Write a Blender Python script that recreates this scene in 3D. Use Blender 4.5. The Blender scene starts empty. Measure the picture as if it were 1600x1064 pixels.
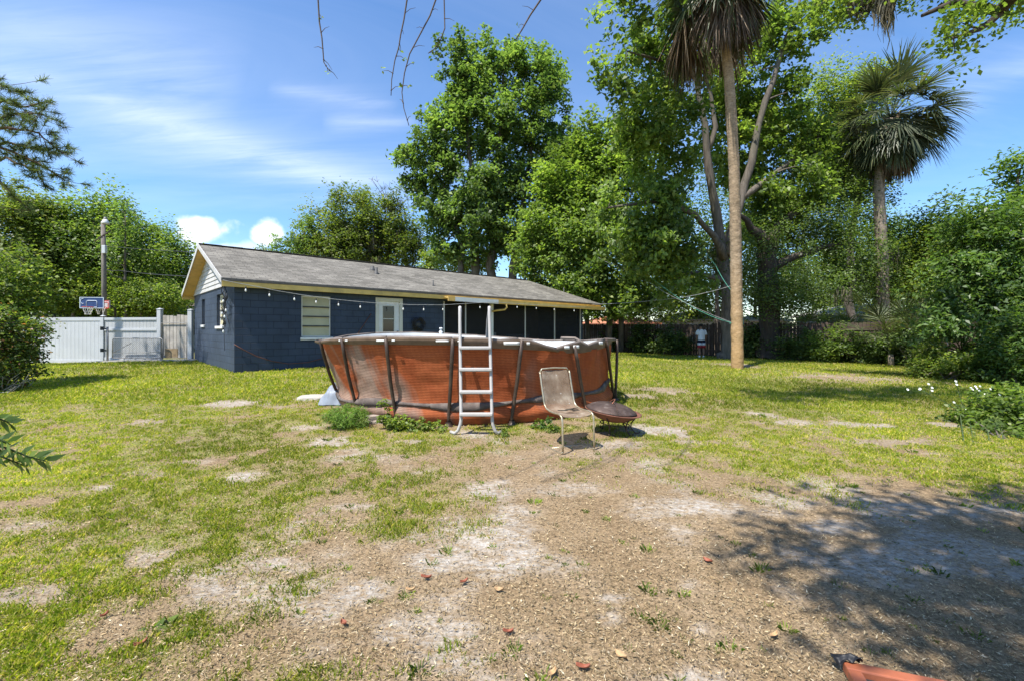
import bpy, math, random
import numpy as np
from mathutils import Vector, Matrix

rng = np.random.default_rng(11)
random.seed(11)
SC = bpy.context.scene
COL = SC.collection
PI = math.pi

# ------------------------------------------------------------------ camera model used for surveying the place
FPX, HZ, CX, CAMZ = 690.0, 516.0, 800.0, 1.5


def W(px, py, Y):
    return np.array([(px - CX) / FPX * Y, Y, CAMZ + (HZ - py) / FPX * Y])


# ------------------------------------------------------------------ noise
_tab = np.random.default_rng(3).random((256, 256))


def vnoise(x, y, s=0):
    x = np.asarray(x, float) + s * 17.31
    y = np.asarray(y, float) + s * 9.77
    xi = np.floor(x).astype(int)
    yi = np.floor(y).astype(int)
    fx = x - xi
    fy = y - yi
    fx = fx * fx * (3 - 2 * fx)
    fy = fy * fy * (3 - 2 * fy)
    a = _tab[xi & 255, yi & 255]
    b = _tab[(xi + 1) & 255, yi & 255]
    c = _tab[xi & 255, (yi + 1) & 255]
    d = _tab[(xi + 1) & 255, (yi + 1) & 255]
    return (a * (1 - fx) + b * fx) * (1 - fy) + (c * (1 - fx) + d * fx) * fy


def fbm(x, y, s=0, o=4):
    v = 0
    amp = .5
    tot = 0
    for k in range(o):
        v = v + amp * vnoise(np.asarray(x) * 2 ** k, np.asarray(y) * 2 ** k, s + k)
        tot += amp
        amp *= .55
    return v / tot


def sstep(a, b, x):
    t = np.clip((x - a) / (b - a), 0, 1)
    return t * t * (3 - 2 * t)


# ------------------------------------------------------------------ terrain
_cp = np.array([(0, -4, 0), (0, 0, 0), (0, 3, .02), (-3, 3, .02), (3, 3, .02), (0, 6.6, .1), (-.7, 9.2, .17), (-2, 12, .3), (-7.9, 12.5, .35),
                (-12.5, 17.3, .35), (-18, 17.6, .17), (-12, 10, .1), (-5, 6, .08), (8.7, 17, .05), (10.7, 25, .0),
                (16, 22, -.03), (7.5, 28.7, .04), (9, 10, .0), (14, 13, .0), (4, 24, .3), (0, 18, .33), (-3, 22, .33), (-8, 24, .3),
                (5, 6, .05), (0, 40, 0), (-25, 30, .1), (30, 30, 0), (-20, 5, .05), (20, 5, 0)], float)


def gz(x, y):
    x = np.asarray(x, float)
    y = np.asarray(y, float)
    num = 0
    den = 1e-9
    for cx, cy, cz in _cp:
        w = np.exp(-((x - cx) ** 2 + (y - cy) ** 2) / (2 * 3.0 ** 2)) + 1e-6
        num = num + w * cz
        den = den + w
    return num / den + .035 * (fbm(x * .7, y * .7, 5, 3) - .5)


def G(px, py):
    Y = 8.0
    for _ in range(60):
        x = (px - CX) / FPX * Y
        Yn = FPX * (CAMZ - float(gz(x, Y))) / max(py - HZ, 4)
        Y = .5 * Y + .5 * min(Yn, 80)
    x = (px - CX) / FPX * Y
    return np.array([x, Y, float(gz(x, Y))])


def GZ(x, y):
    return float(gz(x, y))


# ------------------------------------------------------------------ object helpers
def tag(o, label=None, cat=None, group=None, kind=None):
    if label:
        o['label'] = label
    if cat:
        o['category'] = cat
    if group:
        o['group'] = group
    if kind:
        o['kind'] = kind
    return o


def thing(name, label, cat, loc=(0, 0, 0), rotz=0.0, group=None):
    o = bpy.data.objects.new(name, None)
    COL.objects.link(o)
    o.empty_display_size = .2
    o.location = tuple(float(v) for v in loc)
    o.rotation_euler = (0, 0, rotz)
    return tag(o, label, cat, group)


def rootof(o):
    while o.parent is not None:
        o = o.parent
    return o


class MB:
    def __init__(s):
        s.v = []
        s.f = []
        s.n = 0
        s.sm = []

    def add(s, verts, faces, smooth=False):
        verts = [tuple(map(float, p)) for p in verts]
        s.v += verts
        for f in faces:
            s.f.append(tuple(i + s.n for i in f))
            s.sm.append(smooth)
        s.n += len(verts)
        return s

    def box(s, c, d, R=None):
        c = np.array(c, float)
        h = np.array(d, float) / 2
        P = []
        for z in (-1, 1):
            for y in (-1, 1):
                for x in (-1, 1):
                    p = np.array([x, y, z]) * h
                    if R is not None:
                        p = np.array(R @ Vector(p))
                    P.append(p + c)
        return s.add(P, [(0, 2, 3, 1), (4, 5, 7, 6), (0, 1, 5, 4), (2, 6, 7, 3), (0, 4, 6, 2), (1, 3, 7, 5)])

    def beam(s, a, b, w, h, up=(0, 0, 1)):
        a = Vector(a)
        b = Vector(b)
        d = (b - a)
        L = d.length
        d.normalize()
        upv = Vector(up)
        sx = d.cross(upv)
        if sx.length < 1e-4:
            sx = d.cross(Vector((0, 1, 0)))
        sx.normalize()
        uz = sx.cross(d)
        R = Matrix((sx, d, uz)).transposed()
        return s.box((a + b) / 2, (w, L, h), R)

    def tube(s, pts, r, n=8, cap=True, smooth=True):
        pts = [np.array(p, float) for p in pts]
        if np.isscalar(r):
            r = [r] * len(pts)
        V = []
        prev = None
        for i, p in enumerate(pts):
            if i == 0:
                d = pts[1] - pts[0]
            elif i == len(pts) - 1:
                d = pts[-1] - pts[-2]
            else:
                d = pts[i + 1] - pts[i - 1]
            d = d / (np.linalg.norm(d) + 1e-9)
            if prev is None:
                a = np.array([0, 0, 1.]) if abs(d[2]) < .9 else np.array([1., 0, 0])
                u = np.cross(d, a)
            else:
                u = prev - d * np.dot(prev, d)
            u = u / (np.linalg.norm(u) + 1e-9)
            prev = u
            w = np.cross(d, u)
            for k in range(n):
                t = 2 * PI * k / n
                V.append(p + r[i] * (math.cos(t) * u + math.sin(t) * w))
        Fc = []
        m = len(pts)
        for i in range(m - 1):
            for k in range(n):
                k2 = (k + 1) % n
                Fc.append((i * n + k, i * n + k2, (i + 1) * n + k2, (i + 1) * n + k))
        s.add(V, Fc, smooth)
        if cap:
            b = s.n - len(V)
            s.f.append(tuple(b + k for k in range(n))[::-1])
            s.sm.append(False)
            s.f.append(tuple(b + (m - 1) * n + k for k in range(n)))
            s.sm.append(False)
        return s

    def lathe(s, prof, c=(0, 0, 0), n=32, R=None, smooth=True):
        V = []
        for (r, z) in prof:
            for k in range(n):
                t = 2 * PI * k / n
                p = np.array([r * math.cos(t), r * math.sin(t), z])
                if R is not None:
                    p = np.array(R @ Vector(p))
                V.append(p + np.array(c))
        Fc = []
        for i in range(len(prof) - 1):
            for k in range(n):
                k2 = (k + 1) % n
                Fc.append((i * n + k, i * n + k2, (i + 1) * n + k2, (i + 1) * n + k))
        return s.add(V, Fc, smooth)

    def grid(s, P, closed=False, smooth=True):
        P = np.asarray(P)
        a, b = P.shape[:2]
        V = P.reshape(-1, 3)
        Fc = []
        for i in range(a - 1):
            for j in range(b if closed else b - 1):
                j2 = (j + 1) % b
                Fc.append((i * b + j, i * b + j2, (i + 1) * b + j2, (i + 1) * b + j))
        return s.add(V, Fc, smooth)

    def quad(s, a, b, c, d):
        return s.add([a, b, c, d], [(0, 1, 2, 3)])


def obj(name, mb, mat, parent=None, bevel=0.0, world=True, solid=0.0, sub=0):
    V = np.array(mb.v, float).reshape(-1, 3)
    if parent is not None and world:
        V = V - np.array(rootof(parent).location)
    me = bpy.data.meshes.new(name)
    me.from_pydata(V.tolist(), [], mb.f)
    me.polygons.foreach_set('use_smooth', mb.sm)
    if mat is not None:
        me.materials.append(mat)
    me.update()
    o = bpy.data.objects.new(name, me)
    COL.objects.link(o)
    if parent is not None:
        o.parent = parent
    if solid:
        md = o.modifiers.new('solid', 'SOLIDIFY')
        md.thickness = solid
        md.offset = 0
    if bevel:
        md = o.modifiers.new('bevel', 'BEVEL')
        md.width = bevel
        md.segments = 2
        md.limit_method = 'ANGLE'
    if sub:
        md = o.modifiers.new('sub', 'SUBSURF')
        md.levels = sub
        md.render_levels = sub
    return o


def fastmesh(name, V, F, mat, parent=None, tint=None, smooth=False, mats=None, midx=None):
    """V (n,3), F (m,k) with k corners per face."""
    V = np.asarray(V, np.float32)
    F = np.asarray(F, np.int32)
    if parent is not None:
        V = V - np.array(rootof(parent).location, np.float32)
    m, k = F.shape
    me = bpy.data.meshes.new(name)
    me.vertices.add(len(V))
    me.vertices.foreach_set('co', V.ravel())
    me.loops.add(m * k)
    me.loops.foreach_set('vertex_index', F.ravel())
    me.polygons.add(m)
    me.polygons.foreach_set('loop_start', np.arange(0, m * k, k, dtype=np.int32))
    if smooth:
        me.polygons.foreach_set('use_smooth', np.ones(m, bool))
    for mm in (mats or [mat]):
        me.materials.append(mm)
    if midx is not None:
        me.polygons.foreach_set('material_index', np.asarray(midx, np.int32))
    if tint is not None:
        at = me.attributes.new('tint', 'FLOAT', 'FACE')
        at.data.foreach_set('value', np.asarray(tint, np.float32))
    me.update(calc_edges=True)
    o = bpy.data.objects.new(name, me)
    COL.objects.link(o)
    if parent is not None:
        o.parent = parent
    return o


# ------------------------------------------------------------------ materials
class NT:
    def __init__(s, name):
        s.m = bpy.data.materials.new(name)
        s.m.use_nodes = True
        s.t = s.m.node_tree
        s.t.nodes.clear()
        s.out = s.t.nodes.new('ShaderNodeOutputMaterial')

    def n(s, kind, **kw):
        nd = s.t.nodes.new('ShaderNode' + kind)
        for k, v in kw.items():
            if k.startswith('i_'):
                nd.inputs[k[2:].replace('_', ' ')].default_value = v
            else:
                setattr(nd, k, v)
        return nd

    def l(s, a, b):
        s.t.links.new(a, b)

    def noise(s, scale, detail=4, vec=None, rough=.55, dist=0):
        nd = s.n('TexNoise')
        nd.inputs['Scale'].default_value = scale
        nd.inputs['Detail'].default_value = detail
        nd.inputs['Roughness'].default_value = rough
        nd.inputs['Distortion'].default_value = dist
        if vec is not None:
            s.l(vec, nd.inputs['Vector'])
        return nd.outputs['Fac']

    def coord(s, which='Object', scale=None):
        tc = s.n('TexCoord').outputs[which]
        if scale is not None:
            mp = s.n('Mapping')
            mp.inputs['Scale'].default_value = scale
            s.l(tc, mp.inputs['Vector'])
            return mp.outputs['Vector']
        return tc

    def ramp(s, fac, stops, interp='LINEAR'):
        r = s.n('ValToRGB')
        r.color_ramp.interpolation = interp
        e = r.color_ramp.elements
        while len(e) < len(stops):
            e.new(.5)
        for el, (p, c) in zip(e, stops):
            el.position = p
            el.color = (c[0], c[1], c[2], 1) if not np.isscalar(c) else (c, c, c, 1)
        s.l(fac, r.inputs['Fac'])
        return r.outputs['Color']

    def mix(s, fac, a, b, mode='MIX'):
        m = s.n('Mix', data_type='RGBA', blend_type=mode)
        for q, v in ((0, fac), (6, a), (7, b)):
            sock = m.inputs[q]
            if hasattr(v, 'is_linked') or hasattr(v, 'links'):
                s.l(v, sock)
            elif np.isscalar(v):
                sock.default_value = v if q == 0 else (v, v, v, 1)
            else:
                sock.default_value = (v[0], v[1], v[2], 1)
        return m.outputs[2]

    def math(s, op, a, b=None, clamp=False):
        m = s.n('Math', operation=op, use_clamp=clamp)
        for i, v in enumerate((a, b)):
            if v is None:
                continue
            if np.isscalar(v):
                m.inputs[i].default_value = v
            else:
                s.l(v, m.inputs[i])
        return m.outputs[0]

    def bump(s, h, strength=.3, dist=.02):
        b = s.n('Bump')
        b.inputs['Strength'].default_value = strength
        b.inputs['Distance'].default_value = dist
        s.l(h, b.inputs['Height'])
        return b.outputs['Normal']

    def bsdf(s, col, rough=.6, metal=0, spec=.4, normal=None):
        p = s.n('BsdfPrincipled')
        for sock, v in ((p.inputs['Base Color'], col), (p.inputs['Roughness'], rough)):
            if hasattr(v, 'links'):
                s.l(v, sock)
            elif np.isscalar(v):
                sock.default_value = v
            else:
                sock.default_value = (v[0], v[1], v[2], 1)
        p.inputs['Metallic'].default_value = metal
        p.inputs['Specular IOR Level'].default_value = spec
        if normal is not None:
            s.l(normal, p.inputs['Normal'])
        return p.outputs[0]

    def done(s, sh):
        s.l(sh, s.out.inputs['Surface'])
        return s.m


def mat_basic(name, col, rough=.6, metal=0, var=.25, scale=6, bump=.15, bscale=None, spec=.4, dirt=None):
    t = NT(name)
    co = t.coord('Object')
    nz = t.noise(scale, 6, co)
    c = np.array(col)
    cc = t.ramp(nz, [(.3, c * (1 - var)), (.7, np.minimum(c * (1 + var), 1))])
    if dirt is not None:
        dn = t.noise(scale * .45, 7, co, .7)
        cc = t.mix(t.ramp(dn, [(.5, 0), (.72, dirt[1])]), cc, dirt[0])
    nb = t.noise(bscale or scale * 6, 4, co)
    return t.done(t.bsdf(cc, rough, metal, spec, t.bump(nb, bump, .01)))


def mat_leaf(name, stops, trans=.45, rough=.45, spec=.3, tintamt=.8, sat=.92):
    t = NT(name)
    rnd = t.n('NewGeometry').outputs['Random Per Island']
    c = t.ramp(rnd, stops)
    at = t.n('Attribute', attribute_name='tint')
    tv = t.math('ADD', t.math('MULTIPLY', at.outputs['Fac'], tintamt), 1 - tintamt / 2)
    c = t.mix(1.0, c, tv, 'MULTIPLY')
    c = t.mix(t.math('MULTIPLY', at.outputs['Fac'], .5), c, t.mix(1.0, c, (1.3, 1.1, .75), 'MULTIPLY'))
    hs = t.n('HueSaturation')
    hs.inputs['Saturation'].default_value = sat
    t.l(c, hs.inputs['Color'])
    c = hs.outputs['Color']
    d = t.bsdf(c, rough, 0, spec)
    tr = t.n('BsdfTranslucent')
    t.l(t.mix(1.0, c, (1.85, 2.0, .8), 'MULTIPLY'), tr.inputs['Color'])
    mx = t.n('MixShader')
    mx.inputs[0].default_value = trans
    t.l(d, mx.inputs[1])
    t.l(tr.outputs[0], mx.inputs[2])
    return t.done(mx.outputs[0])


def mat_bark(name, col, scale=3, dark=.45, bump=.8):
    t = NT(name)
    co = t.coord('Object', (scale, scale, scale * .22))
    n1 = t.noise(2.2, 8, co, .65, .4)
    n2 = t.noise(.35, 3, co)
    c = np.array(col)
    cc = t.ramp(n1, [(.33, c * dark), (.55, c), (.75, c * 1.35)])
    cc = t.mix(t.ramp(n2, [(.45, 0), (.7, .5)]), cc, c * np.array([.8, .95, .75]))
    return t.done(t.bsdf(cc, .9, 0, .2, t.bump(n1, bump, .05)))
# ------------------------------------------------------------------ shared materials
LEAF_STD = [(0, (.07, .125, .024)), (.45, (.115, .19, .036)), (.8, (.155, .235, .048)), (1, (.21, .265, .07))]
LEAF_LIGHT = [(0, (.07, .125, .02)), (.4, (.12, .19, .028)), (.8, (.17, .235, .04)), (1, (.23, .25, .06))]
LEAF_DARK = [(0, (.045, .085, .022)), (.5, (.08, .14, .034)), (1, (.125, .18, .046))]
LEAF_OLIVE = [(0, (.06, .10, .02)), (.5, (.10, .15, .03)), (.9, (.145, .185, .042)), (1, (.14, .12, .05))]
LEAF_BLUE = [(0, (.062, .115, .034)), (.5, (.10, .175, .05)), (.85, (.14, .22, .064)), (1, (.19, .25, .075))]
m_leaf_std = mat_leaf('sweetgum_leaf', LEAF_STD)
m_leaf_blue = mat_leaf('bluish_leaf', LEAF_BLUE)
m_leaf_light = mat_leaf('light_leaf', LEAF_LIGHT)
m_leaf_dark = mat_leaf('oak_leaf', LEAF_DARK, .42, .45, .4)
m_leaf_olive = mat_leaf('olive_leaf', LEAF_OLIVE)
m_leaf_gloss = mat_leaf('glossy_leaf', [(0, (.045, .098, .024)), (.5, (.078, .15, .034)), (.85, (.11, .19, .044)), (1, (.16, .22, .06))], .42, .42, .4)
m_leaf_vine = mat_leaf('vine_leaf', [(0, (.05, .09, .018)), (.6, (.10, .165, .03)), (.9, (.17, .20, .04)), (.96, (.24, .10, .035)), (1, (.2, .07, .03))])
m_needle = mat_leaf('pine_needle', [(0, (.05, .08, .025)), (.6, (.08, .12, .038)), (1, (.12, .15, .055))], .4)
m_frond = mat_leaf('palm_frond', [(0, (.036, .057, .025)), (.5, (.066, .093, .042)), (.85, (.11, .13, .065)), (1, (.15, .16, .09))], .2, .45, .3)
m_frond_dead = mat_leaf('dead_frond', [(0, (.06, .038, .025)), (.5, (.12, .083, .058)), (.85, (.19, .145, .108)), (1, (.27, .22, .175))], .15, .7, .2)
m_moss = mat_leaf('spanish_moss', [(0, (.07, .065, .05)), (.6, (.13, .12, .09)), (1, (.2, .19, .15))], .2, .9, .1)
m_bark = mat_bark('grey_bark', (.145, .122, .102))
m_bark_dark = mat_bark('dark_bark', (.075, .06, .05))
m_bark_pine = mat_bark('pine_bark', (.13, .085, .06))


# ------------------------------------------------------------------ leaf builders
def leaf_quads(P, size, up=.55, aspect=.55, fold=.18, droop=.25, g=rng, outward=None):
    """kite shaped leaves at points P: two triangles folded along the midrib kept as one quad."""
    n = len(P)
    nrm = g.normal(size=(n, 3))
    nrm[:, 2] = np.abs(nrm[:, 2]) + up
    if outward is not None:
        nrm = nrm + outward
    nrm /= np.linalg.norm(nrm, axis=1)[:, None]
    d = g.normal(size=(n, 3))
    d[:, 2] -= droop
    d -= nrm * np.sum(d * nrm, 1)[:, None]
    d /= np.linalg.norm(d, axis=1)[:, None] + 1e-9
    s = np.cross(nrm, d)
    L = (size * (.65 + .7 * g.random(n)))[:, None]
    wd = L * aspect
    a = P - d * L * .5
    b = P + s * wd * .5 - d * L * .05 + nrm * L * fold
    c = P + d * L * .5
    e = P - s * wd * .5 - d * L * .05 + nrm * L * fold
    V = np.stack([a, b, c, e], 1).reshape(-1, 3)
    F = np.arange(4 * n).reshape(n, 4)
    return V, F


def grow_tree(name, label, cat, stems, lobes, nclump, nleaf, leaf, clump_r, lm, bm, group=None, seed=1, base=None,
              branch_r=.035, shell=.5, flat=.75, up=.9, aspect=.6, limbs=True, moss=0, moss_len=1.2, sprout=0, crown='crown', trunkname='trunk'):
    g = np.random.default_rng(seed)
    lobes = [(np.array(c, float), np.array(r, float)) for c, r in lobes]
    if base is None:
        base = np.array(stems[0][0][:3], float)
    T = thing(name, label, cat, base, 0, group)
    vol = np.array([r[0] * r[1] * r[2] for _, r in lobes]) ** .72
    cnt = np.maximum(1, np.round(nclump * vol / vol.sum())).astype(int)
    C = []
    S = []
    for (c, r), k in zip(lobes, cnt):
        d = g.normal(size=(k, 3))
        d /= np.linalg.norm(d, axis=1)[:, None]
        rad = shell + (1 - shell) * g.random(k) ** .6
        rad *= .86 + .32 * vnoise(d[:, 0] * 2.3 + c[0], d[:, 1] * 2.3 + d[:, 2] * 3.1 + c[2], seed)
        C.append(c + d * r * rad[:, None])
        S.append(.7 + .6 * g.random(k))
    C = np.concatenate(C)
    S = np.concatenate(S)
    # skeleton
    mb = MB()
    nodes = []
    nrad = []
    for st in stems:
        st = np.array(st, float)
        P = []
        R = []
        for i in range(len(st) - 1):
            k = max(2, int(np.linalg.norm(st[i + 1, :3] - st[i, :3]) / .8))
            for j in range(k):
                f = j / k
                P.append(st[i, :3] * (1 - f) + st[i + 1, :3] * f)
                R.append(st[i, 3] * (1 - f) + st[i + 1, 3] * f)
        P.append(st[-1, :3])
        R.append(st[-1, 3])
        P = np.array(P)
        R = np.array(R)
        jit = g.normal(size=P.shape) * R[:, None] * .28
        jit[0] = 0
        P = P + jit
        mb.tube(P, R * (1 + .08 * g.normal(size=len(R))), 9)
        h0 = P[0, 2]
        for p, r in zip(P, R):
            nodes.append(p)
            nrad.append(r)
    nodes = np.array(nodes)
    nrad = np.array(nrad)
    zmin = nodes[:, 2].min()
    ok = nodes[:, 2] > zmin + .22 * (C[:, 2].mean() - zmin)
    if ok.sum() > 2:
        nodes, nrad = nodes[ok], nrad[ok]
    if limbs:
        dmin = np.array([np.min(np.linalg.norm(nodes - c, axis=1)) for c in C])
        for i in np.argsort(dmin):
            c = C[i]
            d = nodes - c
            dist = np.linalg.norm(d, axis=1) + np.maximum(0, d[:, 2]) * .9
            j = int(np.argmin(dist))
            p0 = nodes[j]
            L = np.linalg.norm(c - p0)
            if L < .15:
                continue
            r0 = min(nrad[j] * .75, branch_r + .016 * L)
            mid = (p0 + c) / 2 + np.array([0, 0, .1 * L]) + g.normal(size=3) * L * .08
            k = max(3, int(L / .6) + 2)
            tt = np.linspace(0, 1, k)[:, None]
            P = p0 * (1 - tt) ** 2 + 2 * mid * tt * (1 - tt) + c * tt ** 2
            R = np.linspace(r0, max(.006, r0 * .25), k)
            mb.tube(P, R, 5, cap=False)
            nodes = np.concatenate([nodes, P[1:]])
            nrad = np.concatenate([nrad, R[1:]])
    trunk = obj(trunkname, mb, bm, T)
    # leaves
    VV = []
    FF = []
    TT = []
    off = 0
    per = np.maximum(6, (nleaf / len(C) * S ** 2).astype(int))
    cen = np.mean(C, 0)
    Ps = []
    tn = []
    outw = []
    for c, s, k in zip(C, S, per):
        q = g.normal(size=(k, 3)) * np.array([1, 1, flat]) * clump_r * s * .62
        q *= (.55 + .45 * np.minimum(1, 1 / (np.linalg.norm(q, axis=1) / (clump_r * s) + .01)))[:, None]
        # a few twigs within the clump
        nt = 5
        tw = g.normal(size=(nt, 3)) * clump_r * s * .5
        q = q * .62 + tw[g.integers(0, nt, k)]
        Ps.append(c + q)
        tn.append(np.full(k, g.random()))
        outw.append(np.tile((c - cen) / (np.linalg.norm(c - cen) + 1e-6) * .5, (k, 1)))
    P = np.concatenate(Ps)
    V, F = leaf_quads(P, leaf, up, aspect, g=g, outward=np.concatenate(outw))
    fastmesh(crown, V, F, lm, T, tint=np.concatenate(tn))
    if moss:
        for c_ in C[g.integers(0, len(C), moss)]:
            hang_moss(T, [c_], moss_len, g)
    return T


def hang_moss(T, at, length, g, name='hanging_moss', n=40, spread=.25):
    V = []
    F = []
    k = 0
    for c in at:
        Lc = length * (.5 + .8 * g.random())
        for _ in range(n):
            p = c + g.normal(size=3) * np.array([spread, spread, .1])
            L = Lc * (.35 + .65 * g.random())
            w = .012 + .02 * g.random()
            ang = g.random() * PI
            a = np.array([math.cos(ang), math.sin(ang), 0]) * w
            pts = []
            m = 5
            x = p.copy()
            for j in range(m):
                f = j / (m - 1)
                wob = g.normal(size=3) * .025
                wob[2] = 0
                x = p + np.array([0, 0, -L * f]) + wob
                ww = a * (1 - .8 * f)
                pts += [x - ww, x + ww]
            V += pts
            for j in range(m - 1):
                F.append((k + 2 * j, k + 2 * j + 1, k + 2 * j + 3, k + 2 * j + 2))
            k += 2 * m
    fastmesh(name, np.array(V), np.array(F), m_moss, T, tint=g.random(len(F)))


def shrub(name, label, lobes, nclump, nleaf, leaf, clump_r, lm, bm=None, seed=1, group=None, cat='shrub', nst=5, base=None, sr=1.0, **kw):
    c0 = np.mean([l[0] for l in lobes], 0)
    if base is None:
        base = np.array([c0[0], c0[1], GZ(c0[0], c0[1])])
    g = np.random.default_rng(seed + 100)
    stems = []
    for i in range(nst):
        c, r = lobes[i % len(lobes)]
        b = np.array(base) + np.array([g.normal() * .15 * sr, g.normal() * .15 * sr, -.03])
        e = np.array(c) + g.normal(size=3) * np.array(r) * .3
        m = (b + e) / 2 + np.array([0, 0, .1 * sr])
        stems.append([(*b, .035 * sr), (*m, .025 * sr), (*e, .01 * sr)])
    return grow_tree(name, label, cat, stems, lobes, nclump, nleaf, leaf, clump_r, lm, bm or m_bark, group, seed, base=base, trunkname='stem', crown='foliage', branch_r=.012 * sr, **kw)


def L(px, py, Y, rx, rz, ry=None):
    """an ellipsoidal lobe of foliage surveyed at depth Y"""
    c = W(px, py, Y)
    a = rx / FPX * Y
    b = rz / FPX * Y
    return (c, np.array([a, ry if ry else max(a, b) * .8, b]))


def S(*pts):
    """stem: (px,py,Y,r) survey points"""
    return [(*W(px, py, Y), r) for px, py, Y, r in pts]


# ------------------------------------------------------------------ palm parts
def frond_mesh(base, az, el, plen, blen, nl, droop, g, width=.035, fan=1.25, curl=.0, hang=0.0):
    """costapalmate frond. returns V,F arrays of leaflets and the petiole polyline"""
    d = np.array([math.cos(az) * math.cos(el), math.sin(az) * math.cos(el), math.sin(el)])
    side = np.array([-math.sin(az), math.cos(az), 0])
    pts = []
    p = np.array(base, float)
    dd = d.copy()
    m = 5
    for j in range(m):
        pts.append(p.copy())
        p = p + dd * plen / (m - 1)
        dd = dd + np.array([0, 0, -droop * .16])
        dd /= np.linalg.norm(dd)
    hub = pts[-1]
    ax = dd * (1 - hang) + np.array([0, 0, -1.]) * hang
    ax /= np.linalg.norm(ax)
    nrm = np.cross(ax, side)
    nrm /= np.linalg.norm(nrm)
    V = []
    F = []
    k = 0
    for i in range(nl):
        f = (i / (nl - 1) - .5) * 2
        a = f * fan * 1.25
        st = hub + ax * blen * .22 * (1 - abs(f)) 
        dirv = ax * math.cos(a) + side * math.sin(a) + nrm * (.22 - .1 * abs(f)) * (1 if g.random() > .15 else -.6)
        dirv += g.normal(size=3) * (.15 if hang else .05)
        dirv /= np.linalg.norm(dirv)
        Ln = blen * (.78 + .22 * math.cos(a)) * (.9 + .2 * g.random())
        wv = np.cross(dirv, nrm)
        wv /= np.linalg.norm(wv) + 1e-9
        x = st.copy()
        dv = dirv.copy()
        ms = 5
        ww = [.35, 1.0, .9, .5, .04]
        for j in range(ms):
            w = wv * width * ww[j]
            up = nrm * width * .35 * ww[j]
            V += [x - w + up, x + w + up]
            x = x + dv * Ln / (ms - 1)
            dv = dv + np.array([0, 0, -1.]) * (droop * .10 + .16 * droop * j / ms + curl * .25)
            dv /= np.linalg.norm(dv)
        for j in range(ms - 1):
            F.append((k + 2 * j, k + 2 * j + 1, k + 2 * j + 3, k + 2 * j + 2))
        k += 2 * ms
    return np.array(V), np.array(F), pts


def frond_obj(name, T, base, az, el, plen, blen, nl, droop, g, mat, width=.035, fan=1.25, curl=0, pr=.016, hang=0.0):
    V, F, pts = frond_mesh(base, az, el, plen, blen, nl, droop, g, width, fan, curl, hang)
    # petiole as thin square tube faces
    pv = []
    pf = []
    k0 = len(V)
    for j, p in enumerate(pts):
        r = pr * (1 - .4 * j / len(pts))
        pv += [p + np.array([r, 0, 0]), p + np.array([0, r, 0]), p + np.array([-r, 0, 0]), p + np.array([0, -r, r])]
    for j in range(len(pts) - 1):
        for q in range(4):
            q2 = (q + 1) % 4
            pf.append((k0 + 4 * j + q, k0 + 4 * j + q2, k0 + 4 * j + 4 + q2, k0 + 4 * j + 4 + q))
    V = np.concatenate([V, np.array(pv)])
    F = np.concatenate([F, np.array(pf)])
    return fastmesh(name, V, F, mat, T, tint=np.full(len(F), g.random()))
# ------------------------------------------------------------------ world, sun, camera
SUN = np.array([-.36, -.40, 1.0])
SUN = SUN / np.linalg.norm(SUN)
sun_el = math.asin(SUN[2])
sun_az = math.atan2(SUN[0], SUN[1])          # clockwise from +Y
wd = bpy.data.worlds.new('World')
SC.world = wd
wd.use_nodes = True
nt = wd.node_tree
nt.nodes.clear()


def wn(kind, **kw):
    nd = nt.nodes.new('ShaderNode' + kind)
    for k, v in kw.items():
        setattr(nd, k, v)
    return nd


def wmath(op, a, b=None, clamp=False):
    m = wn('Math', operation=op, use_clamp=clamp)
    for i, v in enumerate((a, b)):
        if v is None:
            continue
        if np.isscalar(v):
            m.inputs[i].default_value = v
        else:
            nt.links.new(v, m.inputs[i])
    return m.outputs[0]


sky = wn('TexSky', sky_type='NISHITA', sun_disc=False, sun_elevation=sun_el, sun_rotation=sun_az)
sky.air_density = 1.0
sky.dust_density = .35
sky.ozone_density = 3.2
sky.altitude = 20
tc = wn('TexCoord').outputs['Generated']
sep = wn('SeparateXYZ')
nt.links.new(tc, sep.inputs[0])
sx, sy, sz = sep.outputs
# clouds live on a high horizontal sheet: direction / height
zc = wmath('MAXIMUM', sz, .03)
cu = wmath('DIVIDE', sx, wmath('ADD', zc, .12))
cv = wmath('DIVIDE', sy, wmath('ADD', zc, .12))
comb = wn('CombineXYZ')
nt.links.new(cu, comb.inputs[0])
nt.links.new(cv, comb.inputs[1])
mp = wn('Mapping')
mp.inputs['Rotation'].default_value = (0, 0, math.radians(62))
mp.inputs['Scale'].default_value = (.42, 1.5, 1)
nt.links.new(comb.outputs[0], mp.inputs[0])
nz = wn('TexNoise')
nz.inputs['Scale'].default_value = .72
nz.inputs['Detail'].default_value = 9
nz.inputs['Roughness'].default_value = .58
nz.inputs['Distortion'].default_value = .7
nt.links.new(mp.outputs[0], nz.inputs['Vector'])
rp = wn('ValToRGB')
rp.color_ramp.elements[0].position = .47
rp.color_ramp.elements[0].color = (0, 0, 0, 1)
rp.color_ramp.elements[1].position = .78
rp.color_ramp.elements[1].color = (1, 1, 1, 1)
nt.links.new(nz.outputs['Fac'], rp.inputs[0])
cir = wmath('MULTIPLY', rp.outputs[0], .16)
cir = wmath('MULTIPLY', cir, wmath('MULTIPLY', wmath('SUBTRACT', sz, .06), 5, True))
mp2 = wn('Mapping')
mp2.inputs['Rotation'].default_value = (0, 0, math.radians(50))
mp2.inputs['Scale'].default_value = (.8, 5.5, 1)
nt.links.new(comb.outputs[0], mp2.inputs[0])
nw = wn('TexNoise')
nw.inputs['Scale'].default_value = 1.6
nw.inputs['Detail'].default_value = 8
nw.inputs['Roughness'].default_value = .65
nw.inputs['Distortion'].default_value = .5
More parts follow.
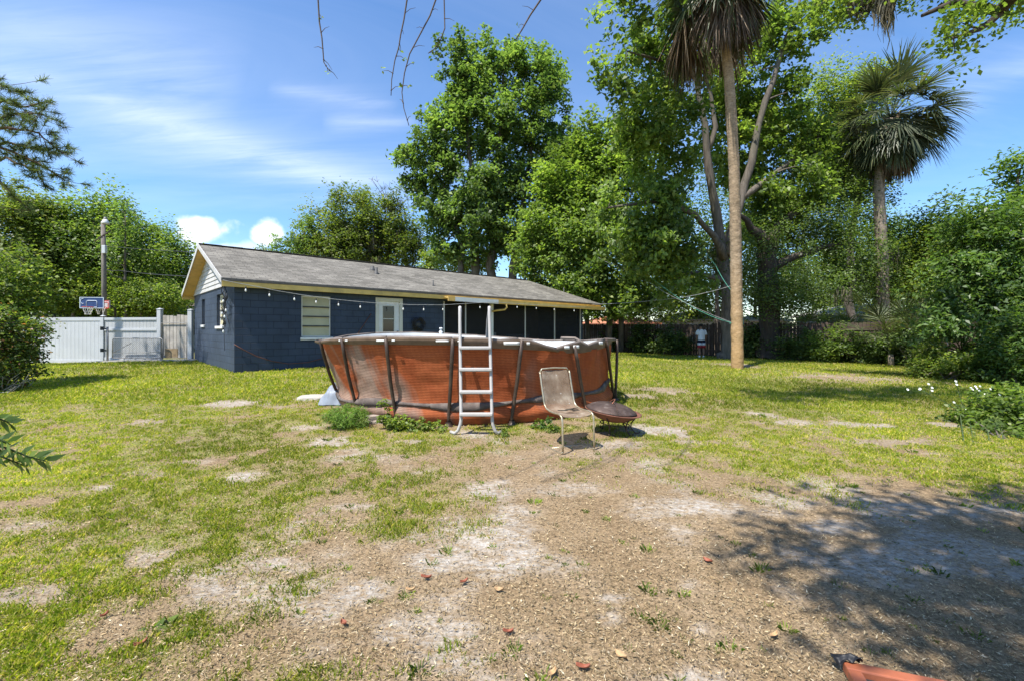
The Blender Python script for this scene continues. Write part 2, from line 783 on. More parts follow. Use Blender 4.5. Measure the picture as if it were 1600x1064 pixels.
nt.links.new(mp2.outputs[0], nw.inputs['Vector'])
wisp = wmath('ADD', wmath('MULTIPLY', nw.outputs['Fac'], 2.6), -.55, True)
# one long streak of cirrus across the left of the view and two low cumulus heads, as directions in the sky
gx = wmath('DIVIDE', sx, wmath('MAXIMUM', sy, .05))
gzz = wmath('DIVIDE', sz, wmath('MAXIMUM', sy, .05))


def gaussline(x0, z0, x1, z1, wdt, amp, fade=.0):
    """soft band along a line through two sky directions"""
    dx, dz = x1 - x0, z1 - z0
    Ln = math.hypot(dx, dz)
    nx, nzv = -dz / Ln, dx / Ln
    d = wmath('ADD', wmath('MULTIPLY', wmath('SUBTRACT', gx, x0), nx), wmath('MULTIPLY', wmath('SUBTRACT', gzz, z0), nzv))
    t = wmath('ADD', wmath('MULTIPLY', wmath('SUBTRACT', gx, x0), dx / Ln / Ln), wmath('MULTIPLY', wmath('SUBTRACT', gzz, z0), dz / Ln / Ln))
    d = wmath('ADD', d, wmath('MULTIPLY', wmath('SUBTRACT', nz.outputs['Fac'], .5), wdt * 2.2))
    e = wmath('DIVIDE', d, wdt)
    e = wmath('DIVIDE', 1.0, wmath('ADD', 1.0, wmath('MULTIPLY', e, e)))
    e = wmath('POWER', e, 1.6)
    tt = wmath('SUBTRACT', t, .5)
    tt = wmath('SUBTRACT', 1.0, wmath('POWER', wmath('MULTIPLY', wmath('ABSOLUTE', tt), 1.55), 3.0), True)
    tex = wmath('ADD', wmath('MULTIPLY', nz.outputs['Fac'], 3.2), -1.05, True)
    return wmath('MULTIPLY', wmath('MULTIPLY', wmath('MULTIPLY', e, tt), wmath('MULTIPLY', tex, wisp)), amp * .95)


def pg(px, py):
    return (px - CX) / FPX, (HZ - py) / FPX


st1 = gaussline(*pg(-80, 75), *pg(600, 290), .045, .24)
st2 = gaussline(*pg(120, 180), *pg(660, 300), .07, .12)
st5 = gaussline(*pg(-60, 20), *pg(330, 110), .10, .2)
st3 = gaussline(*pg(440, 140), *pg(600, 160), .02, .26)
st4 = gaussline(*pg(1480, 150), *pg(1660, 90), .07, .3)
st6 = gaussline(*pg(520, 190), *pg(640, 190), .018, .28)
cumn = wn('TexNoise')
cumn.inputs['Scale'].default_value = 16
cumn.inputs['Detail'].default_value = 6
nt.links.new(tc, cumn.inputs['Vector'])


def puff(px, py, rx, rz, amp=1.0):
    x0, z0 = pg(px, py)
    a = wmath('DIVIDE', wmath('SUBTRACT', gx, x0), rx / FPX)
    b = wmath('DIVIDE', wmath('SUBTRACT', gzz, z0), rz / FPX)
    r = wmath('SQRT', wmath('ADD', wmath('MULTIPLY', a, a), wmath('MULTIPLY', b, b)))
    r = wmath('ADD', r, wmath('MULTIPLY', wmath('SUBTRACT', cumn.outputs['Fac'], .5), 2.4))
    s = wn('MapRange', interpolation_type='SMOOTHSTEP')
    s.inputs['From Min'].default_value = 1.05
    s.inputs['From Max'].default_value = .45
    nt.links.new(r, s.inputs['Value'])
    return wmath('MULTIPLY', s.outputs[0], amp)


front = wmath('GREATER_THAN', sy, .06)
cum = wmath('MAXIMUM', puff(322, 362, 50, 24, .85), puff(422, 368, 26, 20, .85))
cum = wmath('MAXIMUM', cum, puff(345, 392, 80, 16, .4))
tot = cir
for s_ in (st1, st2, st3, st4, st5, st6):
    tot = wmath('ADD', tot, wmath('MULTIPLY', s_, front))
tot = wmath('MINIMUM', tot, .8)
low = wn('MapRange', interpolation_type='SMOOTHSTEP')
low.inputs['From Min'].default_value = .42
low.inputs['From Max'].default_value = .0
low.inputs['To Max'].default_value = .38
nt.links.new(sz, low.inputs['Value'])
tot = wmath('MAXIMUM', tot, wmath('MULTIPLY', cum, front))
gam = wn('HueSaturation')
gam.inputs['Saturation'].default_value = 1.2
gam.inputs['Hue'].default_value = .502
nt.links.new(sky.outputs[0], gam.inputs['Color'])
mxs = wn('Mix', data_type='RGBA')
nt.links.new(tot, mxs.inputs[0])
nt.links.new(gam.outputs[0], mxs.inputs[6])
mxs.inputs[7].default_value = (6.6, 6.8, 7.1, 1)
bg = wn('Background')
bg.inputs['Strength'].default_value = .13
nt.links.new(mxs.outputs[2], bg.inputs['Color'])
wo = wn('OutputWorld')
nt.links.new(bg.outputs[0], wo.inputs['Surface'])

sl = bpy.data.lights.new('sun', 'SUN')
sl.energy = 4.5
sl.angle = math.radians(.53)
sl.color = (1, .955, .88)
so = bpy.data.objects.new('sun', sl)
COL.objects.link(so)
so.rotation_euler = Vector(SUN).to_track_quat('Z', 'Y').to_euler()

cam = bpy.data.cameras.new('camera')
co = bpy.data.objects.new('camera', cam)
COL.objects.link(co)
co.location = (0, 0, CAMZ)
co.rotation_euler = (PI / 2, 0, 0)
cam.sensor_width = 36
cam.lens = 36 * FPX / 1600
cam.shift_y = -(532 - HZ) / 1600
cam.clip_start = .05
cam.clip_end = 2000
SC.camera = co
SC.view_settings.view_transform = 'Standard'
SC.view_settings.look = 'None'
SC.view_settings.gamma = 1
SC.view_settings.exposure = .92
SC.render.engine = 'CYCLES'
SC.cycles.max_bounces = 8
SC.cycles.diffuse_bounces = 6
SC.cycles.transparent_max_bounces = 12
SC.cycles.use_denoising = True
SC.cycles.caustics_reflective = False
SC.cycles.caustics_refractive = False

# ------------------------------------------------------------------ ground masks
dirt_px = [(300, 1064), (390, 950), (480, 860), (570, 800), (680, 735), (780, 690), (860, 690), (960, 720), (1080, 745), (1220, 745), (1350, 728), (1480, 742), (1600, 762)]
dirt = [G(*p)[:2] for p in dirt_px] + [np.array([6, 1.0]), np.array([3, -4]), np.array([-1.5, -4])]
dirt = np.array(dirt)


def poly_sd(x, y, P):
    x = np.asarray(x)
    d2 = np.full(x.shape, 1e9)
    ins = np.zeros(x.shape, bool)
    for i in range(len(P)):
        a = P[i]
        b = P[(i + 1) % len(P)]
        e = b - a
        t = np.clip(((x - a[0]) * e[0] + (y - a[1]) * e[1]) / (e @ e), 0, 1)
        d2 = np.minimum(d2, (x - a[0] - t * e[0]) ** 2 + (y - a[1] - t * e[1]) ** 2)
        c = ((a[1] > y) != (b[1] > y))
        with np.errstate(divide='ignore', invalid='ignore'):
            ins ^= c & (x < (b[0] - a[0]) * (y - a[1]) / (b[1] - a[1] + 1e-12) + a[0])
    return np.where(ins, -1, 1) * np.sqrt(d2)


# pale sand and bare patches: (px, py, half width px, half height px, sand strength)
patches = [(360, 630, 42, 6, .9), (245, 658, 36, 5, .5), (375, 745, 40, 11, .9), (300, 720, 30, 6, .4), (525, 690, 45, 10, .9), (470, 668, 30, 5, .4), (160, 762, 26, 6, .7),
           (765, 768, 60, 20, 1), (560, 792, 40, 8, .6), (720, 812, 60, 12, .5), (900, 760, 60, 10, .5), (1080, 790, 90, 16, .9), (1200, 800, 50, 10, .5), (690, 870, 60, 22, .9), (800, 885, 36, 12, .8),
           (560, 925, 55, 20, .9), (620, 975, 40, 24, .8), (860, 880, 50, 20, .6), (960, 938, 26, 9, .9), (1100, 985, 40, 18, .9), (1230, 925, 20, 20, .4),
           (950, 965, 20, 14, .7), (420, 880, 40, 14, .7), (740, 678, 38, 6, .9), (1010, 672, 60, 12, 1), (960, 695, 60, 8, .6), (490, 622, 34, 4, .5), (1190, 648, 26, 6, .7), (1350, 664, 50, 6, .9), (1240, 660, 50, 5, .7), (1480, 664, 26, 4, .8),
           (1080, 690, 40, 6, .4), (1400, 690, 60, 10, .4), (1040, 610, 60, 6, .35), (1000, 618, 30, 6, .5), (1150, 570, 40, 4, .3), (1310, 590, 120, 10, .15), (60, 820, 50, 14, .5), (40, 930, 60, 20, .5), (230, 870, 60, 16, .5), (1280, 825, 40, 8, .8), (1500, 845, 30, 8, .4), (640, 690, 40, 5, .3), (900, 705, 80, 16, .2), (600, 715, 60, 8, .3)]
PATCH = []
for px, py, hw, hh, sd in patches:
    c = G(px, py)
    PATCH.append((c[0], c[1], hw / FPX * c[1], abs(G(px, py - hh)[1] - G(px, py + hh)[1]) / 2, sd))


def masks(x, y):
    x = np.asarray(x, float)
    y = np.asarray(y, float)
    n1 = fbm(x * .9, y * .9, 1, 4)
    n2 = fbm(x * 2.6, y * 2.6, 7, 4)
    n3 = fbm(x * 7, y * 7, 12, 3)
    sd = poly_sd(x, y, dirt)
    g = sstep(-.8, .95, sd + 2.6 * (n1 - .5) + 1.3 * (n2 - .5))
    far = sstep(6.5, 12, y)
    patchy = sstep(.31, .53, n2 * .55 + n1 * .3 + n3 * .15)
    g = g * (patchy * (1 - far) + far * np.maximum(patchy, .55 + .45 * sstep(.4, .55, n1)))
    # leaf litter strip at the back fence on the right, path of bare earth
    back = sstep(-1.6, .4, (y - (29.7 - .80 * (x - 6.5))) + 2.2 * (n1 - .5)) * sstep(4.5, 6.5, x)
    g = g * (1 - .92 * back)
    sand = np.zeros_like(x)
    for cx, cy, a, b, s in PATCH:
        r = np.sqrt(((x - cx) / a) ** 2 + ((y - cy) / b) ** 2) + 1.1 * (n2 - .5) + .9 * (n3 - .5)
        k = sstep(1.15, .45, r)
        sand = np.maximum(sand, k * s)
        g = g * (1 - .96 * k)
    n4 = fbm(x * 1.5 + .4 * y, y * 2.4, 51, 5)
    sand = np.maximum(sand, .8 * sstep(.50, .64, n4 * .6 + n2 * .25 + n3 * .15) * (1 - g))
    # trodden earth round and under the pool
    dp = np.hypot(x + .72, y - 9.25)
    g = g * sstep(2.55, 2.95, dp + .5 * (n2 - .5) - .25 * sstep(0, -1.5, x))
    return g, sand, back


def axis(*segs):
    out = []
    for a, b, s in segs:
        out.append(np.arange(a, b, s))
    return np.concatenate(out)


ys = np.concatenate([[-300, -80, -30, -15], axis((-8, 1.4, .6), (1.4, 8, .06), (8, 16, .1), (16, 33, .22), (33, 90, 3)), [120, 200, 400, 900]])
xr = axis((0, 10, .085), (10, 22, .2), (22, 60, 2.5))
xr = np.concatenate([xr, [80, 140, 300, 900]])
xs = np.concatenate([-xr[:0:-1], xr])
XX, YY = np.meshgrid(xs, ys, indexing='ij')
ZZ = gz(XX, YY)
dfar = sstep(45, 90, np.hypot(XX, YY))
ZZ = ZZ * (1 - dfar)
ZZ += .02 * (fbm(XX * 3, YY * 3, 21, 3) - .5) * (1 - dfar)
gm, sm_, bm_ = masks(XX, YY)
V = np.stack([XX, YY, ZZ], -1).reshape(-1, 3)
na, nb = XX.shape
ii, jj = np.meshgrid(np.arange(na - 1), np.arange(nb - 1), indexing='ij')
F = np.stack([ii * nb + jj, (ii + 1) * nb + jj, (ii + 1) * nb + jj + 1, ii * nb + jj + 1], -1).reshape(-1, 4)

t = NT('yard_soil')
pos = t.coord('Object')
ag = t.n('Attribute', attribute_name='grass').outputs['Fac']
asd = t.n('Attribute', attribute_name='sand').outputs['Fac']
aback = t.n('Attribute', attribute_name='litter').outputs['Fac']
nA = t.noise(2.2, 8, pos, .65)
nB = t.noise(38, 5, pos, .7)
nC = t.noise(.45, 4, pos)
chips = t.ramp(t.noise(85, 3, pos, .8), [(.25, (.09, .055, .03)), (.45, (.20, .13, .07)), (.6, (.31, .21, .12)), (.75, (.46, .35, .23))])
soil = t.ramp(nA, [(.3, (.175, .127, .072)), (.5, (.245, .186, .112)), (.62, (.31, .247, .167)), (.75, (.405, .357, .28))])
dirtc = t.mix(.55, soil, chips)
fine = t.ramp(nB, [(.35, .62), (.65, 1.24)])
dirtc = t.mix(1, dirtc, fine, 'MULTIPLY')
sandc = t.mix(1, t.ramp(nA, [(.3, (.34, .315, .28)), (.7, (.49, .465, .43))]), t.ramp(nB, [(.4, .8), (.6, 1.1)]), 'MULTIPLY')
sfac = t.math('MULTIPLY', asd, t.ramp(t.noise(1, 9, t.coord('Object', (14, 26, 20)), .78), [(.40, 0), (.60, 1)]))
base = t.mix(sfac, dirtc, sandc)
gr = t.ramp(nC, [(.3, (.14, .20, .024)), (.5, (.19, .235, .036)), (.72, (.25, .26, .055))])
gr = t.mix(1, gr, t.ramp(nB, [(.32, .55), (.7, 1.35)]), 'MULTIPLY')
spo = t.n('SeparateXYZ')
t.l(pos, spo.inputs[0])
nearm = t.n('MapRange')
nearm.inputs['From Min'].default_value = 4.0
nearm.inputs['From Max'].default_value = 11.0
nearm.inputs['To Min'].default_value = .55
t.l(spo.outputs[1], nearm.inputs['Value'])
gfac = t.math('MULTIPLY', t.math('MULTIPLY', ag, nearm.outputs[0]), t.ramp(t.noise(9, 6, pos, .7), [(.38, .0), (.6, 1)]))
base = t.mix(gfac, base, gr)
base = t.mix(t.math('MULTIPLY', aback, .75), base, (.12, .085, .055))
hb = t.math('ADD', t.math('MULTIPLY', nB, .6), t.math('MULTIPLY', t.noise(7, 5, pos, .7), .8))
m_ground = t.done(t.bsdf(base, .95, 0, .15, t.bump(hb, .5, .02)))
gob = fastmesh('ground', V, F, m_ground, smooth=True)
for nm, arr in (('grass', gm), ('sand', sm_), ('litter', bm_)):
    at = gob.data.attributes.new(nm, 'FLOAT', 'POINT')
    at.data.foreach_set('value', arr.astype(np.float32).ravel())
tag(gob, 'patchy back yard ground of sand, brown dirt and thin lawn', 'ground', kind='structure')


# ------------------------------------------------------------------ grass blades, litter
HOUSE0 = np.array([-7.86, 12.5])
HU = np.array([.724, .689])
HU = HU / np.linalg.norm(HU)
HV = np.array([-HU[1], HU[0]])


def in_house(x, y):
    a = (x - HOUSE0[0]) * HU[0] + (y - HOUSE0[1]) * HU[1]
    b = (x - HOUSE0[0]) * HV[0] + (y - HOUSE0[1]) * HV[1]
    return (a > .0) & (a < 17) & (b > 0) & (b < 6.7)


def scatter(n, y0, y1, p, g):
    """random yard points, denser close by (p: power of the distance fall-off)"""
    u = g.random(n)
    if abs(p - 1) < 1e-6:
        y = y0 * (y1 / y0) ** u
    else:
        q = 1 - p
        y = (y0 ** q + u * (y1 ** q - y0 ** q)) ** (1 / q)
    x = (g.random(n) * 2 - 1) * (1.28 * y + .6)
    return x, y


def blades(n, y0, y1, p, hmul, wmul, g, thr=1.0, power=1.0):
    x, y = scatter(n, y0, y1, p, g)
    m, s, b = masks(x, y)
    cl = fbm(x * 9, y * 9, 31, 3)
    keep = (g.random(n) < m ** power * (.48 + .9 * sstep(.40, .58, cl))) & ~in_house(x, y)
    keep &= ~((y > 17.4) & (x < -8.5)) & (np.hypot(x + .72, y - 9.25) > 2.6)
    keep &= (y - (29.7 - .80 * (x - 6.5)) < .6) | (x < 5)
    x, y, cl = x[keep], y[keep], cl[keep]
    k = len(x)
    z = gz(x, y)
    h = hmul * (.5 + .9 * g.random(k)) * (1 + .035 * y) * (.7 + .6 * sstep(.4, .65, cl))
    w = wmul * (.7 + .6 * g.random(k)) * (1 + .16 * y)
    az = g.random(k) * 2 * PI
    lean = (.25 + .75 * g.random(k)) * h
    la = g.random(k) * 2 * PI
    B = np.stack([x, y, z - .004], 1)
    sd = np.stack([np.cos(az), np.sin(az), np.zeros(k)], 1) * (w / 2)[:, None]
    ln = np.stack([np.cos(la), np.sin(la), np.zeros(k)], 1) * lean[:, None]
    M = B + ln * .35 + np.array([0, 0, 1]) * (h * .6)[:, None]
    T = B + ln + np.array([0, 0, 1]) * (h * .95)[:, None]
    V = np.stack([B - sd, B + sd, M + sd * .8, T, M - sd * .8], 1).reshape(-1, 3)
    i = np.arange(k)[:, None] * 5
    return V, i + np.array([[0, 1, 2, 3, 4]]), cl


m_blade = mat_leaf('grass_blade', [(0, (.10, .17, .014)), (.3, (.175, .25, .02)), (.6, (.27, .31, .036)), (.85, (.39, .365, .08)), (1, (.50, .43, .2))], .42, .6, .2, .9, 1.0)
g = np.random.default_rng(5)
VV, FF, TT = [], [], []
off = 0
for (n, y0, y1, p, hm, wm, pw) in ((600000, 1.7, 8, .8, .022, .0042, .75), (460000, 8, 30, 1.2, .034, .0052, .9)):
    v, f, c = blades(n, y0, y1, p, hm, wm, g, power=pw)
    VV.append(v)
    FF.append(f + off)
    TT.append(np.clip(.2 + 1.2 * (fbm(v[::5, 0] * .5, v[::5, 1] * .5, 44, 3) - .2), 0, 1))
    off += len(v)
go = fastmesh('lawn_grass', np.concatenate(VV), np.concatenate(FF), m_blade, tint=np.concatenate(TT))
tag(go, 'thin yellow-green lawn grass growing in patches over the yard', 'grass', kind='stuff')

# dry bits of leaf and wood chip lying on the bare earth
n = 520000
x, y = scatter(n, 1.6, 13, 1.25, g)
m, s, b = masks(x, y)
keep = (g.random(n) < (1 - .5 * m) * (1 - .86 * s)) & (np.hypot(x + .72, y - 9.25) > 2.7)
x, y = x[keep], y[keep]
k = len(x)
P = np.stack([x, y, gz(x, y) + .006 + .01 * g.random(k)], 1)
nrm = g.normal(size=(k, 3)) * .22
nrm[:, 2] = 1
nrm /= np.linalg.norm(nrm, axis=1)[:, None]
d = g.normal(size=(k, 3))
d -= nrm * np.sum(d * nrm, 1)[:, None]
d /= np.linalg.norm(d, axis=1)[:, None]
sdv = np.cross(nrm, d)
Ln = ((.0022 + .0092 * g.random(k) ** 3.2) * (1 + .12 * y))[:, None]
Wn = Ln * (.10 + .26 * g.random(k) ** 1.6)[:, None]
V = np.stack([P - d * Ln, P + sdv * Wn - d * Ln * .1, P + d * Ln, P - sdv * Wn + d * Ln * .1], 1).reshape(-1, 3)
F = np.arange(4 * k).reshape(k, 4)
m_chip = mat_leaf('dry_litter', [(0, (.05, .036, .02)), (.25, (.14, .102, .052)), (.5, (.25, .185, .098)), (.8, (.36, .282, .165)), (.965, (.48, .40, .27)), (1, (.62, .57, .43))], .08, .85, .15, .4)
lo = fastmesh('leaf_litter', V, F, m_chip, tint=g.random(k))
tag(lo, 'brown litter of dry leaf bits and wood chips on the bare earth', 'leaf litter', kind='stuff')
# ------------------------------------------------------------------ the house
HZ0 = .33
HROT = math.atan2(HU[1], HU[0])
HL, HW, HH = 16.06, 6.7, 2.5


def cut_wall(mb, o, d, nrm, Ln, H, ops, th, z0=-.4):
    """wall sheet of thickness th with real openings; o start, d along, nrm outwards"""
    o, d, nrm = (np.array(v, float) for v in (o, d, nrm))
    us = sorted({0, Ln, *[a for q in ops for a in q[:2]]})
    zs = sorted({z0, H, *[a for q in ops for a in q[2:]]})

    def isop(u, z):
        return any(q[0] < u < q[1] and q[2] < z < q[3] for q in ops)

    def P(u, z, k):
        return o + d * u - nrm * th * k + np.array([0, 0, z])
    for i in range(len(us) - 1):
        for j in range(len(zs) - 1):
            if isop((us[i] + us[i + 1]) / 2, (zs[j] + zs[j + 1]) / 2):
                continue
            for k in (0, 1):
                q = [P(us[i], zs[j], k), P(us[i + 1], zs[j], k), P(us[i + 1], zs[j + 1], k), P(us[i], zs[j + 1], k)]
                mb.quad(*(q if k == 0 else q[::-1]))
    for a, b, c, e in ops:
        for (u0, zz0, u1, zz1) in ((a, c, b, c), (b, c, b, e), (b, e, a, e), (a, e, a, c)):
            mb.quad(P(u0, zz0, 0), P(u0, zz0, 1), P(u1, zz1, 1), P(u1, zz1, 0))
    for u in (0, Ln):
        mb.quad(P(u, z0, 0), P(u, z0, 1), P(u, H, 1), P(u, H, 0))
    mb.quad(P(0, H, 0), P(Ln, H, 0), P(Ln, H, 1), P(0, H, 1))


# painted concrete block
t = NT('navy_painted_block')
co_ = t.coord('Object')
sp = t.n('SeparateXYZ')
t.l(co_, sp.inputs[0])
cb = t.n('CombineXYZ')
t.l(t.math('ADD', sp.outputs[0], sp.outputs[1]), cb.inputs[0])
t.l(sp.outputs[2], cb.inputs[1])
bk = t.n('TexBrick')
bk.inputs['Scale'].default_value = 1
bk.inputs['Brick Width'].default_value = .406
bk.inputs['Row Height'].default_value = .203
bk.inputs['Mortar Size'].default_value = .010
bk.inputs['Mortar Smooth'].default_value = .6
bk.inputs['Color1'].default_value = (.036, .053, .086, 1)
bk.inputs['Color2'].default_value = (.029, .044, .073, 1)
bk.inputs['Mortar'].default_value = (.015, .023, .040, 1)
t.l(cb.outputs[0], bk.inputs['Vector'])
nW = t.noise(1.1, 6, co_, .6)
cW = t.mix(1, bk.outputs['Color'], t.ramp(nW, [(.3, .8), (.7, 1.25)]), 'MULTIPLY')
hh = t.math('ADD', t.math('MULTIPLY', bk.outputs['Fac'], -1.0), t.math('MULTIPLY', t.noise(60, 3, co_), .25))
m_block = t.done(t.bsdf(cW, .62, 0, .35, t.bump(hh, .55, .012)))

# shingles
t = NT('grey_shingle')
co_ = t.coord('Object')
sp = t.n('SeparateXYZ')
t.l(co_, sp.inputs[0])
cb = t.n('CombineXYZ')
t.l(sp.outputs[0], cb.inputs[0])
t.l(sp.outputs[1], cb.inputs[1])
bk = t.n('TexBrick', offset=.37, offset_frequency=2)
bk.inputs['Scale'].default_value = 1
bk.inputs['Brick Width'].default_value = .31
bk.inputs['Row Height'].default_value = .135
bk.inputs['Mortar Size'].default_value = .008
bk.inputs['Mortar Smooth'].default_value = .2
bk.inputs['Bias'].default_value = -.1
bk.inputs['Color1'].default_value = (.215, .20, .172, 1)
bk.inputs['Color2'].default_value = (.125, .117, .102, 1)
bk.inputs['Mortar'].default_value = (.09, .082, .075, 1)
t.l(cb.outputs[0], bk.inputs['Vector'])
c1 = t.mix(1, bk.outputs['Color'], t.ramp(t.noise(.8, 6, co_, .6), [(.3, .78), (.7, 1.22)]), 'MULTIPLY')
c1 = t.mix(1, c1, t.ramp(t.noise(5, 5, co_, .7), [(.3, .88), (.7, 1.12)]), 'MULTIPLY')
c1 = t.mix(1, c1, t.ramp(t.noise(140, 2, co_), [(.3, .7), (.7, 1.3)]), 'MULTIPLY')
hh = t.math('ADD', t.math('MULTIPLY', bk.outputs['Fac'], -.6), t.math('MULTIPLY', t.noise(90, 3, co_), .5))
m_shingle = t.done(t.bsdf(c1, .95, 0, .05, t.bump(hh, .6, .012)))

m_yellow = mat_basic('yellow_paint', (.66, .42, .13), .6, var=.12, scale=3, bump=.1, dirt=((.2, .14, .07), .6))
m_yellow2 = mat_basic('dull_yellow_paint', (.66, .46, .14), .6, var=.15, scale=3, bump=.1, dirt=((.3, .22, .1), .5))
m_white = mat_basic('white_paint', (.72, .72, .70), .5, var=.05, scale=2, bump=.05, dirt=((.36, .34, .30), .5))
m_cream = mat_basic('cream_trim', (.60, .58, .50), .5, var=.05, scale=2, bump=.05)
m_siding = mat_basic('pale_siding', (.50, .49, .47), .6, var=.1, scale=2, bump=.1, dirt=((.3, .24, .18), .6))
m_glass_dark = mat_basic('dark_glass', (.012, .014, .016), .06, var=.1, scale=1, bump=0, spec=.6)
m_blind = mat_basic('cream_jalousie', (.46, .42, .26), .4, var=.15, scale=2, bump=.03, spec=.25)
m_black = mat_basic('black_plastic', (.014, .014, .016), .5, var=.2)
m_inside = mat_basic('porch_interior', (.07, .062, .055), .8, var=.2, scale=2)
m_alu = mat_basic('pale_aluminium', (.55, .55, .54), .4, metal=.3, var=.06)
m_drip = mat_basic('dark_drip_edge', (.11, .095, .08), .6)

t = NT('insect_screen')
df = t.n('BsdfDiffuse')
df.inputs['Color'].default_value = (.035, .036, .04, 1)
tr = t.n('BsdfTransparent')
mx = t.n('MixShader')
mx.inputs[0].default_value = .55
t.l(tr.outputs[0], mx.inputs[1])
t.l(df.outputs[0], mx.inputs[2])
m_screen = t.done(mx.outputs[0])

H = thing('house', 'single-storey navy blue block house with grey shingle roof and yellow fascia', 'house', (HOUSE0[0], HOUSE0[1], HZ0), HROT)


def hobj(name, mb, mat, parent=None, **kw):
    return obj(name, mb, mat, parent or H, world=False, **kw)


win_front = (1.80, 2.72, .95, 2.25)
door_op = (4.35, 5.22, .05, 2.22)
porch_op = (7.1, 15.9, .02, 2.32)
mb = MB()
cut_wall(mb, (0, 0, 0), (1, 0, 0), (0, -1, 0), HL, HH, [win_front, door_op, porch_op], .2)
hobj('front_wall', mb, m_block)
mb = MB()
ewin = [(1.42, 2.42, 1.30, 2.30), (4.5, 5.08, 1.36, 2.28)]
ops = [(HW - b, HW - a, c, e) for a, b, c, e in ewin]
cut_wall(mb, (0, HW, 0), (0, -1, 0), (-1, 0, 0), HW - .203, HH, [(a, b, c, e) for a, b, c, e in ops], .2)
hobj('end_wall', mb, m_block)
mb = MB()
mb.box((HL / 2, HW - .1 + .002, HH / 2 - .2), (HL - .41, .2, HH + .4))
hobj('back_wall', mb, m_block)
mb = MB()
mb.box((HL - .1, HW / 2, HH / 2 - .2), (.2, HW - .42, HH + .39))
hobj('far_end_wall', mb, m_block)
mb = MB()
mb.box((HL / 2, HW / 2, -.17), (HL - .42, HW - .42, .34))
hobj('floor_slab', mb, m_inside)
# porch room behind the screens and rooms behind the windows
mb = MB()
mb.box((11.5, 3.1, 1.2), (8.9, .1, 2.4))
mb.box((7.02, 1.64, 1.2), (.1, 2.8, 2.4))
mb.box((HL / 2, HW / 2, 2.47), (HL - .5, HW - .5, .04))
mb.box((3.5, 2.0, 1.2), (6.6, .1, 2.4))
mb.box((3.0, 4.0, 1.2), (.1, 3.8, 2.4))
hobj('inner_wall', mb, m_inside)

# roof: front slope, back slope, hip end; 0.12 m thick deck
EV, RK = .3, .355
ZE, ZR = 2.60, 4.03
sl_ = (ZR - ZE) / (HW / 2 + EV)
xr_, xe_ = 15.25, 17.3
A = (-RK, -EV, ZE)
B = (xe_, -EV, ZE)
C_ = (xr_, HW / 2, ZR)
D = (-RK, HW / 2, ZR)
E = (xe_, HW + EV, ZE)
Fp = (-RK, HW + EV, ZE)
mb = MB()


def slab(poly, th=.09):
    P = [np.array(p, float) for p in poly]
    k = len(P)
    top = P
    bot = [p - np.array([0, 0, th]) for p in P]
    mb.add(top + bot, [tuple(range(k)), tuple(range(2 * k - 1, k - 1, -1))] + [(i, i + k, (i + 1) % k + k, (i + 1) % k) for i in range(k)])


slab([A, B, C_, D])
slab([D, C_, E, Fp])
slab([B, E, C_])
roof = hobj('roof', mb, m_shingle)
mb = MB()
for i in range(50):
    x0 = -RK + i * .312
    mb.beam((x0, HW / 2, ZR + .008 + .004 * (i % 2)), (min(x0 + .33, xr_), HW / 2, ZR + .012 + .004 * (i % 2)), .24, .014)
hobj('ridge_cap', mb, m_drip, roof)
# drip edge and fascia
mb = MB()
mb.box(((xe_ - RK) / 2, -EV - .012, ZE - .05), (xe_ + RK + .02, .02, .05))
hobj('drip_edge', mb, m_drip, roof)
mb = MB()
mb.box(((xe_ - RK) / 2, -EV + .012, ZE - .16), (xe_ + RK, .03, .15))
hobj('fascia', mb, m_yellow2, bevel=.004)
mb = MB()
mb.box(((xe_ - RK) / 2, HW + EV - .012, ZE - .16), (xe_ + RK, .03, .15))
hobj('back_fascia', mb, m_yellow2)
mb = MB()
mb.box((xe_ - .01, HW / 2, ZE - .16), (.03, HW + 2 * EV - .1, .15))
hobj('hip_fascia', mb, m_yellow2)
mb = MB()
mb.box((HL / 2, -.15 + .02, ZE - .21), (HL - .2, .25, .02))
hobj('front_soffit', mb, m_drip)
# rake: yellow soffit boards and white barge board
mb = MB()
for y0, z0, y1, z1 in ((-EV, ZE, HW / 2, ZR), (HW / 2, ZR, HW + EV, ZE)):
    q = [(-RK + .01, y0, z0 - .10), (.0, y0, z0 - .10), (.0, y1, z1 - .10), (-RK + .01, y1, z1 - .10)]
    q2 = [(a, b, c - .02) for a, b, c in q]
    mb.add(q + q2, [(0, 1, 2, 3), (7, 6, 5, 4), (0, 4, 5, 1), (1, 5, 6, 2), (2, 6, 7, 3), (3, 7, 4, 0)])
hobj('rake_soffit', mb, m_yellow)
mb = MB()
for y0, z0, y1, z1 in ((-EV, ZE, HW / 2, ZR), (HW / 2, ZR, HW + EV, ZE)):
    q = [(-RK - .02, y0, z0 + .005), (-RK - .002, y0, z0 + .005), (-RK - .002, y1, z1 + .005), (-RK - .02, y1, z1 + .005)]
    q2 = [(a, b, c - .15) for a, b, c in q]
    mb.add(q + q2, [(0, 1, 2, 3), (7, 6, 5, 4), (0, 4, 5, 1), (1, 5, 6, 2), (2, 6, 7, 3), (3, 7, 4, 0)])
hobj('barge_board', mb, m_siding)
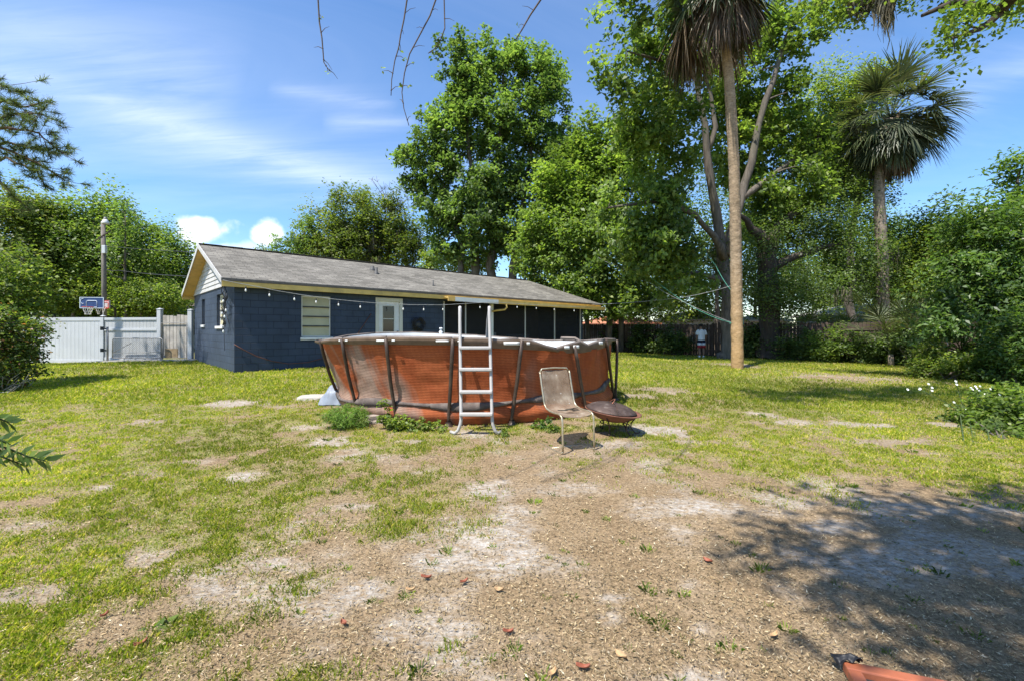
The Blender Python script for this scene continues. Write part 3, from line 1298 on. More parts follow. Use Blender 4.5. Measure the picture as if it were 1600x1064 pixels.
# lapped siding in the gable
mb = MB()
nb_ = 10
for i in range(nb_):
    z0 = HH + i * .145
    z1 = z0 + .155
    y0 = max(-.0, (z0 - (ZE - .12)) / sl_ - EV + .05)
    if y0 > HW / 2 - .1:
        break
    y1 = min(HW / 2 - .02, max(.0, (z1 - (ZE - .12)) / sl_ - EV))
    yb, yt = y0, max(y0, y1)
    q = [(-.034, yb, z0), (-.034, HW - yb, z0), (-.012, HW - yt, z1), (-.012, yt, z1), (.05, yb, z0), (.05, HW - yb, z0), (.05, HW - yt, z1), (.05, yt, z1)]
    mb.add(q, [(0, 3, 2, 1), (4, 5, 6, 7), (0, 1, 5, 4), (3, 7, 6, 2), (0, 4, 7, 3), (1, 2, 6, 5)])
hobj('gable_siding', mb, m_siding)

# roof vents
def on_roof(px, py):
    best = None
    for k in range(400):
        v = -EV + (HW / 2 + EV) * k / 399
        r = (px - CX) / FPX
        u = (12.5 * r + HV[1] * v * r + 7.86 - HV[0] * v) / (HU[0] - HU[1] * r)
        Yd = 12.5 + HU[1] * u + HV[1] * v
        zc_ = CAMZ + (HZ - py) / FPX * Yd - HZ0
        zr_ = ZE + (v + EV) * sl_
        e = abs(zc_ - zr_)
        if best is None or e < best[0]:
            best = (e, u, v, zr_)
    return best[1:]


m_lead = mat_basic('dark_vent_pipe', (.06, .06, .06), .6)
for px, py, h, r in ((588, 428, .24, .055), (582, 422, .14, .07), (677, 447, .22, .025), (881, 457, .26, .025)):
    u, v, zz = on_roof(px, py)
    mb = MB()
    mb.lathe([(r * 1.8, zz - .05), (r * 1.8, zz + .02), (r, zz + .05), (r, zz + h), (r * .7, zz + h), (r * .7, zz + h - .05)], (u, v, 0), 12)
    hobj('vent_pipe', mb, m_lead, roof)

# windows: aluminium frame, jalousie / awning panes, white sill
def window(op, face, nrows, panem, lap=.0):
    a, b, c, e = op
    ln = b - a

    def P(u, out, z):
        return (u, -out, z) if face == 'front' else (-out, u, z)

    def bx(mb, u0, u1, o0, o1, z0, z1):
        cc = P((u0 + u1) / 2, (o0 + o1) / 2, (z0 + z1) / 2)
        dd = (u1 - u0, o1 - o0, z1 - z0) if face == 'front' else (o1 - o0, u1 - u0, z1 - z0)
        mb.box(cc, dd)
    w = thing  # (windows are parts of the house: the frame carries panes and sill)
    mbf = MB()
    ft = .05
    rec = -.06 if face == 'front' else -.11
    for (u0, u1, z0, z1) in ((a + .004, a + ft, c + .004, e - .004), (b - ft, b - .004, c + .004, e - .004), (a + ft, b - ft, c + .004, c + ft), (a + ft, b - ft, e - ft, e - .004)):
        bx(mbf, u0, u1, rec - .05, rec + .02, z0, z1)
    fr = hobj('window', mbf, m_cream if face == 'front' else m_white, bevel=.004)
    mbp = MB()
    hgt = (e - c - 2 * ft) / nrows
    for k in range(nrows):
        z0 = c + ft + k * hgt
        q = [P(a + ft, rec + .018, z0 - .008), P(b - ft, rec + .018, z0 - .008), P(b - ft, rec - .02, z0 + hgt + .01), P(a + ft, rec - .02, z0 + hgt + .01)]
        mbp.quad(*(q if face == 'front' else q[::-1]))
    hobj('pane', mbp, panem, fr, solid=.006)
    for k in range(1, nrows):
        mbr = MB()
        z0 = c + ft + k * hgt
        bx(mbr, a + ft, b - ft, rec + .02, rec + .032, z0 - .02, z0 + .02)
        hobj('glazing_bar', mbr, m_lead, fr)
    mbs = MB()
    bx(mbs, a - .03, b + .05, -.10, .05, c - .085, c - .003)
    hobj('sill', mbs, m_white, fr, bevel=.008)


window(win_front, 'front', 4, m_blind)
window(ewin[0], 'end', 4, m_blind)
window(ewin[1], 'end', 3, m_blind)

# back door with frame, half glass
a, b, c, e = door_op
mb = MB()
for (u0, u1, z0, z1) in ((a - .09, a + .03, c, e + .09), (b - .03, b + .09, c, e + .09), (a + .03, b - .03, e - .03, e + .09)):
    mb.box(((u0 + u1) / 2, -.0, (z0 + z1) / 2), (u1 - u0, .07, z1 - z0))
df_ = hobj('door_frame', mb, m_cream, bevel=.006)
mb = MB()
g0, g1, gz0, gz1 = a + .20, b - .24, 1.12, 2.02
for (u0, u1, z0, z1) in ((a + .034, g0, c + .01, e - .034), (g1, b - .034, c + .01, e - .034), (g0, g1, gz1, e - .034), (g0, g1, c + .01, gz0)):
    mb.box(((u0 + u1) / 2, .04, (z0 + z1) / 2), (u1 - u0, .045, z1 - z0))
dr = hobj('door', mb, m_white)
mb = MB()
mb.box(((g0 + g1) / 2, .04, (gz0 + gz1) / 2), (g1 - g0, .012, gz1 - gz0))
hobj('door_glass', mb, m_glass_dark, dr)
mb = MB()
mb.box(((g0 + g1) / 2, .03, (gz0 + gz1) / 2), (g1 - g0, .02, .025))
for (u0, u1, z0, z1) in ((g0 - .02, g0, gz0 - .02, gz1 + .02), (g1, g1 + .02, gz0 - .02, gz1 + .02), (g0, g1, gz1, gz1 + .02), (g0, g1, gz0 - .02, gz0)):
    mb.box(((u0 + u1) / 2, .012, (z0 + z1) / 2), (u1 - u0, .012, z1 - z0))
hobj('glazing_bar', mb, m_cream, dr)
for nm_, zz, rr in (('deadbolt', 1.12, .028), ('door_knob', .98, .032)):
    mb = MB()
    mb.tube([(b - .11, .02, zz), (b - .11, -.015, zz), (b - .11, -.035, zz), (b - .11, -.05, zz)], [.018, .018, rr, rr * .7], 12)
    hobj(nm_, mb, m_black, dr)

# porch: mullions, screens, projecting low roof with white and yellow fascia
mb = MB()
mb.box((11.5, -.0, .28), (8.78, .05, .5))
hobj('knee_wall', mb, m_block)
for u, wd_, mt in ((7.13, .05, m_alu), (8.2, .045, m_alu), (9.59, .14, m_white), (11.68, .05, m_alu), (13.76, .05, m_alu), (15.83, .05, m_alu)):
    mb = MB()
    mb.box((u, -.012 if wd_ < .1 else -.03, 1.42), (wd_, .05 if wd_ < .1 else .12, 1.76))
    hobj('porch_post', mb, mt, bevel=.004)
edges = [7.155, 8.175, 9.515, 9.67, 11.655, 13.735, 15.80]
for a0, a1 in ((7.157, 8.176), (8.224, 9.518), (9.662, 11.653), (11.707, 13.733), (13.787, 15.803)):
    mb = MB()
    mb.quad((a0, .01, .53), (a1, .01, .53), (a1, .01, 2.3), (a0, .01, 2.3))
    hobj('insect_screen', mb, m_screen)
mb = MB()
P4 = [(6.95, .0, 2.50), (17.25, .0, 2.46), (17.25, -.56, 2.395), (6.95, -.56, 2.435)]
P8 = [(x_, y_, z_ - .04) for x_, y_, z_ in P4]
mb.add(P4 + P8, [(0, 1, 2, 3), (7, 6, 5, 4), (0, 4, 5, 1), (1, 5, 6, 2), (2, 6, 7, 3), (3, 7, 4, 0)])
pr = hobj('porch_roof', mb, m_yellow2)
for u0, u1, z0, z1, mt in ((6.93, 7.25, 2.43, 2.43, m_yellow), (7.254, 9.5, 2.435, 2.42, m_white), (9.504, 17.27, 2.42, 2.385, m_yellow2)):
    mb = MB()
    q = [(u0, -.565, z0 + .02), (u1, -.565, z1 + .02), (u1, -.60, z1 + .02), (u0, -.60, z0 + .02)]
    q2 = [(x_, y_, z_ - .17) for x_, y_, z_ in q]
    mb.add(q + q2, [(0, 1, 2, 3), (7, 6, 5, 4), (0, 4, 5, 1), (1, 5, 6, 2), (2, 6, 7, 3), (3, 7, 4, 0)])
    hobj('porch_fascia', mb, mt, pr)
# rain-water elbow below the joint
mb = MB()
mb.tube([(9.95, -.56, 2.28), (10.0, -.57, 2.14), (9.95, -.5, 2.05), (9.75, -.3, 2.02), (9.58, -.1, 1.98)], .04, 10)
hobj('downspout', mb, m_yellow2)
# window of the inner wall seen through the first screens
mb = MB()
mb.box((8.0, 3.03, 1.45), (.9, .03, 1.1))
iw = hobj('inner_window', mb, m_glass_dark)
mb = MB()
for k in range(4):
    mb.box((8.0, 2.995, 1.06 + .26 * k), (.8, .02, .14))
hobj('blind_slat', mb, m_blind, iw)

# things standing in the porch: pale chair back and a low sofa
def hp(u, v, z):
    return np.array([HOUSE0[0] + HU[0] * u + HV[0] * v, HOUSE0[1] + HU[1] * u + HV[1] * v, HZ0 + z])


m_cloth = mat_basic('grey_cushion', (.16, .16, .17), .9, var=.15)
sf = thing('porch_sofa', 'grey sofa in the shade behind the porch screens', 'sofa', hp(13.0, 1.6, 0), HROT)
for nm, cc, dd in (('seat', (0, 0, .3), (1.8, .8, .28)), ('backrest', (0, .36, .68), (1.8, .2, .55)), ('armrest', (-.98, 0, .4), (.18, .8, .55)), ('armrest', (.98, 0, .4), (.18, .8, .55))):
    mb = MB()
    mb.box(cc, dd)
    obj(nm, mb, m_cloth, sf, world=False, bevel=.05)
ch = thing('porch_chair', 'pale plastic chair seen through the porch screen', 'chair', hp(11.0, 1.5, 0), HROT - .5)
mb = MB()
mb.box((0, 0, .42), (.46, .46, .04))
obj('seat', mb, m_white, ch, world=False, bevel=.015)
mb = MB()
mb.box((0, .23, .75), (.44, .03, .62))
obj('backrest', mb, m_white, ch, world=False, bevel=.015)
for sx_ in (-1, 1):
    for sy_ in (-1, 1):
        mb = MB()
        mb.tube([(sx_ * .2, sy_ * .2, .4), (sx_ * .23, sy_ * .23, 0)], .02, 8)
        obj('leg', mb, m_white, ch, world=False)

# black hose coil hung on the wall, orange cord
def wallpt(px, py, v):
    r = (px - CX) / FPX
    u = (12.5 * r + HV[1] * v * r + 7.86 - HV[0] * v) / (HU[0] - HU[1] * r)
    Yd = 12.5 + HU[1] * u + HV[1] * v
    return np.array([(px - CX) / FPX * Yd, Yd, CAMZ + (HZ - py) / FPX * Yd])


c0 = wallpt(654, 507, -.12)
hr = thing('hose_reel', 'coil of black garden hose on a bracket beside the white door', 'hose', c0, HROT)
mb = MB()
pts = []
for k in range(160):
    a_ = k / 160 * 2 * PI * 7
    rr = .17 + .03 * math.sin(k * .7) + .012 * (k // 23)
    pts.append((rr * math.cos(a_), -.02 + .05 * math.sin(k * .31), rr * math.sin(a_)))
mb.tube(pts, .017, 6)
obj('hose', mb, m_black, hr, world=False)
mb = MB()
mb.box((0, .06, 0), (.16, .1, .12))
obj('bracket', mb, m_lead, hr, world=False, bevel=.01)

m_cord = mat_basic('orange_brown_cord', (.16, .06, .03), .6)
mb = MB()
mb.tube([wallpt(366, 538, -.02), wallpt(380, 546, -.02), wallpt(400, 556, -.02), wallpt(425, 564, -.02), wallpt(450, 568, -.02), wallpt(480, 566, -.02), wallpt(510, 558, -.02), wallpt(540, 545, -.02), wallpt(560, 520, -.02), wallpt(580, 490, -.02)], .009, 6)
o = obj('extension_cord', mb, m_cord)
tag(o, 'rusty orange cord sagging along the navy wall below the window', 'cord')

# ------------------------------------------------------------------ string lights
t = NT('clear_bulb')
m_bulb = t.done(t.bsdf((.8, .8, .78), .15, 0, .6))
m_wire = mat_basic('pale_cable', (.33, .33, .33), .6)
m_wire_b = mat_basic('black_cable', (.02, .02, .02), .6)


def bulb(T, p, s=1.0):
    mb = MB()
    mb.lathe([(.004, .035), (.018, .03), (.02, -.01), (.016, -.022)], p, 10)
    sk = obj('socket', mb, m_wire_b, T)
    mb = MB()
    mb.lathe([(.011, -.02), (.015, -.04), (.025, -.068), (.023, -.094), (.012, -.11), (.001, -.115)], p, 12)
    obj('bulb', mb, m_bulb, T)


sl0 = wallpt(350, 440, -.45)
ST = thing('string_light', 'string of clear bulbs strung along the eave from the house corner to the porch', 'string lights', sl0)
cord = [wallpt(px, py, v) for px, py, v in ((348, 438, -.4), (372, 443, -.42), (400, 448, -.43), (434, 455, -.44), (470, 461, -.45), (517, 467.5, -.46), (552, 471, -.48), (587, 474, -.5), (640, 476.5, -.55), (690, 477, -.6), (740, 474, -.63), (770, 472.5, -.64), (840, 477, -.64), (924, 481, -.64))]
mb = MB()
cc = []
for a_, b_ in zip(cord[:-1], cord[1:]):
    for k in range(4):
        cc.append(a_ + (b_ - a_) * k / 4)
cc.append(cord[-1])
mb.tube(cc, .0085, 6)
obj('cable', mb, m_wire, ST)
for px, py in ((384, 449), (421, 456.5), (460, 463), (494, 467.5), (529, 472), (563, 475.5), (630, 479), (662, 480), (692, 480), (750, 477), (808, 477), (838, 479), (866, 481), (897, 483)):
    v = -.43 - .21 * min(1, (px - 384) / 360)
    bulb(ST, wallpt(px, py, v) - np.array([0, 0, .02]))
# bundle hanging at the corner
bp = wallpt(350, 445, -.05) + np.array([-.1, -.25, 0])
SB = thing('bundled_string_light', 'bundle of black string light cable hanging down the house corner by the end window', 'string lights', bp)


def endpt(px, py, out=.12):
    r = (px - CX) / FPX
    u = -out
    v = (-7.86 + HU[0] * u - r * (12.5 + HU[1] * u)) / (r * HV[1] - HV[0])
    Yd = 12.5 + HU[1] * u + HV[1] * v
    return np.array([r * Yd, Yd, CAMZ + (HZ - py) / FPX * Yd])


mb = MB()
gq = np.random.default_rng(8)
for q in range(5):
    pts = [endpt(348 + gq.normal() * .6, 438)]
    for k in range(1, 9):
        pts.append(endpt(350 + gq.normal() * 2.0 + k * .15, 440 + k * 8.5 + gq.normal() * 1.5, .12 + .03 * gq.random()))
    mb.tube(pts, .011, 5)
mb.tube([endpt(351, 480), endpt(354, 492), endpt(358, 506)], .012, 5)
mb.tube([endpt(350, 505), endpt(350.5, 530), endpt(351, 548)], .006, 5)
obj('cable', mb, m_wire_b, SB)
for px, py in ((350, 441), (349, 467), (353, 481), (347, 486), (351, 491), (349, 514)):
    bulb(SB, endpt(px, py, .2))

# ------------------------------------------------------------------ white vinyl fence, gates
m_vinyl = mat_basic('weathered_vinyl', (.46, .475, .49), .45, var=.07, scale=1.2, bump=.05, dirt=((.36, .38, .35), .55))
m_vinyl2 = mat_basic('stained_vinyl', (.42, .43, .435), .5, var=.1, scale=1.0, bump=.05, dirt=((.30, .31, .29), .7))
m_galv = mat_basic('galvanised_steel', (.24, .24, .235), .5, metal=.3, var=.25, dirt=((.16, .1, .06), .6))
m_greywood = mat_basic('silver_grey_wood', (.37, .34, .30), .85, var=.3, scale=3, bump=.5, dirt=((.16, .14, .12), .6))


def fence_pt(px, Y):
    x = (px - CX) / FPX * Y
    return np.array([x, Y, GZ(x, Y)])


fl = fence_pt(20, 18.1)
fm = fence_pt(161, 17.75)
fr_ = fence_pt(250, 17.5)
fh = fence_pt(300, 17.3)
ztop = CAMZ + (HZ - 497) / FPX * 17.7


def planks(mb, a, b, z0, z1, w=.155, gap=.006, th=.025, jit=0.0, g=None):
    a = np.array(a, float)
    b = np.array(b, float)
    d = b - a
    d[2] = 0
    Ln = np.linalg.norm(d)
    d /= Ln
    k = max(1, int(Ln / w))
    ww = Ln / k
    R = Matrix.Rotation(math.atan2(d[1], d[0]), 3, 'Z')
    for i in range(k):
        p = a + d * (i + .5) * ww
        j = (g.normal() * jit) if g is not None else 0
        zt = z1 + j
        mb.box((p[0], p[1], (z0 + zt) / 2), (ww - gap, th, zt - z0), R)


VF = thing('vinyl_fence', 'weathered white vinyl privacy fence panel left of the chain-link gate', 'fence', fm)
mb = MB()
planks(mb, fl, fm, .06, ztop - .08, .17, .005)
obj('panel', mb, m_vinyl, VF, bevel=.004)
for z_ in (ztop - .05, .25):
    mb = MB()
    mb.beam((fl[0], fl[1], z_), (fm[0], fm[1], z_), .06, .14)
    obj('rail', mb, m_vinyl, VF, bevel=.006)
mb = MB()
mb.box((fm[0], fm[1], (ztop + .02) / 2 - .05), (.13, .13, ztop + .12))
pst = obj('post', mb, m_vinyl, VF, bevel=.006)
mb = MB()
mb.lathe([(.09, ztop + .06), (.09, ztop + .075), (.004, ztop + .12)], (fm[0], fm[1], 0), 4, Matrix.Rotation(PI / 4, 3, 'Z'), False)
obj('post_cap', mb, m_vinyl, pst)
VG = thing('vinyl_gate', 'wide stained white vinyl gate between the low post and the tall white post', 'gate', (fm + fr_) / 2)
e0 = fm + np.array([.1, 0, 0])
e1 = fr_ - np.array([.1, 0, 0])
mb = MB()
planks(mb, e0, e1, .32, ztop - .06, .15, .005)
obj('panel', mb, m_vinyl2, VG, bevel=.003)
for z_, h_ in ((ztop - .04, .1), (ztop - .47, .09), (.36, .12)):
    mb = MB()
    mb.beam((e0[0], e0[1] - .025, z_), (e1[0], e1[1] - .025, z_), .05, h_)
    obj('rail', mb, m_vinyl, VG, bevel=.005)
TP = thing('tall_vinyl_post', 'tall white vinyl post standing between the wide gate and the grey wooden gate', 'post', fr_)
mb = MB()
zt2 = CAMZ + (HZ - 484) / FPX * 17.5
mb.box((fr_[0], fr_[1], (zt2 - .1) / 2), (.15, .15, zt2 + .1))
obj('shaft', mb, m_vinyl, TP, bevel=.006)
mb = MB()
mb.lathe([(.125, zt2), (.125, zt2 + .02), (.09, zt2 + .03), (.004, zt2 + .06)], (fr_[0], fr_[1], 0), 4, Matrix.Rotation(PI / 4, 3, 'Z'), False)
obj('cap', mb, m_vinyl, TP)
HP = thing('house_vinyl_post', 'white vinyl post standing against the navy end wall of the house', 'post', fh)
mb = MB()
zt3 = CAMZ + (HZ - 487) / FPX * 17.3
mb.box((fh[0] - .05, fh[1], (zt3 - .0) / 2), (.16, .14, zt3 + .1))
obj('shaft', mb, m_vinyl, HP, bevel=.006)
mb = MB()
mb.lathe([(.12, zt3 + .052), (.12, zt3 + .07), (.004, zt3 + .1)], (fh[0] - .05, fh[1], 0), 4, Matrix.Rotation(PI / 4, 3, 'Z'), False)
obj('cap', mb, m_vinyl, HP)
WG = thing('wooden_gate', 'weathered grey wooden board gate beside the house wall', 'gate', (fr_ + fh) / 2)
w0 = fr_ + np.array([.11, 0, 0])
w1 = fh - np.array([.16, 0, 0])
gw = np.random.default_rng(2)
mb = MB()
planks(mb, w0, w1, .42, CAMZ + (HZ - 493) / FPX * 17.4, .16, .02, .022, .012, gw)
obj('board_panel', mb, m_greywood, WG)
for z_ in (1.75, .75):
    mb = MB()
    mb.beam((w0[0], w0[1] + .035, z_), (w1[0], w1[1] + .035, z_), .04, .1)
    obj('ledger', mb, m_greywood, WG)
mb = MB()
wm = (w0 + w1) / 2
mb.box((wm[0] - .12, wm[1] - .04, .60), (.5, .02, .36))
obj('patch_board', mb, mat_basic('brown_board', (.25, .18, .1), .8), WG)
mb = MB()
gp = [(w0[0], w0[1] - .06, .42), (w0[0], w0[1] - .06, 1.78), (w1[0], w1[1] - .06, 1.78), (w1[0], w1[1] - .06, .42), (w0[0], w0[1] - .06, .42)]
mb.tube(gp, .018, 6)
obj('pipe_frame', mb, m_galv, WG)


def chain_link(mb, a, b, z0, z1, s=.085, r=.0045):
    a = np.array(a, float)
    b = np.array(b, float)
    Ln = np.linalg.norm((b - a)[:2])
    d = (b - a) / Ln
    Hh = z1 - z0
    k = int((Ln + Hh) / s)
    for i in range(k):
        for sg in (1, -1):
            u0 = i * s - (Hh if sg == 1 else 0)
            p = []
            q0, q1 = u0, u0 + Hh
            if sg == 1:
                ua, ub = q0, q1
                za, zb = z0, z1
            else:
                ua, ub = i * s, i * s - Hh
                za, zb = z0, z1
            # clip to 0..Ln
            pts = [(ua, za), (ub, zb)]
            (x0, y0), (x1, y1) = pts
            if max(x0, x1) < 0 or min(x0, x1) > Ln:
                continue

            def clip(xc):
                f = (xc - x0) / (x1 - x0)
                return (xc, y0 + f * (y1 - y0))
            P0, P1 = (x0, y0), (x1, y1)
            if P0[0] < 0: P0 = clip(0)
            if P0[0] > Ln: P0 = clip(Ln)
            if P1[0] < 0: P1 = clip(0)
            if P1[0] > Ln: P1 = clip(Ln)
            A_ = a + d * P0[0]
            B_ = a + d * P1[0]
            mb.tube([(A_[0], A_[1] + .004 * sg, P0[1]), (B_[0], B_[1] + .004 * sg, P1[1])], r, 3, cap=False)


CG = thing('chain_link_gate', 'low rusty chain-link gate hung on a steel post before the white vinyl gate', 'gate', fm + np.array([.2, -.25, 0]))
c0_ = fence_pt(176, 17.35)
c1_ = fence_pt(254, 17.15)
zt_ = CAMZ + (HZ - 528.5) / FPX * 17.3
zb_ = .42
mb = MB()
mb.tube([(c0_[0], c0_[1], zb_), (c0_[0], c0_[1], zt_ - .06), (c0_[0] + .06, c0_[1], zt_), (c1_[0] - .06, c1_[1], zt_), (c1_[0], c1_[1], zt_ - .06), (c1_[0], c1_[1], zb_), (c0_[0], c0_[1], zb_)], .02, 8)
mb.tube([(c0_[0], c0_[1], .62), (c0_[0] + .75, c0_[1] - .02, 1.0)], .014, 6)
mb.tube([(c0_[0], c0_[1], .60), (c1_[0], c1_[1], .66)], .01, 6)
obj('pipe_frame', mb, m_galv, CG)
mb = MB()
chain_link(mb, c0_, c1_, zb_, zt_)
obj('wire_mesh', mb, m_galv, CG)
mb = MB()
cp = fence_pt(168, 17.4)
zp_ = CAMZ + (HZ - 511) / FPX * 17.4
mb.tube([(cp[0], cp[1], cp[2] - .1), (cp[0], cp[1], zp_)], .035, 10)
obj('hinge_post', mb, m_galv, CG)
for z_ in (zp_ - .06, .72):
    mb = MB()
    mb.beam((cp[0] - .26, cp[1], z_), (cp[0] + .03, cp[1], z_ - .02), .03, .06)
    mb.box((cp[0] - .22, cp[1], z_), (.1, .05, .14))
    obj('hinge', mb, m_black, CG)

# concrete strip along the gates
mb = MB()
pa, pb = fence_pt(150, 17.25), fence_pt(304, 16.95)
nseg = 24
Pg = []
for i in range(nseg + 1):
    p = pa + (pb - pa) * i / nseg
    row = []
    for dy in (0, .38):
        yy = p[1] + dy
        row.append((p[0], yy, GZ(p[0], yy) + .035))
    Pg.append(row)
mb.grid(np.array(Pg), smooth=False)
m_conc = mat_basic('old_concrete', (.40, .37, .33), .9, var=.15, scale=3, bump=.3, dirt=((.22, .19, .15), .6))
o = obj('path', mb, m_conc, solid=.06)
tag(o, 'strip of concrete along the foot of the white gates', 'path', kind='structure')
# ------------------------------------------------------------------ above-ground pool
PC = np.array([-.69, 9.25])
PR = 2.63
RC = np.array([-.91, 9.25])
RR = 2.91


def rim_pt(px, py, back=False, R=None, C=None):
    R = R or RR
    C = RC if C is None else C
    r = (px - CX) / FPX
    a = r * r + 1
    b = -2 * (r * C[0] + C[1])
    c = C[0] ** 2 + C[1] ** 2 - R * R
    disc = max(b * b - 4 * a * c, 0)
    Y = (-b + (1 if back else -1) * math.sqrt(disc)) / (2 * a)
    x = r * Y
    return np.array([x, Y, CAMZ + (HZ - py) / FPX * Y])


front_px = np.array([(503, 531.5), (520, 529.2), (537, 528), (560, 527), (605, 526), (650, 526.6), (707, 527.5), (760, 529), (781, 531), (809, 529), (828, 531.5), (852, 540), (868, 543.8), (890, 537), (905, 533), (916, 539), (944, 529), (962, 529.5)], float)
back_px = np.array([(503, 531.5), (521, 528), (541, 523.4), (586, 519.2), (647, 518.3), (690, 520), (715, 521.7), (740, 522.7), (767, 524.8), (809, 527.6), (855, 531), (882, 530.7), (912, 531.5), (935, 529.5), (962, 529.5)], float)
liner_px = np.array([(503, 535), (537, 535), (605, 535.3), (707, 536), (770, 541), (815, 543), (850, 544.5), (885, 549), (910, 548.5), (945, 541), (962, 536)], float)

# rim heights as functions of the angle
def ang(p, C=RC):
    return math.atan2(p[1] - C[1], p[0] - C[0])


def make_prof():
    A_, Zr, Zl = [], [], []
    for px, py in front_px[1:-1]:
        p = rim_pt(px, py)
        A_.append(ang(p))
        Zr.append(p[2])
    return np.array(A_), np.array(Zr)


def table(pxs, back=False):
    rows = []
    for px, py in pxs:
        p = rim_pt(px, py, back)
        rows.append((ang(p) % (2 * PI), p[2]))
    return rows


tf = table(front_px)
tb = table(back_px[1:-1], True)
rt = np.array(sorted(tf + tb))
lt = np.array(sorted(table(liner_px) + [(a, z - .05) for a, z in tb]))


def zrim(a):
    return np.interp(np.asarray(a) % (2 * PI), rt[:, 0], rt[:, 1], period=2 * PI)


def zliner(a):
    return np.interp(np.asarray(a) % (2 * PI), lt[:, 0], lt[:, 1], period=2 * PI)


def ground_in(px, py):
    return G(px, py)


# liner material: woven orange rattan print, sun-bleached brown in patches
t = NT('woven_pool_liner')
uv = t.n('Attribute', attribute_name='wv', attribute_type='GEOMETRY').outputs['Vector']
sp = t.n('SeparateXYZ')
t.l(uv, sp.inputs[0])
su, sv = sp.outputs[0], sp.outputs[1]
wa = t.n('TexWave', wave_type='BANDS', bands_direction='Y')
wa.inputs['Scale'].default_value = 13
wa.inputs['Distortion'].default_value = 2.2
wa.inputs['Detail'].default_value = 3
wa.inputs['Detail Scale'].default_value = 2.5
t.l(uv, wa.inputs['Vector'])
wb = t.n('TexWave', wave_type='BANDS', bands_direction='X')
wb.inputs['Scale'].default_value = 4.2
wb.inputs['Distortion'].default_value = 3.5
wb.inputs['Detail'].default_value = 2
t.l(uv, wb.inputs['Vector'])
weave = t.math('MULTIPLY', t.math('ADD', t.math('MULTIPLY', wa.outputs['Fac'], .42), .6), t.math('ADD', t.math('MULTIPLY', wb.outputs['Fac'], .08), .92))
ck = t.n('TexBrick', offset=.5)
ck.inputs['Scale'].default_value = 1
ck.inputs['Brick Width'].default_value = .052
ck.inputs['Row Height'].default_value = .026
ck.inputs['Mortar Size'].default_value = .0045
ck.inputs['Mortar Smooth'].default_value = .8
ck.inputs['Color1'].default_value = (1, 1, 1, 1)
ck.inputs['Color2'].default_value = (.8, .78, .77, 1)
ck.inputs['Mortar'].default_value = (.6, .58, .58, 1)
t.l(uv, ck.inputs['Vector'])
mpv = t.n('Mapping')
mpv.inputs['Scale'].default_value = (1.15, .55, 1)
mpv.inputs['Rotation'].default_value = (0, 0, .35)
t.l(uv, mpv.inputs['Vector'])
fade = t.noise(1.05, 3, mpv.outputs[0], .5, .9)
left = t.n('MapRange')
left.inputs['From Min'].default_value = 4.8
left.inputs['From Max'].default_value = 9.6
left.inputs['To Min'].default_value = .17
left.inputs['To Max'].default_value = -.2
t.l(su, left.inputs['Value'])
fa = t.ramp(t.math('ADD', fade, left.outputs[0]), [(.45, 0), (.56, 1)])
n2 = t.noise(2.2, 5, uv, .6)
org = t.ramp(n2, [(.3, (.34, .078, .026)), (.7, (.48, .138, .05))])
brn = t.ramp(n2, [(.3, (.31, .185, .13)), (.7, (.44, .30, .23))])
cc_ = t.mix(fa, org, brn)
cc_ = t.mix(1, cc_, weave, 'MULTIPLY')
# grime near the bottom
gr_ = t.n('MapRange')
gr_.inputs['From Min'].default_value = .18
gr_.inputs['From Max'].default_value = .0
t.l(sv, gr_.inputs['Value'])
cc_ = t.mix(t.math('MULTIPLY', gr_.outputs[0], t.ramp(t.noise(5, 4, uv), [(.35, .1), (.6, .9)])), cc_, (.10, .06, .04))
m_liner = t.done(t.bsdf(cc_, .72, 0, .15, t.bump(weave, .4, .008)))
m_rail = mat_basic('taupe_rail', (.155, .125, .105), .6, metal=.1, var=.2, scale=4, dirt=((.28, .24, .21), .6))
m_sleeve = mat_basic('brown_sleeve', (.15, .10, .065), .75, var=.25, scale=6)
m_leg = mat_basic('dark_brown_leg', (.055, .036, .026), .5, metal=.1, var=.3, scale=5, dirt=((.2, .15, .11), .5))
m_belt = mat_basic('grey_brown_belt', (.10, .078, .068), .85, var=.35, scale=8, dirt=((.26, .23, .2), .5))
m_inner = mat_basic('white_liner', (.70, .70, .68), .4, var=.08, scale=2, dirt=((.42, .38, .32), .6))

POOL = thing('swimming_pool', 'round above-ground pool with sagging orange woven liner and brown legs', 'swimming pool', (PC[0], PC[1], GZ(*PC)))
NA, NTT = 360, 40
AA = np.linspace(0, 2 * PI, NA, endpoint=False)
gl = np.random.default_rng(4)


def leg_dirs():
    tops = [(503.5, 531.5), (537, 530), (605, 529), (708, 530), (814, 531), (895, 540), (944, 530), (961, 531)]
    bots = [(535, 622), (563, 628), (622, 655), (702, 661), (797, 660), (910, 632), (953, 622), (956, 612)]
    out = []
    for (a, b), (c, d) in zip(tops, bots):
        p = rim_pt(a, b)
        q = rim_pt(c, d, C=PC, R=PR + .03)
        q[2] = GZ(q[0], q[1])
        out.append((p, q))
    return out


legs = leg_dirs()
leg_ang = np.array([ang(p) for p, q in legs])


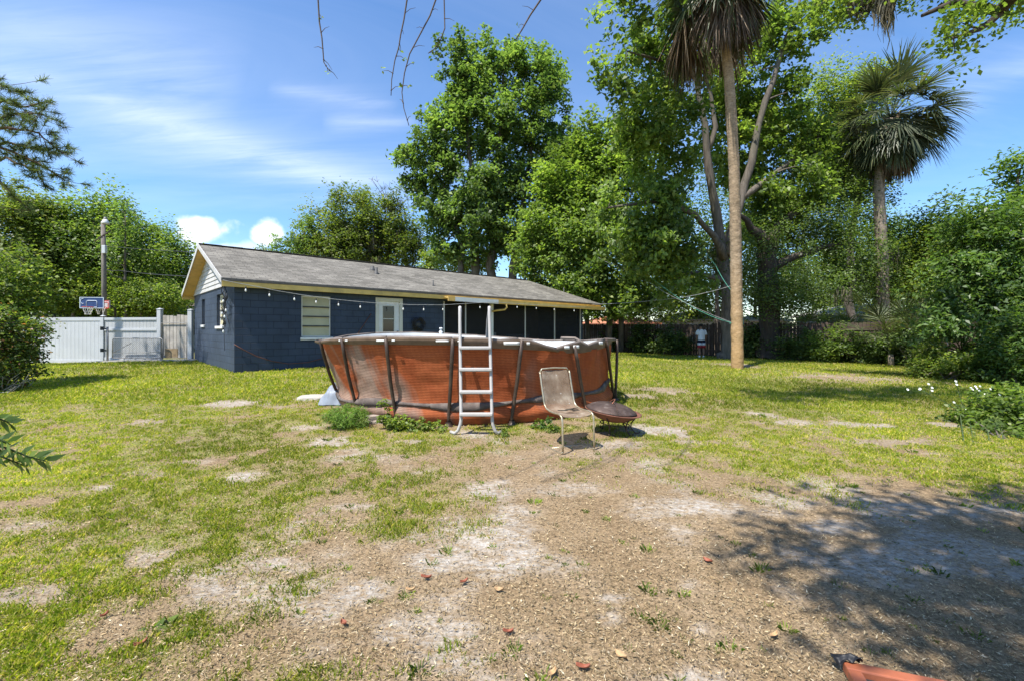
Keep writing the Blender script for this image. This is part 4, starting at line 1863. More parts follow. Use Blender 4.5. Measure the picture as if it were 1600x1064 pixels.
def liner_surface(off, ztop, bulge=1.0, wr=1.0):
    P = np.zeros((NTT, NA, 3))
    for i in range(NTT):
        tt = i / (NTT - 1)
        base = PC[:, None] + (PR + off) * np.array([np.cos(AA), np.sin(AA)])
        rim = RC[:, None] + (RR - .03 + off) * np.array([np.cos(AA), np.sin(AA)])
        zb = gz(base[0], base[1]) - .02
        zt = ztop
        # slack sheet: straight between rim and belt, a little bulge low down, folds in the sagging part
        dl = np.min(np.abs((AA[:, None] - leg_ang[None, :] + PI) % (2 * PI) - PI), 1)
        sag = .03 * np.sin(PI * tt) * np.clip(dl / .12, 0, 1)
        low = .09 * np.exp(-((tt - .12) / .12) ** 2)
        right = sstep(-1.5, -.5, np.sin(AA) * 0 + ((AA + PI) % (2 * PI) - PI)) * sstep(.6, -.2, ((AA + PI) % (2 * PI) - PI))
        fold = right * (.045 * np.sin(AA * 21 + tt * 3.0) * tt + .035 * np.sin(AA * 37 - tt * 6 + 2 * np.sin(AA * 9)) * tt ** 1.5)
        rr = -sag * .6 + low * bulge + wr * fold + wr * .03 * (fbm(AA * 14 + 3, tt * 9 + 0 * AA, 3, 3) - .5)
        nrm = np.array([np.cos(AA), np.sin(AA)])
        XY = base * (1 - tt) + rim * tt + nrm * rr
        P[i, :, 0] = XY[0]
        P[i, :, 1] = XY[1]
        P[i, :, 2] = zb * (1 - tt) + zt * tt
    return P


def polar_mesh(name, P, mat, parent):
    a, b = P.shape[:2]
    V = P.reshape(-1, 3)
    i, j = np.meshgrid(np.arange(a - 1), np.arange(b), indexing='ij')
    j2 = (j + 1) % b
    F = np.stack([i * b + j, i * b + j2, (i + 1) * b + j2, (i + 1) * b + j], -1).reshape(-1, 4)
    return fastmesh(name, V, F, mat, parent, smooth=True)


LS = liner_surface(0, zliner(AA))
lo_ = polar_mesh('outer_liner', LS, m_liner, POOL)
# arc-length / height coordinates for the weave; the seam lies at the far side
aa = (AA + 1.5 * PI) % (2 * PI)
uu = np.tile(((aa - PI * .5) * RR)[None, :], (NTT, 1)) + 0
uu = np.tile((((AA - PI / 2) % (2 * PI)) * RR * .5)[None, :], (NTT, 1))
vv = LS[:, :, 2] - LS[0, :, 2][None, :]
at = lo_.data.attributes.new('wv', 'FLOAT_VECTOR', 'POINT')
at.data.foreach_set('vector', np.stack([uu * 2, vv, 0 * vv], -1).astype(np.float32).ravel())
polar_mesh('inner_liner', liner_surface(-.05, np.where(np.sin(AA) > 0, zrim(AA) - .03, zliner(AA) + .012), wr=.5)[:, ::-1], m_inner, POOL)
# floor of the pool with stained water left in it
mb = MB()
mb.lathe([(.01, GZ(*PC) + .10), (PR - .1, GZ(*PC) + .12)], (PC[0], PC[1], 0), 64)
obj('pool_floor', mb, mat_basic('stagnant_water', (.04, .05, .035), .08, spec=.6, bump=.02), POOL)


def rail_part(pts, name='rim_rail'):
    mb = MB()
    mb.tube(pts, .028, 8)
    return obj(name, mb, m_rail, POOL)


def seg(px0, px1, back=False):
    tbl = back_px if back else front_px
    xs_ = [px0] + [p for p in tbl[:, 0] if px0 < p < px1] + [px1]
    dense = []
    for a, b in zip(xs_[:-1], xs_[1:]):
        k = max(2, int((b - a) / 12))
        dense += [a + (b - a) * i / k for i in range(k)]
    dense.append(xs_[-1])
    return [rim_pt(x_, np.interp(x_, tbl[:, 0], tbl[:, 1]) + 1.6, back) for x_ in dense]


for a, b in ((504, 536.5), (537.5, 604.5), (605.5, 707), (708, 808.5), (809.5, 868), (868.6, 906), (917, 943.5), (944.5, 961)):
    rail_part(seg(a, b))
for a, b in ((507, 585), (587, 689), (691, 808), (810, 881), (883, 958)):
    rail_part(seg(a, b, True))
# the broken rail end lying across the rim
p0, p1 = rim_pt(882, 531.5), rim_pt(903, 529.5)
rail_part([p0 + np.array([0, .5, .02]), p1 + np.array([0, .35, .0]), rim_pt(917, 540)], 'broken_rail')
# sleeve of the liner folded over the rail
mb = MB()
fa_ = np.linspace(PI + .12, 2 * PI - .12, 200)
Pg = []
for a in fa_:
    n_ = np.array([math.cos(a), math.sin(a)])
    zt, zl = float(zrim(a)), float(zliner(a))
    row = []
    for (o_, z_) in ((.034, zt - .012), (.038, zt - .05), (.012, min(zl + .004, zt - .06)), (-.002, zl - .03)):
        p = RC + n_ * (RR - .0 + o_ - .005)
        row.append((p[0], p[1], z_))
    Pg.append(row)
mb.grid(np.array(Pg))
obj('liner_sleeve', mb, m_sleeve, POOL)
# white slots cut in the sleeve beside the legs
for x0, x1, y0, y1 in ((529, 533, 531.5, 533.5), (539, 543, 531.5, 533.5), (588, 601, 531.3, 533.8), (612, 617, 531.3, 533.6), (681, 701, 531.8, 534.6), (715, 720, 532.2, 534.6), (787, 812, 534.0, 539.2), (823, 828, 534.8, 539), (882, 890, 540.8, 545), (896, 905, 539.5, 544.5), (936, 942, 533.6, 538.6)):
    mb = MB()
    k = 5
    Pg = []
    for i in range(k + 1):
        x_ = x0 + (x1 - x0) * i / k
        e_ = .5 * (1 - abs(2 * i / k - 1) ** 3)
        Pg.append([rim_pt(x_, y1 + e_ * .3, R=RR + .045), rim_pt(x_, y0 - e_ * .3, R=RR + .045)])
    mb.grid(np.array(Pg))
    obj('sleeve_slot', mb, m_inner, POOL, solid=.004)
for p, q in legs:
    mb = MB()
    n_ = np.array([p[0] - RC[0], p[1] - RC[1], 0])
    n_ /= np.linalg.norm(n_)
    mid = (p + q) / 2 + n_ * .02
    mb.tube([p + n_ * .035 - np.array([0, 0, .0]), p * .8 + q * .2 + n_ * .05, mid + n_ * .04, q + n_ * .07 + np.array([0, 0, .12]), q + n_ * .085], [.028, .029, .028, .027, .027], 8)
    lg = obj('leg', mb, m_leg, POOL)
    mb = MB()
    mb.lathe([(.07, 0), (.07, .02), (.045, .035), (.045, .07)], q + n_ * .085 - np.array([0, 0, .005]), 12)
    obj('foot', mb, m_leg, lg)
for a in (.45, 1.0, 1.6, 2.2, 2.75):
    n_ = np.array([math.cos(a), math.sin(a), 0])
    p = np.array([RC[0], RC[1], 0]) + n_ * RR
    p[2] = float(zrim(a))
    q = np.array([PC[0], PC[1], 0]) + n_ * (PR + .1)
    q[2] = GZ(q[0], q[1])
    mb = MB()
    mb.tube([p + n_ * .03, q], .034, 8)
    obj('leg', mb, m_leg, POOL)
# webbing belt threaded round the legs
mb = MB()
fa_ = np.linspace(PI - .35, 2 * PI + .25, 240)
Pg = []
for a in fa_:
    i = int(round((a % (2 * PI)) / (2 * PI) * NA)) % NA
    ax_ = math.cos(a)
    zc_ = .30 + .05 * ax_ + .03 * math.sin(3 * a) - .03 * math.sin(a * 7) + .07 * sstep(.35, .75, ax_)
    row = []
    n_ = np.array([math.cos(a), math.sin(a)])
    for k in (-1, 0, 1):
        hz_ = zc_ + k * (.045 + .02 * math.sin(a * 11))
        tt = hz_ / max(.3, (LS[-1, i, 2] - LS[0, i, 2]))
        j = min(NTT - 1, max(0, int(tt * (NTT - 1))))
        p = LS[j, i, :2] + n_ * (.022 - .012 * abs(k))
        row.append((p[0], p[1], LS[0, i, 2] + hz_))
    Pg.append(row)
mb.grid(np.array(Pg))
obj('webbing_belt', mb, m_belt, POOL, solid=.006)
# return fitting standing on the far rim
pk = rim_pt(689, 520, True)
mb = MB()
mb.lathe([(.05, -.03), (.055, .03), (.03, .05), (.03, .09), (.05, .1), (.045, .13), (.004, .14)], pk, 14)
obj('rim_fitting', mb, m_white, POOL)

# ------------------------------------------------------------------ ladder straddling the pool wall
m_lad = mat_basic('chalky_grey_plastic', (.40, .38, .36), .55, var=.08, scale=4, dirt=((.34, .3, .27), .4))
gl_ = G(742, 674)
LD = thing('pool_ladder', 'grey A-frame pool ladder standing over the pool rim', 'ladder', gl_)


def lp(px, py, Y):
    return W(px, py, Y)


Yb, Yt = 6.0, 6.36
for x_top, x_bot, foot in ((718.5, 720.5, 704), (764.5, 769, 783)):
    b0 = G(foot, 677)
    mb = MB()
    pts = [(b0[0], b0[1], b0[2] + .025)]
    z0 = b0[2]
    kn = W(x_bot, 655, Yb)
    f_ = np.array([x_bot + (foot - x_bot) * .25, 0])
    bend = W(f_[0], 672.5, Yb)
    pts += [tuple(W(x_bot + (foot - x_bot) * .6, 676.5, Yb)), tuple(W(x_bot + (foot - x_bot) * .28, 672, Yb)), tuple(W(x_bot + (foot - x_bot) * .06, 662, Yb)), tuple(kn)]
    for k in range(1, 10):
        f = k / 9
        pts.append(tuple(W(x_bot + (x_top - x_bot) * f, 655 + (488 - 655) * f, Yb + (Yt - Yb) * f)))
    tp = W(x_top, 480.5, Yt + .03)
    pts.append(tuple(W(x_top, 483, Yt + .015)))
    pts.append(tuple(tp))
    mb.tube(pts, .023, 10)
    obj('front_rail', mb, m_lad, LD)
    mb = MB()
    q0 = tp + np.array([0, .06, -.03])
    q1 = W(x_top - (0 if x_top < 740 else 2), 500, Yt + .22)
    q2 = W(x_top - (0 if x_top < 740 else 4), 540, Yt + .55)
    q3 = np.array([q2[0], Yt + .85, GZ(*PC) + .15])
    mb.tube([tp, q0, q1, q2, q3], .023, 10)
    obj('rear_rail', mb, m_lad, LD)
for k, (py, xa, xb) in enumerate(((543.5, 717.5, 768), (577, 717.5, 769), (612, 717.8, 769.5), (647, 718, 770))):
    f = (655 - py) / (655 - 488)
    Ys = Yb + (Yt - Yb) * f - .03
    a = W(xa, py, Ys)
    b = W(xb, py, Ys)
    mb = MB()
    mb.beam(a, b, .09, .046)
    obj('step', mb, m_lad, LD, bevel=.012)

# ------------------------------------------------------------------ sling chair
m_sling_t = NT('brown_sling_mesh')
t = m_sling_t
co_ = t.coord('Object')
wv = t.n('TexWave', wave_type='BANDS', bands_direction='Z')
wv.inputs['Scale'].default_value = 60
t.l(co_, wv.inputs['Vector'])
nn = t.noise(5, 5, co_, .65)
cs = t.ramp(nn, [(.3, (.17, .115, .075)), (.52, (.27, .20, .14)), (.66, (.42, .35, .27))])
spk = t.ramp(t.noise(17, 2, co_), [(.70, 0), (.73, 1)])
cs = t.mix(spk, cs, (.65, .62, .58))
pb_ = t.bsdf(cs, .8, 0, .2, t.bump(wv.outputs['Fac'], .3, .004))
tr = t.n('BsdfTransparent')
mx = t.n('MixShader')
mx.inputs[0].default_value = .66
t.l(tr.outputs[0], mx.inputs[1])
t.l(pb_, mx.inputs[2])
m_sling = t.done(mx.outputs[0])
m_tube = mat_basic('tarnished_tube', (.42, .36, .25), .35, metal=.6, var=.3, scale=9, dirt=((.22, .13, .07), .7))
CYc = 5.62
cb = G(893, 702)
CHR = thing('sling_chair', 'weathered brown mesh sling chair on bent tube legs beside the fire pit', 'chair', (cb[0], cb[1], cb[2]))
# local frame: seat looks along f, s to the viewer's right
fx, fy = .42, -.907
fv = np.array([fx, fy, 0])
sv_ = np.array([.907, .42, 0])
ORG = np.array([cb[0] - .04, cb[1] + .12, cb[2]])


def cp_(s, f, z):
    return ORG + sv_ * s * .96 + fv * f + np.array([0, 0, z * 1.1])


prof = [(-.30, .84), (-.285, .80), (-.25, .68), (-.215, .58), (-.19, .50), (-.165, .455), (-.12, .425), (-.04, .41), (.06, .405), (.16, .41), (.225, .405), (.25, .39)]
hw = .215
Pg = []
for f, z in prof:
    row = []
    for k in range(9):
        s = -hw + 2 * hw * k / 8
        c_ = 1 - (s / hw) ** 2
        row.append(cp_(s * (1.0 if z < .5 else 1 - .05 * (z - .5) / .34), f - (.03 * c_ if z > .46 else 0), z - (.022 * c_ if z < .46 else 0)))
    Pg.append(row)
mb = MB()
mb.grid(np.array(Pg))
obj('sling_seat', mb, m_sling, CHR, solid=.006, sub=1)
mb = MB()
mb.tube([cp_(-hw, -.302, .825), cp_(-hw * .9, -.31, .855), cp_(0, -.325, .862), cp_(hw * .9, -.31, .855), cp_(hw, -.302, .825)], .011, 8)
obj('top_rail', mb, m_tube, CHR)
for sd_ in (-1, 1):
    s = sd_ * (hw + .012)
    mb = MB()
    pts = [cp_(s, -.302, .825)] + [cp_(s, f, z) for f, z in prof[1:-2]] + [cp_(s, .20, .405), cp_(s, .235, .385), cp_(s, .25, .34), cp_(s, .255, .22), cp_(s, .26, .10), cp_(s, .262, .03)]
    mb.tube(pts, .0125, 8)
    obj('side_frame', mb, m_tube, CHR)
    mb = MB()
    mb.tube([cp_(s, .262, .03), cp_(s, .25, .008), cp_(s, .20, .0), cp_(s, -.05, -.002), cp_(s, -.28, .0)], .0125, 8)
    obj('ground_runner', mb, m_tube, CHR)
mb = MB()
mb.tube([cp_(-hw, -.02, .0), cp_(hw, -.02, .0)], .0115, 8)
obj('cross_bar', mb, m_tube, CHR)

# dry twigs lying on the seat
for i, (s, f, ln, a) in enumerate(((-.02, .06, .26, .35), (.06, .02, .22, -.2), (.02, .10, .18, .9))):
    mb = MB()
    c = cp_(s, f, .415)
    d = sv_ * math.cos(a) + fv * math.sin(a)
    g_ = np.random.default_rng(60 + i)
    pts = [c + d * ln * (k / 5 - .5) + np.array([0, 0, .006 + .012 * g_.random()]) for k in range(6)]
    mb.tube(pts, [.006, .007, .007, .006, .005, .003], 6)
    mb.tube([pts[2], pts[2] + (d + .7 * fv) * .06 + np.array([0, 0, .02])], [.004, .002], 5)
    o = obj('dry_twig', mb, m_bark_dark)
    tag(o, ('longest dry twig lying across the mesh chair seat', 'dry twig nearest the chair back on the mesh seat', 'short crooked twig near the front edge of the mesh seat')[i], 'twig', 'twigs on the chair')

# ------------------------------------------------------------------ fire pit
m_rust = mat_basic('rusty_bowl', (.20, .085, .055), .75, metal=.25, var=.3, scale=7, bump=.3, dirt=((.11, .06, .045), .7))
m_lid_t = NT('sooty_lid_mesh')
t = m_lid_t
co_ = t.coord('Object')
cl_ = t.ramp(t.noise(9, 5, co_, .6), [(.3, (.06, .042, .036)), (.6, (.12, .085, .072)), (.75, (.27, .22, .19))])
pb_ = t.bsdf(cl_, .6, .3, .3)
tr = t.n('BsdfTransparent')
mx = t.n('MixShader')
mx.inputs[0].default_value = .8
t.l(tr.outputs[0], mx.inputs[1])
t.l(pb_, mx.inputs[2])
m_lid = t.done(mx.outputs[0])
m_iron = mat_basic('dark_iron', (.05, .035, .03), .6, metal=.5, var=.4, scale=12, dirt=((.2, .11, .07), .6))
fb = G(964, 676)
FP = thing('fire_pit', 'rusty round fire pit bowl with domed mesh lid on thin iron legs', 'fire pit', fb)
bc = np.array([fb[0] - .055, fb[1] + .0, fb[2] + .30])
Rt = Matrix.Rotation(math.radians(7), 3, 'Y') @ Matrix.Rotation(math.radians(2), 3, 'X')
mb = MB()
mb.lathe([(.01, -.135), (.12, -.13), (.22, -.10), (.30, -.05), (.335, -.012), (.375, -.004), (.388, .004), (.385, .012), (.34, .006), (.325, -.01), (.29, -.045), (.21, -.09), (.01, -.12)], bc, 48, Rt)
obj('bowl', mb, m_rust, FP)
mb = MB()
mb.lathe([(.335, .008), (.335, .02), (.325, .03), (.28, .064), (.21, .092), (.12, .108), (.01, .114)], bc + np.array([-.03, 0, .004]), 48, Rt)
ld = obj('lid', mb, m_lid, FP, solid=.003)
mb = MB()
for z_, r_ in ((.02, .34),):
    pts = [bc + np.array([-.03, 0, 0]) + np.array(Rt @ Vector((r_ * math.cos(a), r_ * math.sin(a), z_))) for a in np.linspace(0, 2 * PI, 40)]
    mb.tube(pts, .009, 6)
pts = [bc + np.array([-.03, 0, 0]) + np.array(Rt @ Vector((.02, -r_, z_))) for r_, z_ in ((.335, .025), (.28, .072), (.2, .1), (.1, .116), (0, .121), (-.1, .116), (-.2, .1), (-.335, .025))]
mb.tube(pts, .006, 6)
obj('lid_rim', mb, m_iron, ld)
mb = MB()
hx = bc + np.array([-.03, .0, .118])
pts = [hx + np.array(Rt @ Vector((.0 + .05 * math.sin(a * PI), (a - .5) * .16 + .0, .055 * math.sin(a * PI)))) for a in np.linspace(0, 1, 12)]
mb.tube(pts, .006, 6)
obj('lid_handle', mb, mat_basic('copper_wire', (.38, .16, .10), .5, metal=.6), ld)
for a in (-2.05, -1.0, -.25, .75, 2.1):
    d = np.array([math.cos(a), math.sin(a), 0])
    top = bc + np.array(Rt @ Vector((.30 * d[0], .30 * d[1], -.05)))
    ft = np.array([fb[0] - .02 + .27 * d[0], fb[1] + .24 * d[1], 0])
    ft[2] = GZ(ft[0], ft[1]) + .01
    mb = MB()
    mid = top * .4 + ft * .6 - d * .06
    mb.tube([top, top * .7 + ft * .3 - d * .05, mid, ft, ft + d * .045 + np.array([0, 0, .012]), ft + d * .055 + np.array([0, 0, .035])], .009, 7)
    obj('leg', mb, m_iron, FP)
mb = MB()
mb.tube([np.array([fb[0] - .03 + .2 * math.cos(a), fb[1] + .2 * math.sin(a), fb[2] + .13 - .02 * math.cos(a)]) for a in np.linspace(0, 2 * PI, 36)], .007, 6)
obj('leg_ring', mb, m_iron, FP)

# ------------------------------------------------------------------ slabs, boards, tarpaulin scraps round the pool
m_slab = mat_basic('pale_slab', (.42, .385, .34), .9, var=.15, scale=5, bump=.3)
m_board = mat_basic('weathered_board', (.30, .25, .21), .9, var=.25, scale=6, bump=.4)
m_tarp = mat_basic('blue_grey_tarp', (.22, .25, .30), .5, var=.2, scale=5, dirt=((.5, .5, .5), .5))


def slab_obj(name, cpx, ln, wd_, th, rot, mat, label, cat, grp=None, seed=0):
    c = G(*cpx)
    gg = np.random.default_rng(seed)
    k = 12
    V = []
    for z_ in (0, th):
        for i in range(k):
            a = 2 * PI * i / k
            e = (abs(math.cos(a)) ** 4 + abs(math.sin(a)) ** 4) ** -.25
            r = e * (1 + .05 * gg.normal()) * (1 - .03 * (z_ > 0))
            x_, y_ = ln / 2 * r * math.cos(a), wd_ / 2 * r * math.sin(a)
            V.append((c[0] + x_ * math.cos(rot) - y_ * math.sin(rot), c[1] + x_ * math.sin(rot) + y_ * math.cos(rot), c[2] - .01 + z_))
    mb = MB()
    mb.add(V, [tuple(range(k))[::-1], tuple(range(k, 2 * k))] + [(i, (i + 1) % k, (i + 1) % k + k, i + k) for i in range(k)])
    o = obj(name, mb, mat, bevel=.006)
    return tag(o, label, cat, grp)


slab_obj('concrete_slab', (492, 622), .62, .5, .06, .2, m_slab, 'pale concrete slab lying on the grass left of the pool', 'slab', seed=1)
slab_obj('concrete_block', (586, 656), .3, .16, .09, .5, m_board, 'grey-brown block half under the pool liner behind the green weeds', 'block', seed=2)
slab_obj('weathered_plank', (600, 660), .55, .13, .035, -.1, m_board, 'flat weathered plank at the foot of the pool', 'plank', seed=3)


def crumpled(name, cpx, sx_, sy_, h, mat, label, cat, seed):
    c = G(*cpx)
    n_ = 16
    Pg = np.zeros((n_, n_, 3))
    for i in range(n_):
        for j in range(n_):
            u, v = i / (n_ - 1) - .5, j / (n_ - 1) - .5
            e = max(0, 1 - (2 * max(abs(u), abs(v))) ** 3)
            z_ = h * e * (.25 + 1.5 * float(fbm(u * 5 + seed, v * 5, seed, 3)) ** 1.5)
            x_ = c[0] + sx_ * u * (1 + .25 * (float(vnoise(v * 4, u * 3, seed + 2)) - .5))
            y_ = c[1] + sy_ * v * (1 + .25 * (float(vnoise(u * 4, v * 3, seed + 3)) - .5))
            Pg[i, j] = (x_, y_, GZ(x_, y_) + .004 + z_)
    mb = MB()
    mb.grid(Pg)
    o = obj(name, mb, mat, solid=.004, sub=1)
    return tag(o, label, cat)


crumpled('crumpled_tarp', (527, 629), .5, .55, .34, m_tarp, 'crumpled blue-grey tarpaulin heaped against the left side of the pool', 'tarpaulin', 5)
crumpled('tarp_scrap', (655, 656), .22, .18, .14, m_tarp, 'small blue-grey scrap of tarpaulin poking out under the pool belt', 'tarpaulin', 9)

def GH(px, py, h):
    Y = FPX * (CAMZ - h) / (py - HZ)
    x = (px - CX) / FPX * Y
    return np.array([x, Y, GZ(x, Y)])


# reddish frame with a dark panel lying at the bottom right
m_terra = mat_basic('red_brown_paint', (.34, .105, .05), .4, var=.2, scale=6, spec=.5, dirt=((.2, .07, .04), .5))
m_panel = mat_basic('dark_panel', (.035, .03, .032), .6, var=.3)
fa0 = GH(1316, 1040, .055)
fa1 = GH(1446, 1066, .055)
e1_ = fa1 - fa0
e1_[2] = 0
Lx = np.linalg.norm(e1_)
e1_ /= Lx
e2_ = np.array([e1_[1], -e1_[0], 0])
if e2_[1] > 0:
    e2_ = -e2_
WF = thing('panel_board', 'red-brown painted frame with a dark panel and black wrapped corner lying on the shaded dirt', 'frame', fa0)
FR0 = np.array([fa0[0], fa0[1], fa0[2] + .012])
LX, LY, BW, TH = .85, .62, .052, .045


def fpnt(a, b, z=0):
    return FR0 + e1_ * a + e2_ * b + np.array([0, 0, z])


for a0, b0, a1, b1 in ((0, BW / 2, LX, BW / 2), (0, LY - BW / 2, LX, LY - BW / 2)):
    mb = MB()
    mb.beam(fpnt(a0, b0, TH / 2), fpnt(a1, b1, TH / 2), BW, TH)
    obj('frame_rail', mb, m_terra, WF, bevel=.006)
for a_ in (BW / 2, LX - BW / 2):
    mb = MB()
    mb.beam(fpnt(a_, BW + .001, TH / 2 - .002), fpnt(a_, LY - BW - .001, TH / 2 - .002), BW, TH)
    obj('frame_rail', mb, m_terra, WF, bevel=.006)
mb = MB()
mb.box(fpnt(LX / 2, LY / 2, .012), (LX - 2 * BW - .004, LY - 2 * BW - .004, .012), Matrix.Rotation(math.atan2(e1_[1], e1_[0]), 3, 'Z'))
obj('panel', mb, m_panel, WF)
mb = MB()
n_ = 10
Pg = np.zeros((n_, n_, 3))
for i in range(n_):
    for j in range(n_):
        u, v = i / (n_ - 1), j / (n_ - 1)
        Pg[i, j] = fpnt(-.035 + .105 * u, -.04 + .06 * v, .006 + (.052 if (u > .3 and v > .5) else .03) * (.5 + float(vnoise(u * 5, v * 5, 3))))
mb.grid(Pg)
obj('black_corner_wrap', mb, m_black, WF, solid=.004, sub=1)

# ------------------------------------------------------------------ the larger dry leaves on the bare ground
m_dry = mat_basic('red_dry_leaf', (.24, .075, .04), .6, var=.3, scale=30, bump=.2)
m_dry2 = mat_basic('tan_dry_leaf', (.42, .27, .14), .7, var=.3, scale=30, bump=.2)
LV = [(666, 906, .05, 0.1, 0, 'red dry leaf on the pale sand, left one of the pair'), (725, 913, .045, .8, 0, 'dark red dry leaf on the sand, right one of the pair'),
      (794, 992, .042, .2, 0, 'red dry leaf alone on the brown dirt near the photo centre'), (911, 1048, .05, .0, 0, 'red dry leaf nearest the bottom edge of the photo'),
      (863, 1058, .045, .9, 1, 'curled tan leaf near the bottom edge beside the red leaf'), (537, 979, .04, 2.4, 0, 'orange dry leaf at the left end of the bare dirt'),
      (220, 1011, .045, 1.2, 0, 'red dry leaf between two grass tufts at lower left'), (163, 966, .035, 1.5, 0, 'small red leaf in the left grass'),
      (641, 926, .04, .2, 1, 'thin tan leaf just left of the red pair'), (780, 926, .045, 2.9, 1, 'curved tan leaf right of the red pair on dirt'),
      (1106, 880, .05, 2.2, 0, 'rusty leaf beside the small green tuft at the shadow edge'), (970, 1030, .05, 2.3, 1, 'tan leaf lying beside a green sprig near the bottom'),
      (1209, 998, .045, .5, 1, 'tan leaf at the edge of the big tree shadow')]
for i, (px, py, sz_, rot, kd, lab) in enumerate(LV):
    sz_ *= .82
    c = G(px, py)
    mb = MB()
    n_ = 8
    Pg = []
    for k in range(n_ + 1):
        f = k / n_
        w_ = sz_ * .36 * math.sin(PI * min(1, f * .96 + .02)) ** .8
        row = []
        for q in (-1, -.5, 0, .5, 1):
            x_ = sz_ * (f - .5) * 1.5
            y_ = w_ * q
            z_ = .012 + .012 * abs(q) ** 1.4 + .012 * (2 * f - 1) ** 2 + .004 * math.sin(5 * f + q)
            row.append((c[0] + x_ * math.cos(rot) - y_ * math.sin(rot), c[1] + x_ * math.sin(rot) + y_ * math.cos(rot), c[2] + z_))
        Pg.append(row)
    mb.grid(np.array(Pg))
    tag(obj('fallen_leaf', mb, m_dry2 if kd else m_dry, solid=.0012), lab, 'leaf', 'fallen leaves on the dirt')
# ------------------------------------------------------------------ trees
def base_at(px, Y):
    x = (px - CX) / FPX * Y
    return np.array([x, Y, GZ(x, Y)])


def st_from(b, r, *pts):
    return [(b[0], b[1], b[2] - .1, r * 1.25), (b[0], b[1], b[2] + .35, r)] + [(*W(px, py, Y), rr) for px, py, Y, rr in pts]


# far left wood: separate crowns
def simple_tree(name, label, cat, px, Y, lobes, ncl, nlf, leaf, clr, lm, bm=None, r=.22, seed=1, group=None, **kw):
    b = base_at(px, Y)
    top = np.mean([l[0] for l in lobes], 0)
    hi = max(lobes, key=lambda l: l[0][2])
    mid = b * .5 + top * .5
    st = [(b[0], b[1], b[2] - .1, r * 1.3), (b[0], b[1], b[2] + .5, r), (mid[0], mid[1], mid[2], r * .7), (*hi[0], r * .2)]
    return grow_tree(name, label, cat, [st], lobes, ncl, nlf, leaf, clr, lm, bm or m_bark, group, seed, base=b, **kw)


GL = 'trees beyond the white fence'
simple_tree('broadleaf_tree', 'rounded dark green tree with the highest dome beyond the white fence', 'tree', 140, 30,
            [L(140, 385, 30, 62, 78), L(150, 350, 30, 42, 42), L(105, 390, 31, 50, 62), L(182, 395, 30, 42, 50), L(135, 450, 30, 60, 50)], 190, 34000, .21, .95, m_leaf_std, seed=21, group=GL, r=.3)
simple_tree('broadleaf_tree', 'dark shaded tree at the far left edge below the pine boughs', 'tree', 30, 28,
            [L(22, 365, 28, 55, 55), L(55, 335, 28, 42, 30), L(15, 430, 28, 60, 60), L(70, 410, 28, 45, 55)], 150, 27000, .2, .95, m_leaf_olive, seed=22, group=GL, r=.3)
simple_tree('broadleaf_tree', 'yellowish green tree between the lamp pole and the house gable', 'tree', 232, 31,
            [L(240, 415, 31, 52, 55), L(225, 385, 31, 35, 35), L(268, 435, 31, 26, 52), L(205, 440, 31, 40, 50), L(250, 470, 31, 50, 40)], 160, 30000, .19, .95, m_leaf_std, seed=23, group=GL, r=.28)
simple_tree('broadleaf_tree', 'sparse tall bluish tree rising above the others beside the lamp pole', 'tree', 196, 27.5,
            [L(196, 335, 27.5, 24, 18), L(203, 362, 27.5, 22, 24), L(190, 400, 27.5, 22, 40)], 40, 1700, .17, .5, m_leaf_blue, seed=24, group=GL, r=.12)
simple_tree('broadleaf_tree', 'pale olive spreading tree low over the fence left of the lamp pole', 'tree', 112, 28,
            [L(118, 437, 28, 40, 18), L(92, 462, 28, 40, 26), L(140, 460, 28, 26, 22)], 90, 14000, .15, .6, m_leaf_light, seed=25, group=GL, r=.12)
simple_tree('broadleaf_tree', 'low light green tree over the fence right of the lamp pole', 'tree', 226, 28,
            [L(215, 462, 28, 36, 20), L(250, 470, 28, 36, 24), L(190, 472, 28, 26, 20)], 90, 13000, .15, .6, m_leaf_light, seed=26, group=GL, r=.12)
simple_tree('broadleaf_tree', 'olive tree filling the gap behind the gable end of the house', 'tree', 268, 38,
            [L(275, 455, 38, 30, 40), L(300, 470, 38, 30, 30)], 60, 9000, .2, .9, m_leaf_olive, seed=27, group=GL, r=.2)

# near bushes at the left edge
shrub('leafy_bush', 'tall light green bush at the left edge above the viny bush', [L(2, 445, 10.4, 48, 58), L(24, 470, 10.4, 28, 44), L(-30, 480, 10.4, 50, 80)], 120, 9500, .095, .28, m_leaf_light, seed=31, cat='bush', up=.5)
shrub('viny_bush', 'darker bush of tangled reddish vines at the left edge with dead branches at its foot', [L(22, 525, 9.7, 30, 46), L(-8, 550, 9.6, 48, 64), L(-50, 560, 9.6, 60, 70), L(12, 585, 9.7, 24, 18)], 150, 12000, .075, .26, m_leaf_vine, seed=32, cat='bush', up=.4)
bb = np.array(G(10, 612))
gq = np.random.default_rng(77)
mb = MB()
for k in range(12):
    a = gq.random() * 2 - 1
    p = bb + np.array([gq.normal() * .15, gq.normal() * .15, .02])
    q = p + np.array([.25 + .35 * gq.random(), -.25 * gq.random(), .12 + .3 * gq.random()])
    m_ = (p + q) / 2 + gq.normal(size=3) * .05 + np.array([0, 0, .05])
    mb.tube([p, m_, q], [.012, .008, .003], 5)
    mb.tube([m_, m_ + gq.normal(size=3) * .12], [.006, .002], 5)
o = obj('dead_branch', mb, m_greywood)
tag(o, 'bleached bundle of dead branches under the viny bush at the left edge', 'branch')

